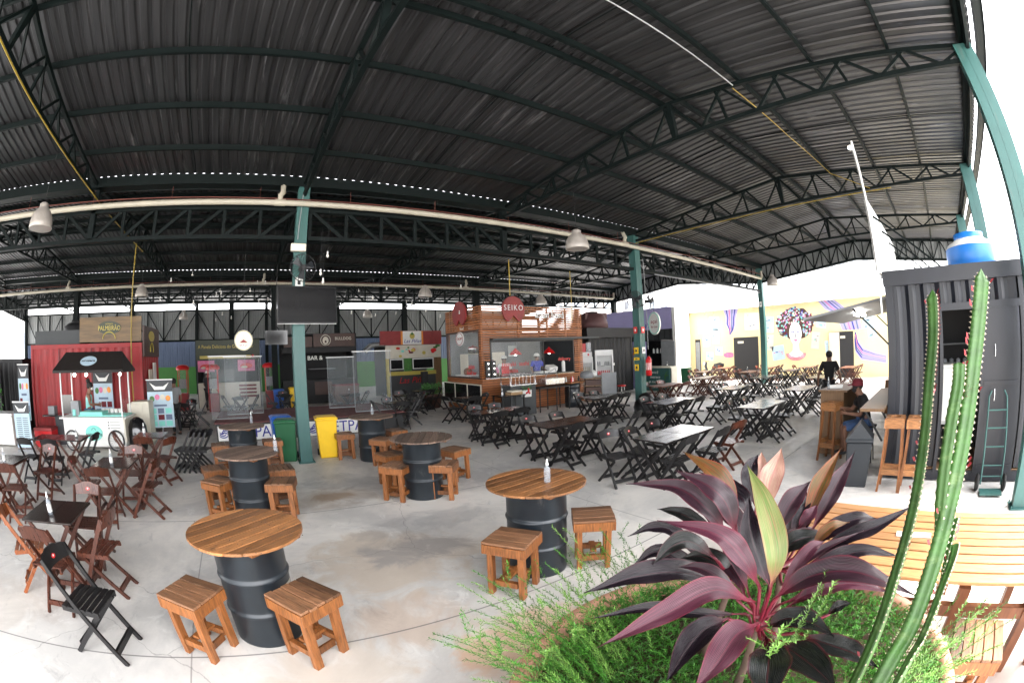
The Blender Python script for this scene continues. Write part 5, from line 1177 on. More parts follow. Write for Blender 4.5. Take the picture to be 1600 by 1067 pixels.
# round lit sign
t = thing('round_sign', 'round white lit hanging sign with pale red emblem above the stage', 'sign', (-.22, 10.2, 2.54)); MB().panY(ell(0,0,.22,.22,32), -.03, .03).build('sign_face', 'litsoft', t)
b = MB(); b.mat('gold'); b.tube([(.205*math.cos(a),-.035,.205*math.sin(a)) for a in [2*PI*k/28 for k in range(28)]], .008, 5, closed=True); b.mat('cream'); b.panY([(-.13,-.07),(.13,-.07),(0,.16)], -.036, -.031); b.mat('redsign'); b.panY([(-.1,-.05),(.1,-.05),(0,.02)], -.040, -.037); b.build('emblem', None, t)
text('lettering', 'BRASA', .07, (0,-.042,-.11), '-y', 'redsign', t); MB().tube([(0,0,.22),(0,0,2.5)], .005, 5).build('hanger', 'black', t)
# bins by the teal column
def wbin(name, mat, loc, rz, lb, lid=None, h_=.88):
    t = thing(name, lb, 'bin', loc, rz, 'wheeled plastic bins'); MB().box((0,0,h_*.47),(.46,.48,h_*.92), taper=.80).build('bin_body', mat, t, bevel=.015); l_ = MB().box((0,0,h_*.955),(.50,.53,.045)).box((0,-.02,h_*.99),(.42,.44,.03)).build('lid', lid or mat, t, bevel=.012)
    for s_ in (-1,1): w_ = MB().tube([(s_*.2-.02,.22,.07),(s_*.2+.02,.22,.07)], .07, 14).build('wheel', 'rubber', t)
    MB().tube([(-.18,.27,h_*.93),(.18,.27,h_*.93)], .014, 6).build('handle', lid or mat, t)
wbin('wheeled_bin', 'green', (.62, 9.45, 0), R(-8), 'green plastic bin left of the teal column'); wbin('wheeled_bin', 'yellow', (1.52, 9.5, 0), R(-5), 'bright yellow plastic bin right of the teal column'); wbin('wheeled_bin', 'blue', (.55, 10.1, 0), R(3), 'blue plastic bin hidden behind the green bin')
wbin('wheeled_bin', 'blue', (1.05, 19.0, 0), 0, 'small blue bin far behind the stage'); wbin('wheeled_bin', 'yellow', (1.72, 18.6, 0), 0, 'small yellow bin far behind the stage', h_=.95)
wbin('wheeled_bin', 'green', (19.6, 13.2, 0), R(20), 'green roofed bin right of the palm print counter')
# extinguisher column things
t = thing('fire_extinguisher', 'red fire extinguisher hung on the court column', 'extinguisher', (11.05, 8.88, 1.18)); MB().lathe([(.08,0),(.095,.02),(.095,.5),(.06,.56),(.03,.6),(.001,.61)], 20).build('cylinder', 'red', t); MB().tube([(0,0,.6),(.06,-.02,.66)], .016, 6).build('valve', 'black', t); MB().tube([(0,-.0,.6),(.1,-.05,.55),(.11,-.04,.2)], .012, 6).build('hose', 'rubber', t); MB().lathe([(.0965,.18),(.0965,.4)], 12).build('paper_label', 'white', t)
for i, (loc, sz, c1, c2, lb) in enumerate((((10.80,9.17,2.62),(.01,.14,.2),'red','white','red square extinguisher sign on the left face of the court column'),((10.976,9.0,2.62),(.16,.01,.2),'red','white','red square extinguisher sign on the right face of the court column'),
   ((10.80,9.17,1.98),(.01,.18,.2),'yellow','black','upper yellow warning sticker on the court column'),((10.80,9.17,1.72),(.01,.24,.08),'yellow','black','narrow yellow strip sticker on the court column'),((10.80,9.17,1.45),(.01,.16,.2),'yellow','black','lower yellow warning sticker on the court column'),
   ((10.976,9.0,1.98),(.16,.01,.2),'white','black','white notice beside the upper yellow sticker'),((.83-.01+.15,8.995,3.62),(.16,.01,.22),'white','black','white switch plate above the television'),((20.87,9.17,3.9),(.01,.14,.26),'white','greyl','white paper on the far teal column'))):
    t = thing('column_sign', lb, 'sign', loc); MB().box((0,0,0), sz).build('sign_plate', c1, t); d_ = V((-1,0,0)) if sz[0] < .02 else V((0,-1,0)); MB().box(tuple(d_*.0065), tuple(k*.4 if k > .02 else .004 for k in sz)).build('pictogram', c2, t)
t = thing('black_bags', 'pile of black bin bags at the foot of the court column', 'bag', (10.6, 8.55, 0)); b = MB(); rr = random.Random(9)
def lump(c, r, seed, sz=.8):
    rr = random.Random(seed); b = MB(); n = 10; vs = []
    for i in range(n+1):
        for k in range(16):
            th = PI*i/n; ph = 2*PI*k/16; q = r*(1+.12*math.sin(3*ph+seed+2*th)+.08*rr.uniform(-1,1)); vs.append((c[0]+q*math.sin(th)*math.cos(ph), c[1]+q*math.sin(th)*math.sin(ph), c[2]-q*sz*math.cos(th)))
    b.add(vs, [(i*16+k, i*16+(k+1)%16, (i+1)*16+(k+1)%16, (i+1)*16+k) for i in range(n) for k in range(16)], True); return b
lump((-.2,.0,.28),.36,1).build('bin_bag', 'black', t); lump((.35,-.05,.24),.32,4).build('bin_bag', 'black', t); lump((.1,.2,.45),.26,7).build('bin_bag', 'black', t)
# ================================================================= ice cream cart and neighbours
t = thing('ice_cream_cart', 'white ice cream cart with dark brown awning and two spoked wheels', 'cart', (-4.68, 11.45, 0))
MB().bb(-1.0,1.0,-.42,.42,.12,.80).build('cart_body', 'white', t, bevel=.015); MB().bb(-1.10,1.10,-.50,.50,.80,.84).build('cart_top', 'white', t, bevel=.006)
MB().bb(-.5,1.05,-.3,.3,.845,.875).build('mint_mat', 'mint', t); MB().bb(-.45,.3,-.28,.25,.876,.95).build('tub_rim', 'mint', t)
s = MB().panY(ell(.02,.46,.28,.19,30), -.432, -.4205).build('logo_oval', 'mint', t); text('lettering', 'sorveteria', .13, (.02,-.436,.43), '-y', 'grey', s); b = MB(); b.mat('grey'); b.tube([(.02+.06*math.cos(a),-.436,.53+.05*math.sin(a)) for a in [PI*k/8 for k in range(9)]], .006, 4); b.build('logo_mark', None, s)
b = MB(); b.mat('grey')
for k in range(3): b.bb(.50,.54,-.4235,-.4205,.70-k*.07,.73-k*.07); b.bb(.57,.88,-.4235,-.4205,.71-k*.07,.72-k*.07)
b.build('contact_line', None, t)['kind'] = 'stuff'
for x in (-.72,.72):
    w_ = MB().tube([(x+.24*math.cos(a),-.47,.28+.24*math.sin(a)) for a in [2*PI*k/32 for k in range(32)]], .022, 8, closed=True).build('wheel', 'rubber', t)
    b = MB()
    for k in range(16): a = 2*PI*k/16; b.tube([(x,-.47,.28),(x+.23*math.cos(a),-.47,.28+.23*math.sin(a))], .003, 4)
    b.tube([(x+.215*math.cos(a),-.47,.28+.215*math.sin(a)) for a in [2*PI*k/32 for k in range(32)]], .008, 5, closed=True); b.build('rim', 'chrome', w_); MB().tube([(x,-.50,.28),(x,-.42,.28)], .03, 10).build('hub', 'black', w_)
for x in (-.98,.98):
    for y in (-.42,.40): MB().tube([(x,y,.84),(x*1.0,y,1.97)], .022, 10).build('post', 'whitem', t)
b = MB(); b.add([(-1.15,-.62,1.96),(1.15,-.62,1.96),(.95,.0,2.40),(-.95,0,2.40),(-1.15,.62,1.96),(1.15,.62,1.96),(-1.15,-.62,1.90),(1.15,-.62,1.90),(1.15,.62,1.9),(-1.15,.62,1.9)], [(0,1,2,3),(3,2,5,4),(0,3,4),(1,5,2),(6,7,1,0),(7,8,5,1),(8,9,4,5),(9,6,0,4)]); aw = b.build('awning', 'awn', t)
q = MB(); R_ = []; nrm = V((0,-.44,.62)).normalized(); u = V((1,0,0)); v_ = V((0,.62,.44)).normalized(); c = V((-.02,-.33,2.17))+nrm*.012
ring = [c+u*.27*math.cos(a)+v_*.19*math.sin(a) for a in [2*PI*k/28 for k in range(28)]]; q.add(ring+[p-nrm*.008 for p in ring], [tuple(range(28)), tuple(range(28,56))[::-1]]+[(k,28+k,28+(k+1)%28,(k+1)%28) for k in range(28)]); s = q.build('awning_logo', 'poster', aw)
mt_ = Matrix.Translation(c+nrm*.003) @ Matrix((u, v_, nrm)).transposed().to_4x4(); MB().mesh(textmesh('sorveteria', .11), mt_).build('lettering', 'grey', s)
for x in (-.72,-.3,.82): MB().ball((x,.1,1.84), .045, 7).build('lamp_bulb', 'lit', t)
MB().bb(1.01,1.06,-.5,.3,.25,.83).build('side_flap', 'cream', t); MB().bb(1.0,1.005,-.4,.4,.85,1.25).build('side_glass', 'glass', t)
for k in range(5):
    o = thing('paper_cup', 'white tub stacked on the cart counter, %s from the woman' % ('first','second','third','fourth','last')[k], 'cup', (-4.55+.14*k, 11.75, .845 if k < 4 else .845)); MB().lathe([(.05,0),(.065,.13),(.001,.13)], 14).build('cup_body', 'white', o)
t = thing('napkin_dispenser', 'white and mint dispenser at the cart left post', 'dispenser', (-5.35, 11.4, .845)); MB().bb(-.14,.14,-.1,.1,0,.36).build('dispenser_body', 'greyl', t); MB().bb(-.08,.02,-.13,-.102,0,.16).build('mint_cup', 'mint', t)
def stand(loc, rz, w1, h1, z0, lb, seed):
    t = thing('banner_stand', lb, 'banner', loc, rz); s = MB().bb(-w1/2,w1/2,-.01,.01,z0,z0+h1).build('banner_sheet', 'poster', t); MB().bb(-w1/2-.02,w1/2+.02,-.03,.03,z0+h1,z0+h1+.03).build('top_bar', 'whitem', t); MB().bb(-w1/2,w1/2,-.06,.06,0,.06).build('foot', 'greyl', t); MB().bb(-.02,.02,.02,.04,.06,z0+h1).build('pole', 'greyl', t)
    b = MB(); b.mat('grey').bb(-w1/2,w1/2,-.014,-.0105,z0+h1*.76,z0+h1); b.mat('white'); b.panY([(-w1*.38,z0+h1*.95),(-w1*.2,z0+h1*.80),(w1*.2,z0+h1*.80),(w1*.38,z0+h1*.95),(w1*.15,z0+h1*.87),(-w1*.15,z0+h1*.87)], -.018, -.0145)
    rr = random.Random(seed)
    if seed != 2:
        for k, cl in enumerate(('greenleaf','pink','cream','orange')): b.mat(cl); b.panY(ell(-w1*.32+k*w1*.21, z0+h1*.63+rr.uniform(-.03,.03), w1*.1, h1*.06, 14), -.016, -.0125)
        b.mat('bluepan').bb(-w1*.25,w1*.25,-.016,-.0125,z0+h1*.45,z0+h1*.49)
        for r_ in range(3):
            for c_ in range(3): b.mat(rr.choice(['bluepan','maroon','grey','mint','poster'])).bb(-w1*.42+c_*w1*.3,-w1*.42+c_*w1*.3+w1*.24,-.014,-.0115,z0+.04+r_*h1*.135,z0+.04+r_*h1*.135+h1*.11)
    else:
        for r_ in range(14): b.mat('grey').bb(-w1*.36,-w1*.03,-.014,-.0115,z0+.08+r_*h1*.045,z0+.095+r_*h1*.045); b.bb(w1*.05,w1*.38,-.014,-.0115,z0+.08+r_*h1*.045,z0+.095+r_*h1*.045)
    b.build('print', None, s)
stand((-2.98, 12.9, 0), R(8), .82, 1.30, .32, 'pale banner stand with food photos right of the red container', 1)
stand((-7.10, 10.75, 0), R(10), .58, 1.1, .1, 'narrow price list banner stand left of the dark table', 2)
stand((-5.05, 13.15, 0), 0, .72, 1.45, .45, 'food photo banner behind the woman at the cart', 3)
stand((-8.3, 12.9, 0), R(15), .45, 1.6, .5, 'reddish photo banner in front of the black container', 4)
t = thing('chest_freezer', 'white chest freezer at the left edge', 'freezer', (-8.35, 11.55, 0)); MB().bb(-.75,.5,-.35,.35,.05,.80).build('freezer_body', 'white', t, bevel=.02); MB().bb(-.76,.51,-.36,.36,.805,.87).build('freezer_lid', 'whitem', t, bevel=.015)
t = thing('white_cabinet', 'white stepped cabinet between the cart and the photo banner', 'cabinet', (-3.55, 12.5, 0)); MB().bb(-.35,.15,-.3,.3,0,1.05).build('cabinet_body', 'cream', t, bevel=.01); MB().bb(-.2,.35,-.29,.31,0,1.10).build('cabinet_step', 'cream', t, bevel=.01)
t = thing('black_egg_bin', 'glossy black round bin beside the cart', 'bin', (-3.38, 11.35, 0)); MB().lathe([(.22,0),(.27,.15),(.28,.4)], 24).build('bin_body', 'black', t); MB().lathe([(.285,.4),(.27,.58),(.19,.74),(.08,.80),(.001,.81)], 24).build('dome_lid', 'screen', t)
t = thing('side_counter', 'dark counter with screen and bin left of the cart', 'counter', (-6.35, 12.2, 0)); MB().bb(-.6,.5,-.3,.3,.74,.78).build('counter_top', 'tabblack', t); MB().bb(-.1,.5,-.28,.28,0,.74).build('cabinet', 'grey', t); MB().box((.3,0,1.05),(.4,.05,.5), rz=.2).build('monitor', 'screen', t); MB().bb(-.45,-.2,-.1,.15,.785,1.0).build('white_box', 'greyl', t)
t = thing('red_crate_stack', 'red patterned crates beneath the dark counter', 'crate', (-6.75, 11.7, 0)); MB().bb(-.35,.35,-.25,.25,0,.42).build('crate_body', 'red', t); MB().bb(-.36,.36,-.26,.26,.425,.5).build('crate_rim', 'redsign', t)
t = thing('leaf_wall', 'artificial green leaf wall at the left edge', 'hedge', (-10.6, 12.8, 0)); b = MB(); rr = random.Random(6)
MB().bb(-1.6,1.2,.0,.06,0,2.1).build('backing', 'dark', t)
for k in range(2200):
    p = V((rr.uniform(-1.6,1.2), rr.uniform(-.1,0), rr.uniform(0,2.1))); q = V([rr.uniform(-.06,.06) for _ in range(3)]); r_ = V([rr.uniform(-.06,.06) for _ in range(3)]); b.add([p, p+q, p+q+r_, p+r_], [(0,1,2,3)])
b.build('foliage', 'greenleaf', t)
# ================================================================= far stalls
t = thing('hot_food_stall', 'dark olive food stall with gold lettering and food photos', 'stall')
MB().bb(-2.85,.32,20.9,21.0,2.15,3.02).build('fascia', 'sigolive', t); text('gold_lettering', 'A Panela Deliciosa do Grande Sabor', .22, (-1.35,20.88,2.72), '-y', 'gold', t, sx=.85)
MB().bb(-2.65,-.1,20.86,20.9,2.2,2.33).build('orange_strip', 'gold', t); MB().bb(-2.85,.3,23.4,23.5,0,3.0).build('rear_wall', 'cladD', t); MB().bb(-2.85,-2.8,21.0,23.4,0,3.0).build('side_wall', 'cladD', t); MB().bb(.27,.32,21.0,23.4,0,3.0).build('side_wall', 'cladD', t); MB().bb(-2.8,.27,21.0,23.4,2.98,3.02).build('roof', 'cladD', t)
for i, x in enumerate((-2.35,-.35)):
    s = MB().bb(x-.42,x+.42,20.93,20.98,1.62,2.12).build('food_photo', 'pink', t); b = MB(); b.mat('red'); b.panY(ell(x,1.85,.3,.12,20), 20.915, 20.925); b.mat('cream'); b.panY(ell(x-.1,1.8,.16,.05,16), 20.905, 20.913); b.build('food_print', None, s)
MB().bb(-2.8,.27,20.95,21.25,.0,1.12).build('counter', 'cream', t); b = MB(); b.mat('maroon')
for k in range(4): b.bb(-.75,.1,20.93,20.95,.45+k*.16,.54+k*.16)
b.build('red_stripe', None, t); MB().bb(-1.9,-1.0,21.4,22.2,1.12,1.7).build('warming_cabinet', 'glass', t); MB().bb(-2.35,-2.1,21.0,21.05,2.20,2.26).build('lamp', 'lit', t); MB().ball((-.02,20.8,2.28),.07,7).build('red_lamp', 'red', t)
def popc(loc, lb):
    t = thing('popcorn_cabinet', lb, 'cabinet', loc, 0, 'red topped glass cabinets'); MB().bb(-.24,.24,-.24,.24,0,.75).build('base', 'redsign', t); b = MB()
    for x in (-.22,.22):
        for y in (-.22,.22): b.bb(x-.015,x+.015,y-.015,y+.015,.75,1.75)
    b.build('frame', 'red', t); MB().bb(-.2,.2,-.21,-.205,.78,1.72).build('glass_front', 'glass', t); MB().lathe([(.33,1.75),(.34,1.85),(.22,1.95),(.001,1.98)], 20).build('red_top', 'red', t); MB().bb(-.18,.18,-.1,.15,.95,1.35).build('contents', 'greyl', t)
popc((-1.9,19.6,0), 'red topped cabinet seen through the left clear screens'); popc((.75,20.3,0), 'red topped glass cabinet right of the hot food stall'); popc((-3.45,20.3,0), 'plain cabinet left of the hot food stall')
t = thing('dark_stall', 'black stall with round dog emblem sign and dim shelves', 'stall')
s = MB().bb(2.95,5.0,20.9,21.0,2.62,3.22).build('fascia', 'sigbrown', t); b = MB(); b.mat('cream'); b.tube([(3.55+.24*math.cos(a),20.88,2.92+.24*math.sin(a)) for a in [2*PI*k/24 for k in range(24)]], .02, 5, closed=True); b.panY(ell(3.55,2.9,.15,.18,16), 20.87, 20.89); b.mat('sigbrown'); b.panY(ell(3.55,2.85,.05,.06,10), 20.86, 20.869); b.build('emblem', None, s)
text('lettering', 'BULLDOG', .2, (4.42,20.88,2.98), '-y', 'cream', s, sx=.9); MB().bb(1.5,2.9,20.95,21.0,2.62,3.1).build('menu_screen', 'sigbrown', t)
MB().bb(1.4,5.1,23.0,23.1,0,3.2).build('rear_wall', 'dark', t); MB().bb(5.0,5.1,21.0,23.0,0,3.2).build('side_wall', 'contK', t); MB().bb(1.4,5.1,21.0,23.0,3.18,3.24).build('roof', 'contK', t); MB().bb(1.4,5.0,20.95,21.4,0,1.1).build('counter', 'contK', t); MB().bb(1.4,5.0,20.85,21.0,2.35,2.6).build('shutter_box', 'contK', t)
text('lit_lettering', 'BAR &', .3, (3.3,22.9,2.1), '-y', 'litsoft', t); MB().bb(2.9,4.2,21.9,22.9,1.55,1.58).build('shelf', 'greyl', t); MB().bb(2.95,3.8,20.92,20.945,.4,1.0).build('front_sign', 'sigbrown', t)
t = thing('trailer_stall', 'food trailer with red and white roof sign and yellow trimmed counter', 'stall')
s = MB().bb(6.3,9.6,20.9,21.0,2.62,3.30).build('roof_sign', 'redsign', t); b = MB(); b.mat('orange').bb(7.38,8.58,20.885,20.9,2.63,3.29); b.mat('white').bb(7.48,8.48,20.875,20.885,2.63,3.29); b.mat('gold'); b.panY(ell(7.98,3.05,.14,.15,16), 20.865, 20.874); b.mat('greenleaf'); b.panY([(7.88,3.1),(8.08,3.1),(7.98,3.26)], 20.86, 20.8645); b.build('sign_centre', None, s)
text('script_lettering', 'Las Piñas', .26, (7.98,20.86,2.79), '-y', 'navy', s, shear=.35)
MB().bb(6.6,9.6,21.0,21.1,1.95,2.6).build('upper_panel', 'cream', t); b = MB(); rr = random.Random(12)
for k in range(22): b.mat(rr.choice(['greenleaf','cream','red','mint','gold','maroon'])); b.panY(ell(rr.uniform(6.75,9.5), rr.uniform(2.02,2.55), rr.uniform(.05,.17), rr.uniform(.04,.1), 12), 20.985-.001*k, 20.997)
b.build('mural_print', None, t)['kind'] = 'stuff'
MB().bb(6.6,6.75,21.0,21.1,0,1.95).build('corner', 'gold', t); MB().bb(9.2,9.6,21.0,21.1,0,1.95).build('corner', 'plyw', t); MB().bb(7.55,7.95,21.0,21.08,1.3,1.95).build('pillar', 'greenleaf', t)
for x0_, x1_ in ((6.8,7.5),(8.0,9.15)): f = MB().bb(x0_,x1_,20.96,21.0,1.40,1.44).bb(x0_,x1_,20.96,21.0,1.88,1.93).bb(x0_,x0_+.04,20.96,21.0,1.44,1.88).bb(x1_-.04,x1_,20.96,21.0,1.44,1.88).build('window', 'whitem', t); MB().bb(x0_+.04,x1_-.04,20.985,20.992,1.44,1.88).build('pane', 'screen', f)
MB().bb(6.75,9.2,20.8,21.0,1.12,1.30).build('counter_trim', 'gold', t); MB().bb(6.75,9.2,20.9,21.0,.2,1.12).build('counter_front', 'cladD', t); text('script_lettering', 'Las Piñas', .42, (7.95,20.88,.85), '-y', 'red', t, shear=.35); MB().bb(6.6,9.6,23.0,23.1,0,2.6).build('rear_wall', 'cladD', t); MB().bb(6.6,9.6,21.1,23.0,2.58,2.62).build('roof', 'cladD', t)
MB().tube([(5.6,21.3,2.35),(5.9,21.3,2.62),(6.3,21.3,2.66),(6.8,21.3,2.66)], .13, 14).build('duct', 'galv', t)
t = thing('large_planter', 'round terracotta coloured planter with bushy plant before the trailer', 'planter', (6.95, 16.2, 0)); MB().lathe([(.3,0),(.42,.5),(.45,.55),(.001,.54)], 24).build('pot', 'sigbrown', t); b = MB(); rr = random.Random(77)
for k in range(900):
    a = rr.uniform(0,2*PI); r_ = .42*rr.random()**.4; p = V((r_*math.cos(a), r_*math.sin(a), .55+rr.random()*.4)); q = V([rr.uniform(-.06,.06) for _ in range(3)]); r2 = V([rr.uniform(-.05,.05) for _ in range(3)]); b.add([p,p+q,p+q+r2], [(0,1,2)])
b.build('foliage', 'greenleaf', t)
t = thing('side_speaker', 'slim black loudspeaker left of the timber kiosk', 'speaker', (7.1, 17.3, .9)); MB().bb(-.12,.12,-.12,.12,0,.5).build('speaker_body', 'black', t); MB().tube([(0,0,0),(0,0,-.9)], .02, 6).build('pole', 'black', t)
t = thing('brown_cabinet', 'maroon brown cabinet behind the right stage screens', 'cabinet', (3.75, 17.6, 0)); MB().bb(-.5,.5,-.3,.3,0,1.0).build('cabinet_body', 'sigbrown', t); MB().bb(-.52,.52,-.32,.32,1.0,1.04).build('cabinet_top', 'maroon', t)
# ================================================================= people
import bmesh
def skinned(nodes, edges, root=0, sub=2):
    """nodes: (x,y,z,r[,r2]) -> evaluated mesh grown with the skin modifier"""
    me = bpy.data.meshes.new('k'); bm = bmesh.new(); ly = bm.verts.layers.skin.verify(); vs = []
    for nd in nodes:
        v = bm.verts.new(nd[:3]); v[ly].radius = (nd[3], nd[4] if len(nd) > 4 else nd[3]); vs.append(v)
    for a, c in edges: bm.edges.new((vs[a], vs[c]))
    vs[root][ly].use_root = True
    bm.to_mesh(me); bm.free(); o = bpy.data.objects.new('k', me); COL.objects.link(o)
    s = o.modifiers.new('s', 'SKIN'); s.use_smooth_shade = True; o.modifiers.new('u', 'SUBSURF').levels = sub; o.modifiers['u'].render_levels = sub
    dg = bpy.context.evaluated_depsgraph_get(); out = bpy.data.meshes.new_from_object(o.evaluated_get(dg)); bpy.data.objects.remove(o); return out
def link(name, me, mat, parent):
    o = bpy.data.objects.new(name, me); COL.objects.link(o); me.materials.clear(); me.materials.append(m[mat]); o.parent = parent
    me.polygons.foreach_set('use_smooth', [True]*len(me.polygons)); return o
def person(label, loc, rz, J, shirt, pants, hair='short', mask=None, cap=None, capmat='maroon', sleeves=True, apron=None, shoes='black', scale=1.0):
    """J: joints in local space, the figure faces +y. keys: hip chest neck head (V), arms [(sh,el,wr)], legs [(hp,kn,an)]"""
    t = thing('person', label, 'person', loc, rz)
    t.scale = (scale,)*3
    hip, chest, neck, head = [V(J[k]) for k in ('hip', 'chest', 'neck', 'head')]
    N_, E_ = [], []
    def nd(p, r, r2=None): N_.append((*p, r, r2 or r)); return len(N_)-1
    def ed(a, c): E_.append((a, c))
    h = nd(hip, .13, .10); w_ = nd(hip.lerp(chest, .5), .125, .095); c = nd(chest, .14, .10); n0 = nd(neck, .066); ed(h, w_); ed(w_, c); ed(c, n0)
    hd = (head-neck); h1 = nd(neck+hd*.45+V((0,.015,0)), .075, .085); h2 = nd(head, .086, .098); h3 = nd(head+V((0,-.005,.07)), .06, .07); ed(n0, h1); ed(h1, h2); ed(h2, h3)
    for sh, el, wr in J['arms']:
        sh, el, wr = V(sh), V(el), V(wr); a = nd(sh, .055); b_ = nd(sh.lerp(el, .5), .047); e = nd(el, .040); f = nd(el.lerp(wr, .4), .038); g = nd(wr, .026); ed(c, a); ed(a, b_); ed(b_, e); ed(e, f); ed(f, g)
        d_ = (wr-el).normalized(); side = d_.cross(V((0,1,0)) if abs(d_.y) < .8 else V((0,0,1))).normalized(); fw = side.cross(d_)
        pl = nd(wr+d_*.05, .032, .018); ed(g, pl)
        for k, L_ in enumerate((.062,.072,.068,.052)):
            b0 = wr+d_*.085+fw*(.027-.018*k); q1 = nd(b0, .0085); q2 = nd(b0+d_*L_*.5+side*.008, .008); q3 = nd(b0+d_*L_*.9+side*.025, .007); ed(pl, q1); ed(q1, q2); ed(q2, q3)
        q1 = nd(wr+d_*.045+fw*.035, .010); q2 = nd(wr+d_*.085+fw*.055+side*.01, .009); ed(pl, q1); ed(q1, q2)
    for hp, kn, an in J['legs']:
        hp, kn, an = V(hp), V(kn), V(an); a = nd(hp, .088); b_ = nd(hp.lerp(kn, .5), .075); e = nd(kn, .057); f = nd(kn.lerp(an, .35), .055); g = nd(an, .036); ft = nd(an+V((0,.06,-.045)), .035, .03); tt = nd(an+V((0,.16,-.055)), .032, .02); ed(h, a); ed(a, b_); ed(b_, e); ed(e, f); ed(f, g); ed(g, ft); ed(ft, tt)
    link('body', skinned(N_, E_), 'skin', t)
    # shirt
    N_, E_ = [], []
    h = nd(hip+V((0,0,-.07)), .162, .135); w_ = nd(hip.lerp(chest, .5), .145, .115); c = nd(chest+V((0,0,.03)), .178, .125); n0 = nd(chest.lerp(neck, .85), .085); ed(h, w_); ed(w_, c); ed(c, n0)
    if sleeves:
        for sh, el, wr in J['arms']:
            sh, el = V(sh), V(el); a = nd(sh, .082); b_ = nd(sh.lerp(el, .7), .066); ed(c, a); ed(a, b_)
    link('shirt', skinned(N_, E_), shirt, t)
    N_, E_ = [], []
    h = nd(hip, .145, .12)
    for hp, kn, an in J['legs']:
        hp, kn, an = V(hp), V(kn), V(an); a = nd(hp, .100); b_ = nd(hp.lerp(kn, .5), .088); e = nd(kn, .072); ed(h, a); ed(a, b_); ed(b_, e)
        if pants != 'shorts': g = nd(an+V((0,0,.02)), .056); ed(e, g)
    link('trousers' if pants != 'shorts' else 'shorts', skinned(N_, E_), 'denim' if pants == 'shorts' else pants, t)
    for hp, kn, an in J['legs']:
        an = V(an); link('shoe', skinned([(*(an+V((0,-.02,-.03))), .045, .045), (*(an+V((0,.07,-.05))), .046, .034), (*(an+V((0,.17,-.058))), .042, .026)], [(0,1),(1,2)]), shoes, t)
    rr = random.Random(3)
    hb = MB(); hc = head+V((0,-.012,.028))
    if hair == 'bun': hb.ball(hc, .105, 10, 1, 1.05, 1.0); hb.ball(hc+V((0,-.05,.12)), .07, 8)
    elif hair == 'curly':
        for k in range(60):
            d_ = V([rr.gauss(0,1) for _ in range(3)]).normalized()
            if d_.y > .45 and d_.z < .4: continue
            hb.ball(hc+V((d_.x*.085, d_.y*.09, abs(d_.z)*.10 if d_.z > 0 else d_.z*.05)), .034, 5)
    else: hb.ball(hc, .104, 10, .96, 1.08, .93)
    if not (cap == 'full'): hb.build('hair', 'hair', t)
    for sx in (-1,1): MB().ball(head+V((sx*.082,-.005,-.015)), .026, 6, .5, .8, 1.2).build('ear', 'skin', t)
    MB().ball(head+V((0,.098,-.022)), .017, 6, .8, 1, 1.3).build('nose', 'skin', t)
    for sx in (-1,1): MB().ball(head+V((sx*.032,.083,.012)), .011, 6, 1.3, .6, .7).build('eye', 'black', t)
    if mask: MB().ball(head+V((0,.045,-.045)), .072, 8, 1.0, .85, .75).build('face_mask', mask, t)
    else: MB().ball(head+V((0,.088,-.055)), .018, 6, 1.4, .5, .35).build('mouth', 'redsign', t)
    if cap:
        MB().lathe([(.112,.02),(.115,.05),(.098,.105),(.055,.135),(.001,.142)], 24, tuple(head+V((0,-.008,.0)))).build('cap', capmat, t)
        if cap != 'chef': MB().box(tuple(head+V((0,.135,.035))), (.15,.10,.008), rx=-.12).build('cap_peak', capmat, t)
    if apron: MB().box(tuple(hip.lerp(chest, .45)+V((0,.135,0))), (.30,.02,.50)).build('apron', apron, t)
    return t
stand_ = lambda ar=.2, fw=.0: dict(hip=(0,0,.95), chest=(0,.0,1.30), neck=(0,-.005,1.47), head=(0,.02,1.615),
    arms=[((sx*.185,0,1.40),(sx*(.24+ar*.3),-.02+fw*.3,1.13),(sx*(.25+ar*.35),.05+fw,.90)) for sx in (-1,1)], legs=[((sx*.095,0,.90),(sx*.11,.02,.50),(sx*.12,-.01,.085)) for sx in (-1,1)])
P1 = stand_(.25); person('standing man in a black t-shirt seen from behind among the tables', (12.2, 3.22, 0), R(-80), P1, 'clothK', 'clothK', scale=1.02)
t = None
J2 = dict(hip=(0,0,.80), chest=(0,.10,1.13), neck=(0,.16,1.27), head=(0,.21,1.40), arms=[((-.18,.1,1.20),(-.26,.18,.96),(-.16,.42,.98)),((.18,.1,1.20),(.24,.26,.98),(.12,.48,1.02))],
   legs=[((-.1,.05,.77),(-.15,.46,.74),(-.14,.40,.36)),((.1,.05,.77),(.16,.46,.72),(.15,.42,.32))])
person('seated man with maroon cap, black mask and denim shorts at the container counter', (7.95, 1.32, -.12), R(22), J2, 'clothK', 'shorts', mask='clothK', cap='peak', shoes='grey')
t = thing('high_seat', 'dark high stool under the seated man', 'stool', (7.95, 1.28, 0)); MB().lathe([(.17,.60),(.18,.63),(.001,.64)], 20).build('seat', 'black', t)
for k in range(4): a = PI/4+k*PI/2; MB().tube([(.1*math.cos(a),.1*math.sin(a),.6),(.2*math.cos(a),.2*math.sin(a),0)], .013, 6).build('leg', 'black', t)
JW = dict(hip=(0,0,.92), chest=(0,.03,1.22), neck=(0,.05,1.38), head=(0,.09,1.515), arms=[((-.16,.03,1.31),(-.2,.06,1.06),(-.1,.30,1.02)),((.16,.03,1.31),(.2,.08,1.06),(.1,.32,1.06))], legs=[((sx*.09,0,.87),(sx*.1,.02,.48),(sx*.1,-.01,.085)) for sx in (-1,1)])
person('woman in a mint sleeveless top and mask serving at the ice cream cart', (-5.2, 12.1, 0), R(-75), JW, 'clothM', 'denim', hair='bun', mask='white', sleeves=False)
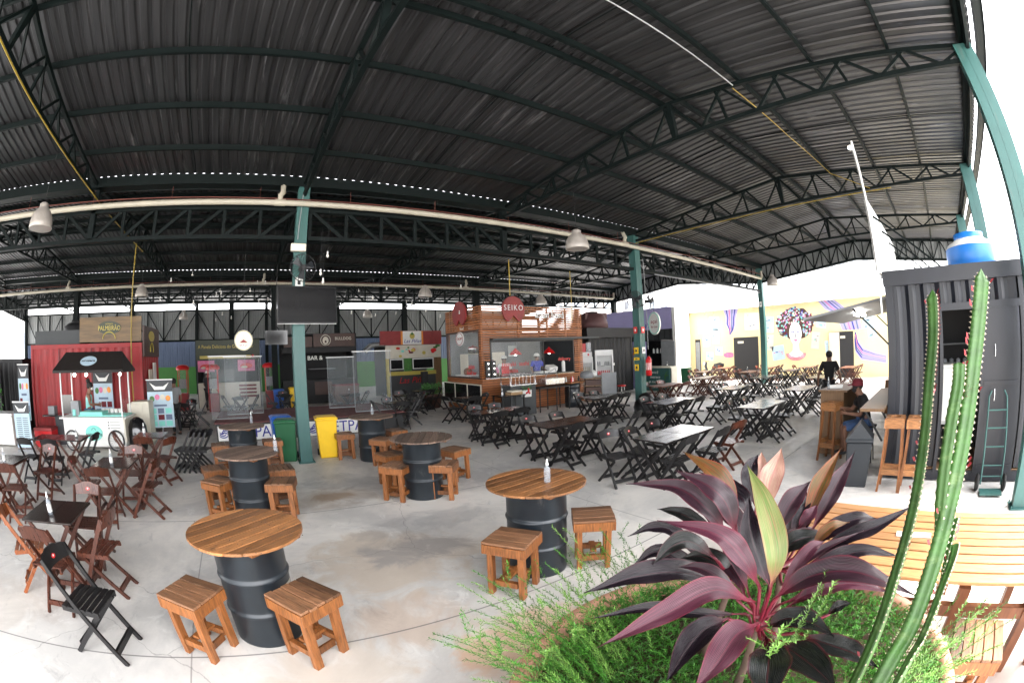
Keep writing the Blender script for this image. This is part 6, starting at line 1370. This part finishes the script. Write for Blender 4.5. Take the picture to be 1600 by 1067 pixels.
person('cook in a blue shirt and headband behind the kiosk till', (10.55, 14.1, .25), R(170), stand_(.1,.25), 'clothB', 'clothK', hair='short', cap='chef', capmat='white')
person('cook in white with chef cap and red apron behind the kiosk glass', (8.95, 14.0, .22), R(165), stand_(.15,.3), 'clothW', 'clothK', cap='chef', capmat='white', apron='red')
person('person in pink with maroon headscarf behind the kiosk lettering', (8.45, 14.05, .2), R(165), stand_(.1,.2), 'pink', 'clothK', cap='chef', capmat='maroon', scale=.93)
person('customer in black shirt and white cap at the hot food counter', (-2.2, 19.9, 0), R(-30), stand_(.1,.3), 'clothK', 'clothK', cap='chef', capmat='white', scale=.97)
person('person in a grey top behind the tall photo banner', (-2.62, 13.5, 0), R(40), stand_(.1,.1), 'greyl', 'clothK', scale=.95)
# ================================================================= planter with purple leaved plant, fern and cactus spurge
CAM = V((0, 0, 2.12))
def at(px, py, D):        # real point D metres from where the photographer stood, along that sight line
    x = px-800; y = 533.5-py; r = math.hypot(x, y); th = 2*math.asin(r/2/698.06)
    return CAM+(F*math.cos(th)+(Rr*x+Uu*y)*(math.sin(th)/max(r, 1e-6)))*D
def spline(ps, n):
    out = []; P = [ps[0]*2-ps[1]]+ps+[ps[-1]*2-ps[-2]]; m_ = len(ps)-1
    for k in range(n+1):
        t = k/n*m_; i = min(int(t), m_-1); u = t-i; a, b_, c, d_ = P[i:i+4]
        out.append(.5*((2*b_)+(c-a)*u+(2*a-5*b_+4*c-d_)*u*u+(3*b_-a-3*c+d_)*u**3))
    return out
def leafmat(name, deep, mid, edge, streak, rough=.3):
    mt_ = bpy.data.materials.new(name); mt_.use_nodes = True; N = mt_.node_tree.nodes; L = mt_.node_tree.links; bs = N['Principled BSDF']
    uv = N.new('ShaderNodeUVMap'); sp = N.new('ShaderNodeSeparateXYZ'); L.new(uv.outputs[0], sp.inputs[0])
    def mth(op, a, b_=0.):
        x = N.new('ShaderNodeMath'); x.operation = op
        for i, v in enumerate((a, b_)):
            if isinstance(v, (int, float)): x.inputs[i].default_value = v
            else: L.new(v, x.inputs[i])
        return x.outputs[0]
    def rng(s, a, b_, lo=0, hi=1):
        x = N.new('ShaderNodeMapRange'); x.interpolation_type = 'SMOOTHSTEP'
        for i, v in enumerate((a, b_, lo, hi)): x.inputs[i+1].default_value = v
        L.new(s, x.inputs[0]); return x.outputs[0]
    def mix(f, a, b_):
        x = N.new('ShaderNodeMix'); x.data_type = 'RGBA'; L.new(f, x.inputs[0])
        for i, v in ((6, a), (7, b_)):
            if isinstance(v, tuple): x.inputs[i].default_value = (*v, 1)
            else: L.new(v, x.inputs[i])
        return x.outputs[2]
    au = mth('ABSOLUTE', sp.outputs[0])
    mp = N.new('ShaderNodeMapping'); mp.inputs['Scale'].default_value = (5.5, 1.1, 1); L.new(uv.outputs[0], mp.inputs[0])
    oi = N.new('ShaderNodeObjectInfo'); cb = N.new('ShaderNodeCombineXYZ'); L.new(mth('MULTIPLY', oi.outputs['Random'], 40), cb.inputs[2]); L.new(cb.outputs[0], mp.inputs['Location'])
    nz = N.new('ShaderNodeTexNoise'); nz.inputs['Scale'].default_value = 3.4; nz.inputs['Detail'].default_value = 5; L.new(mp.outputs[0], nz.inputs['Vector'])
    col = mix(rng(nz.outputs['Fac'], .42, .66), deep, mid)
    n2 = N.new('ShaderNodeTexNoise'); n2.inputs['Scale'].default_value = 6; n2.inputs['Detail'].default_value = 3
    mp2 = N.new('ShaderNodeMapping'); mp2.inputs['Scale'].default_value = (7, .5, 1); L.new(uv.outputs[0], mp2.inputs[0]); L.new(mp2.outputs[0], n2.inputs['Vector'])
    col = mix(rng(n2.outputs['Fac'], .52, .72, 0, .75), col, streak)
    col = mix(rng(au, .84, 1.0, 0, .55), col, edge); col = mix(rng(au, .0, .07, .38, 0), col, edge); col = mix(rng(sp.outputs[1], .0, .28, .9, 0), col, edge)
    L.new(col, bs.inputs['Base Color']); bs.inputs['Roughness'].default_value = rough; bs.inputs['Specular IOR Level'].default_value = .42
    bs.inputs['Coat Weight'].default_value = .12; bs.inputs['Coat Roughness'].default_value = .3
    bp = N.new('ShaderNodeBump'); bp.inputs['Strength'].default_value = .35; bp.inputs['Distance'].default_value = .004
    w_ = N.new('ShaderNodeMath'); w_.operation = 'SINE'; L.new(mth('MULTIPLY', sp.outputs[0], 70), w_.inputs[0]); L.new(w_.outputs[0], bp.inputs['Height']); L.new(bp.outputs[0], bs.inputs['Normal'])
    return mt_
m['petiole'] = M('crimson petiole', (.15,.010,.025), .35, 0, .3, 8)
m['canem'] = M('brown cane', (.10,.06,.045), .7, 0, .3, 12)
LM = {'p': leafmat('purple leaf', (.016,.007,.011), (.040,.012,.022), (.17,.012,.03), (.085,.045,.06)),
      'd': leafmat('dark plum leaf', (.007,.005,.008), (.016,.008,.013), (.06,.008,.016), (.025,.018,.024), .26),
      'k': leafmat('blackish green leaf', (.006,.008,.008), (.014,.015,.012), (.09,.008,.016), (.035,.033,.033), .26),
      'r': leafmat('magenta leaf', (.045,.010,.020), (.09,.020,.038), (.20,.014,.035), (.20,.085,.11)),
      'g': leafmat('green and pink leaf', (.09,.17,.035), (.24,.22,.09), (.30,.09,.07), (.40,.11,.09), .4),
      'o': leafmat('orange olive leaf', (.06,.05,.012), (.22,.045,.012), (.25,.02,.015), (.09,.085,.018), .4),
      'c': leafmat('cream pink leaf', (.34,.16,.12), (.42,.29,.20), (.25,.03,.05), (.40,.22,.22), .4)}
plant = thing('purple_ti_plant', 'big purple and pink leaved plant filling the terracotta planter', 'plant', (0,0,0))
def leaf(ps, w_, mt_, curl=.25, seed=0):
    n = 22; m_ = 9; sp = spline(ps, n); rr = random.Random(seed); vs = []; uv = []
    for i, p in enumerate(sp):
        t = i/n; T = (sp[min(i+1, n)]-sp[max(i-1, 0)]).normalized()
        hint = ((CAM-p).normalized()*.75+V((0,0,1))*.65).normalized()
        side = T.cross(hint).normalized(); nr = side.cross(T).normalized()
        if t < .10: ww = .07+.10*(t/.10)
        else: ww = .17+.83*math.sin(PI*min(1, (t-.10)/.90)**.85)**.75 if t < .999 else .0
        if t > .1:
            s_ = (t-.10)/.90; ww = max(.17*(1-s_*3), math.sin(PI*s_**.82)**(.8 if s_ < .45 else 1.25)) if s_ < .999 else .0
        for j in range(m_):
            u = -1+2*j/(m_-1); h = abs(u)
            fold = curl*1.5*h*(1 if t > .08 else 2)
            wave = .13*math.sin(t*(15+seed%5)+seed*2+(1.9 if u > 0 else 0))*h*h
            vs.append(p+side*(u*ww*w_/2)+nr*((fold+wave)*w_/2*max(ww, .3))); uv.append((u, t))
    fs = [(i*m_+j, i*m_+j+1, (i+1)*m_+j+1, (i+1)*m_+j) for i in range(n) for j in range(m_-1)]
    me = bpy.data.meshes.new('leaf'); me.from_pydata([tuple(v) for v in vs], [], fs); me.materials.append(LM[mt_]); me.polygons.foreach_set('use_smooth', [True]*len(fs))
    ul = me.uv_layers.new(name='UVMap')
    for lp in me.loops: ul.data[lp.index].uv = uv[lp.vertex_index]
    o = bpy.data.objects.new('leaf', me); COL.objects.link(o); o.parent = plant; return o
q = lambda cx, cy, D: at(900+cx/2.757, 680+cy/2.757, D)
roots = [q(790,790,1.78), q(690,560,1.98), q(880,560,2.0)]
LV = [ ([(838,665,1.66),(862,500,1.58),(810,290,1.62),(735,125,1.72)],108,'g'), ([(835,660,1.78),(780,520,1.76),(748,390,1.80),(745,265,1.88)],105,'d'),
 ([(790,660,1.72),(715,530,1.62),(590,420,1.60),(350,368,1.66)],100,'r'), ([(690,440,1.92),(650,300,1.86),(565,215,1.86),(425,152,1.92)],105,'p'),
 ([(655,440,1.90),(565,320,1.86),(430,225,1.90),(215,210,1.98)],92,'p'), ([(690,400,2.02),(650,230,2.0),(570,140,2.02),(460,72,2.1)],88,'o'),
 ([(765,725,1.74),(600,665,1.60),(380,770,1.50),(90,915,1.46)],128,'r'), ([(640,640,1.88),(450,590,1.78),(250,610,1.72),(36,680,1.72)],118,'d'),
 ([(610,540,1.84),(500,460,1.78),(410,480,1.74),(330,557,1.74)],95,'k'), ([(580,590,1.98),(440,430,1.94),(330,398,1.96),(222,437,1.96)],62,'d'),
 ([(785,815,1.68),(700,850,1.56),(610,970,1.44),(500,1110,1.36)],150,'r'), ([(660,790,1.74),(560,830,1.66),(470,930,1.56),(385,1068,1.48)],130,'d'),
 ([(810,880,1.62),(830,960,1.50),(822,1060,1.42),(815,1190,1.34)],185,'k'), ([(870,890,1.64),(950,940,1.58),(1040,1010,1.50),(1125,1095,1.44)],150,'k'),
 ([(800,830,1.74),(900,790,1.70),(1010,805,1.68),(1112,868,1.66)],105,'k'), ([(850,710,1.72),(1000,610,1.64),(1210,590,1.60),(1468,695,1.62)],128,'p'),
 ([(880,680,1.84),(1050,570,1.84),(1220,500,1.86),(1398,522,1.90)],84,'d'), ([(865,735,1.80),(1050,665,1.76),(1200,640,1.76),(1362,682,1.78)],78,'r'),
 ([(1000,560,1.96),(1150,450,1.96),(1300,390,1.98),(1457,300,2.05)],82,'d'), ([(1010,492,1.84),(1060,430,1.82),(1110,390,1.82),(1178,375,1.86)],58,'o'),
 ([(870,520,1.96),(930,465,1.92),(990,440,1.92),(1085,425,1.94)],98,'k'), ([(860,440,2.0),(905,330,1.98),(955,255,2.0),(1010,200,2.06)],98,'p'),
 ([(975,420,2.06),(1030,260,2.04),(1080,160,2.08),(1142,58,2.16)],80,'o'), ([(1005,430,2.1),(1085,285,2.1),(1140,180,2.14),(1202,72,2.22)],84,'p'),
 ([(950,410,2.02),(990,365,2.0),(1018,330,2.0),(1037,300,2.02)],62,'r'), ([(815,350,2.02),(832,220,1.98),(860,135,2.0),(886,58,2.06)],105,'c'),
 ([(775,320,2.1),(745,205,2.08),(757,130,2.1),(787,82,2.14)],74,'d'), ([(800,280,2.12),(795,180,2.1),(797,120,2.12),(800,72,2.16)],62,'c'),
 ([(1080,775,1.80),(1115,745,1.78),(1150,730,1.78),(1187,722,1.78)],52,'k'), ([(950,850,1.76),(1090,900,1.72),(1200,940,1.70),(1305,1005,1.68)],100,'k'),
 ([(740,770,1.84),(500,765,1.78),(300,745,1.76),(60,790,1.76)],66,'d'), ([(640,610,2.0),(480,560,1.96),(350,500,1.96),(240,565,1.96)],84,'d'),
 ([(900,640,1.86),(960,560,1.84),(1080,480,1.86),(1240,410,1.92)],46,'p'), ([(620,440,2.1),(520,370,2.08),(430,330,2.1),(350,318,2.14)],64,'k'),
 ([(740,360,2.0),(720,280,2.0),(640,210,2.06),(530,160,2.12)],78,'d'), ([(700,620,1.94),(620,560,1.9),(540,520,1.92),(450,530,1.94)],100,'k'),
 ([(760,480,2.1),(700,380,2.1),(640,330,2.12),(560,300,2.16)],90,'p'), ([(900,500,2.1),(960,400,2.12),(1000,340,2.14),(1060,290,2.2)],80,'d')]
for i, (ps, w_, mt_) in enumerate(LV):
    P3 = [q(*p) for p in ps]; Dm = sum(p[2] for p in ps)/len(ps)
    leaf(P3, w_/2.757/698*Dm*1.0, mt_, .22+.12*((i*7) % 5)/5, i)
    root = min(roots, key=lambda r_: (r_-P3[0]).length); r2 = root+V((0,0,-.02))
    mid = (P3[0]+r2)/2+V((0,0,-.03)); MB().tube(spline([r2, mid, P3[0], P3[0]*.7+P3[1]*.3], 8), [.007]*6+[.006,.004,.003], 7).build('petiole', 'petiole', plant)
rx = random.Random(40)
for k in range(16):
    root = roots[k % 3]; a = rx.uniform(0, 2*PI); el_ = rx.uniform(.1, 1.0); L_ = rx.uniform(.26, .40); d_ = V((math.cos(a)*math.cos(el_), math.sin(a)*math.cos(el_), math.sin(el_)))
    if d_.x < -.25: d_.x = -d_.x
    p0 = root+d_*.10; mt_ = rx.choice('ppddkr'); leaf([p0, p0+d_*L_*.35+V((0,0,.03)), p0+d_*L_*.7+V((0,0,.0)), p0+d_*L_-V((0,0,.07))], rx.uniform(.055,.085), mt_, .25, 100+k); MB().tube([root, p0, p0+d_*.03], [.007,.005,.003], 7).build('petiole', 'petiole', plant)
roots_g = [V((r_.x+dx, r_.y+dy, .55)) for r_, dx, dy in zip(roots, (.05,-.02,.1), (.03,.08,-.05))]
for r_, g_ in zip(roots, roots_g): MB().tube(spline([g_, g_*.5+r_*.5+V((.02,.01,0)), r_], 8), [.022-.001*k for k in range(9)], 9).build('cane', 'canem', plant)

# planter
t = thing('terracotta_planter', 'very large round terracotta planter in the right foreground', 'planter', (1.62, .56, 0))
MB().lathe([(.62,.0),(.70,.02),(.92,.30),(1.05,.50),(1.09,.56),(1.12,.575),(1.13,.61),(1.11,.635),(1.06,.63),(1.04,.58),(1.03,.50)], 72).build('pot', 'terra', t)
MB().lathe([(1.03,.52),(.6,.56),(.001,.58)], 48).build('soil', 'soil', t)
# asparagus fern: soft mass of needle leaves
m['fern'] = M('fresh green needles', (.038,.15,.010), .55, 0, .35, 3, island=.5)
m['fernp'] = M('pale green needles', (.13,.26,.045), .55, 0, .25, 3, island=.4)
def sprig(b, p, d_, L_, rr, nl, size, droop):
    pts = []; n = 10; v = d_.normalized(); c = p.copy()
    for k in range(n+1):
        pts.append(c.copy()); c = c+v*(L_/n); v = (v+V((0,0,-droop/n))).normalized()
    for k in range(n):
        a, e = pts[k], pts[k+1]; s_ = (e-a).orthogonal().normalized()*.0009; b.add([a-s_, a+s_, e+s_, e-s_], [(0,1,2,3)])
    for k in range(nl):
        t_ = (k+rr.random())/nl*.93+.07; i = min(int(t_*n), n-1); a = pts[i].lerp(pts[i+1], t_*n-i); T = (pts[i+1]-pts[i]).normalized()
        ph = k*2.4+rr.random(); o_ = T.orthogonal().normalized(); o_ = o_*math.cos(ph)+T.cross(o_)*math.sin(ph)
        dr = (o_+T*rr.uniform(.3,1.0)+V((0,0,.15))).normalized(); Ln = size*rr.uniform(.6,1.15)*(1-.35*t_); w_ = T.cross(dr).normalized()*.0021
        b.add([a-w_, a+w_, a+dr*Ln*.6+w_*.9, a+dr*Ln, a+dr*Ln*.6-w_*.9], [(0,1,2,3,4)])
fb = MB(); fb.mat('fern'); rr = random.Random(11); C0 = V((1.62,.56,0))
for k in range(4300):
    a = rr.uniform(0, 2*PI); r_ = .97*math.sqrt(rr.random()); p = C0+V((r_*math.cos(a), r_*math.sin(a), .57+rr.random()*.09))
    fb.mat('fernp' if rr.random() < .07 else 'fern')
    sprig(fb, p, V((math.cos(a)*.35*r_+rr.uniform(-.6,.6), math.sin(a)*.35*r_+rr.uniform(-.6,.6), rr.uniform(.3,.9))), rr.uniform(.07,.14), rr, 24, .023, 1.4)
fern = fb.build('asparagus_fern'); tag(fern, 'feathery green fern covering the soil of the terracotta planter', 'fern', None, 'stuff')
fb = MB(); rr = random.Random(12)
ends = [(740,905,1.95),(775,930,1.9),(715,1000,1.75),(760,1010,1.75),(735,985,1.8),(800,960,1.85),(850,900,2.0),(900,850,2.15),(925,860,2.2),(960,830,2.3),(880,880,2.05),(840,950,1.85),(810,1010,1.75),(780,1040,1.6),(870,930,1.9),(905,905,2.0),(945,890,2.1),(975,860,2.2),(760,960,1.85),(800,900,2.0),(830,985,1.8),(790,985,1.8),(860,960,1.85),(1500,960,1.75),(1530,985,1.7),(1545,955,1.8),(1510,1010,1.6),(1490,1040,1.55),(1520,940,1.8),(1275,940,1.55),(1240,985,1.5),(1215,990,1.5)]
for (x_, y_, D_) in ends:
    for j in range(2):
        e = at(x_+rr.uniform(-26,26), y_+rr.uniform(-22,22), D_*rr.uniform(.97,1.03)); g = e-C0; g.z = 0; rim = C0+g.normalized()*min(.98, g.length*.7); rim.z = .60+rr.uniform(0,.08)
        L_ = (e-rim).length*1.08; d0 = (e-rim).normalized()+V((0,0,.55)); fb.mat('fernp' if rr.random() < .6 else 'fern')
        sprig(fb, rim, d0, max(L_, .2), rr, int(60+120*L_), .028, 1.15)
        for k in range(3):
            p = rim.lerp(e, .35+.2*k)+V((0,0,.09)); sprig(fb, p, d0+V([rr.uniform(-.8,.8) for _ in range(3)]), .12, rr, 22, .024, .6)
tr = fb.build('trailing_fern'); tag(tr, 'long pale fern sprays spilling over the edges of the terracotta planter', 'fern', None, 'stuff')
# cactus spurge
m['spurge'] = M('cactus spurge skin', (.045,.115,.025), .45, 0, .3, 5, (1,1,4), bump=.2, stain=((.11,.19,.06), 7, .56, (1,1,2.5)))
m['spurgeR'] = M('reddish rib edge', (.28,.04,.02), .5, 0, .5, 9)
m['spine'] = M('pale spine', (.62,.52,.40), .5, 0, .2, 9)
m['coral'] = M('coral red leaves', (.26,.018,.025), .45, 0, .3, 9)
t = thing('cactus_spurge', 'tall ribbed green cactus spurge with white spines and red leaflets', 'cactus')
def stem(pts, r_, rot, redtop, seed):
    rr = random.Random(seed); n = int(sum((pts[i+1]-pts[i]).length for i in range(len(pts)-1))/.0055); sp = spline(pts, n); b = MB(); vs = []; tips = []
    u = None; per = 4
    for i, p in enumerate(sp):
        T = (sp[min(i+1,n)]-sp[max(i-1,0)]).normalized()
        if u is None: u = T.orthogonal().normalized()
        u = (u-T*u.dot(T)).normalized(); w_ = T.cross(u); t_ = i/n; taper = min(1, .55+t_*4)*(1 if t_ < .97 else max(.05, (1-t_)/.03))
        for k in range(12):
            a = 2*PI*k/12+rot+t_*.5; rib = k % 4 == 0; ph = (i/per+(k//4)*.33) % 1
            rad = r_*taper*((1.0+.11*(1-abs(2*ph-1))) if rib else (.50 if k % 4 in (1,3) else .34))
            vs.append(p+(u*math.cos(a)+w_*math.sin(a))*rad)
            if rib and .5-.5/per <= ph < .5+.5/per and t_ < .985: tips.append((vs[-1].copy(), (u*math.cos(a)+w_*math.sin(a)), T, k//4, t_))
    b.add(vs, [(i*12+k, i*12+(k+1)%12, (i+1)*12+(k+1)%12, (i+1)*12+k) for i in range(n) for k in range(12)], True); o = b.build('stem', 'spurge', t)
    s_ = MB(); l_ = MB(); e_ = MB()
    for p, d_, T, k, t_ in tips:
        w_ = d_.cross(T)
        for sg in (-1,1):
            q_ = p+d_*.006+w_*sg*.004; s_.add([p+T*.001, p-T*.001, q_, p+w_*sg*.0015], [(0,1,2),(1,3,2)])
        s_.add([p+T*.003+w_*.002, p-T*.003+w_*.002, p-T*.003-w_*.002+d_*.001, p+T*.003-w_*.002+d_*.001], [(0,1,2,3)])
        if t_ > redtop and (k == seed % 3 or rr.random() < .1):
            L_ = rr.uniform(.010,.020); c = p+d_*L_*.5+T*L_*.4; l_.add([p, c+T*.006, p+d_*L_+T*L_*.9, c-T*.006+w_*.004], [(0,1,2,3)])
        elif rr.random() < .04:
            L_ = rr.uniform(.012,.022); c = p+d_*L_*.5+T*L_*.4; l_.add([p, c+T*.007, p+d_*L_+T*L_*.7, c-T*.007], [(0,1,2,3)])
    g = s_.build('spine', 'spine', o); g['kind'] = 'stuff'; g = l_.build('red_leaf', 'coral' , o) if l_.v else None
    if g: g['kind'] = 'stuff'
    return o
ga, gb = V((1.02,.02,.57)), V((.95,-.05,.57))
stem([ga]+[at(x, y, D) for x, y, D in ((1362,1010,1.52),(1400,900,1.5),(1428,800,1.49),(1445,700,1.49),(1454,600,1.5),(1460,520,1.52),(1457,452,1.55))], .024, .5, .72, 1)
stem([gb]+[at(x, y, D) for x, y, D in ((1375,1065,1.40),(1420,985,1.38),(1455,890,1.36),(1482,790,1.36),(1503,690,1.37),(1517,590,1.39),(1527,500,1.42),(1533,420,1.45))], .031, 1.1, .70, 2)
stem([V((1.0,-.1,.57))]+[at(x, y, D) for x, y, D in ((1405,1060,1.36),(1440,1000,1.35),(1470,925,1.35),(1490,870,1.37),(1494,848,1.38))], .016, .2, .8, 3)
stem([at(x, y, D) for x, y, D in ((1466,830,1.36),(1476,740,1.33),(1487,660,1.32),(1497,600,1.33),(1498,566,1.34))], .023, .9, .93, 4)
stem([at(x, y, D) for x, y, D in ((1462,960,1.38),(1478,880,1.37),(1490,830,1.37),(1496,808,1.38))], .011, .3, .3, 5)
for x, y, D in ((1505,600,1.36),(1508,590,1.36),(1511,610,1.36),(1506,620,1.36),(1447,480,1.5),(1518,480,1.42),(1524,490,1.42)):
    c = at(x, y, D); b = MB(); rr = random.Random(x)
    for k in range(9):
        d_ = V([rr.uniform(-1,1) for _ in range(3)]).normalized(); b.add([c, c+d_*.012+V((.003,0,0)), c+d_*.026, c+d_*.012-V((.003,0,0))], [(0,1,2,3)])
    b.build('flower_tuft', 'coral', t)
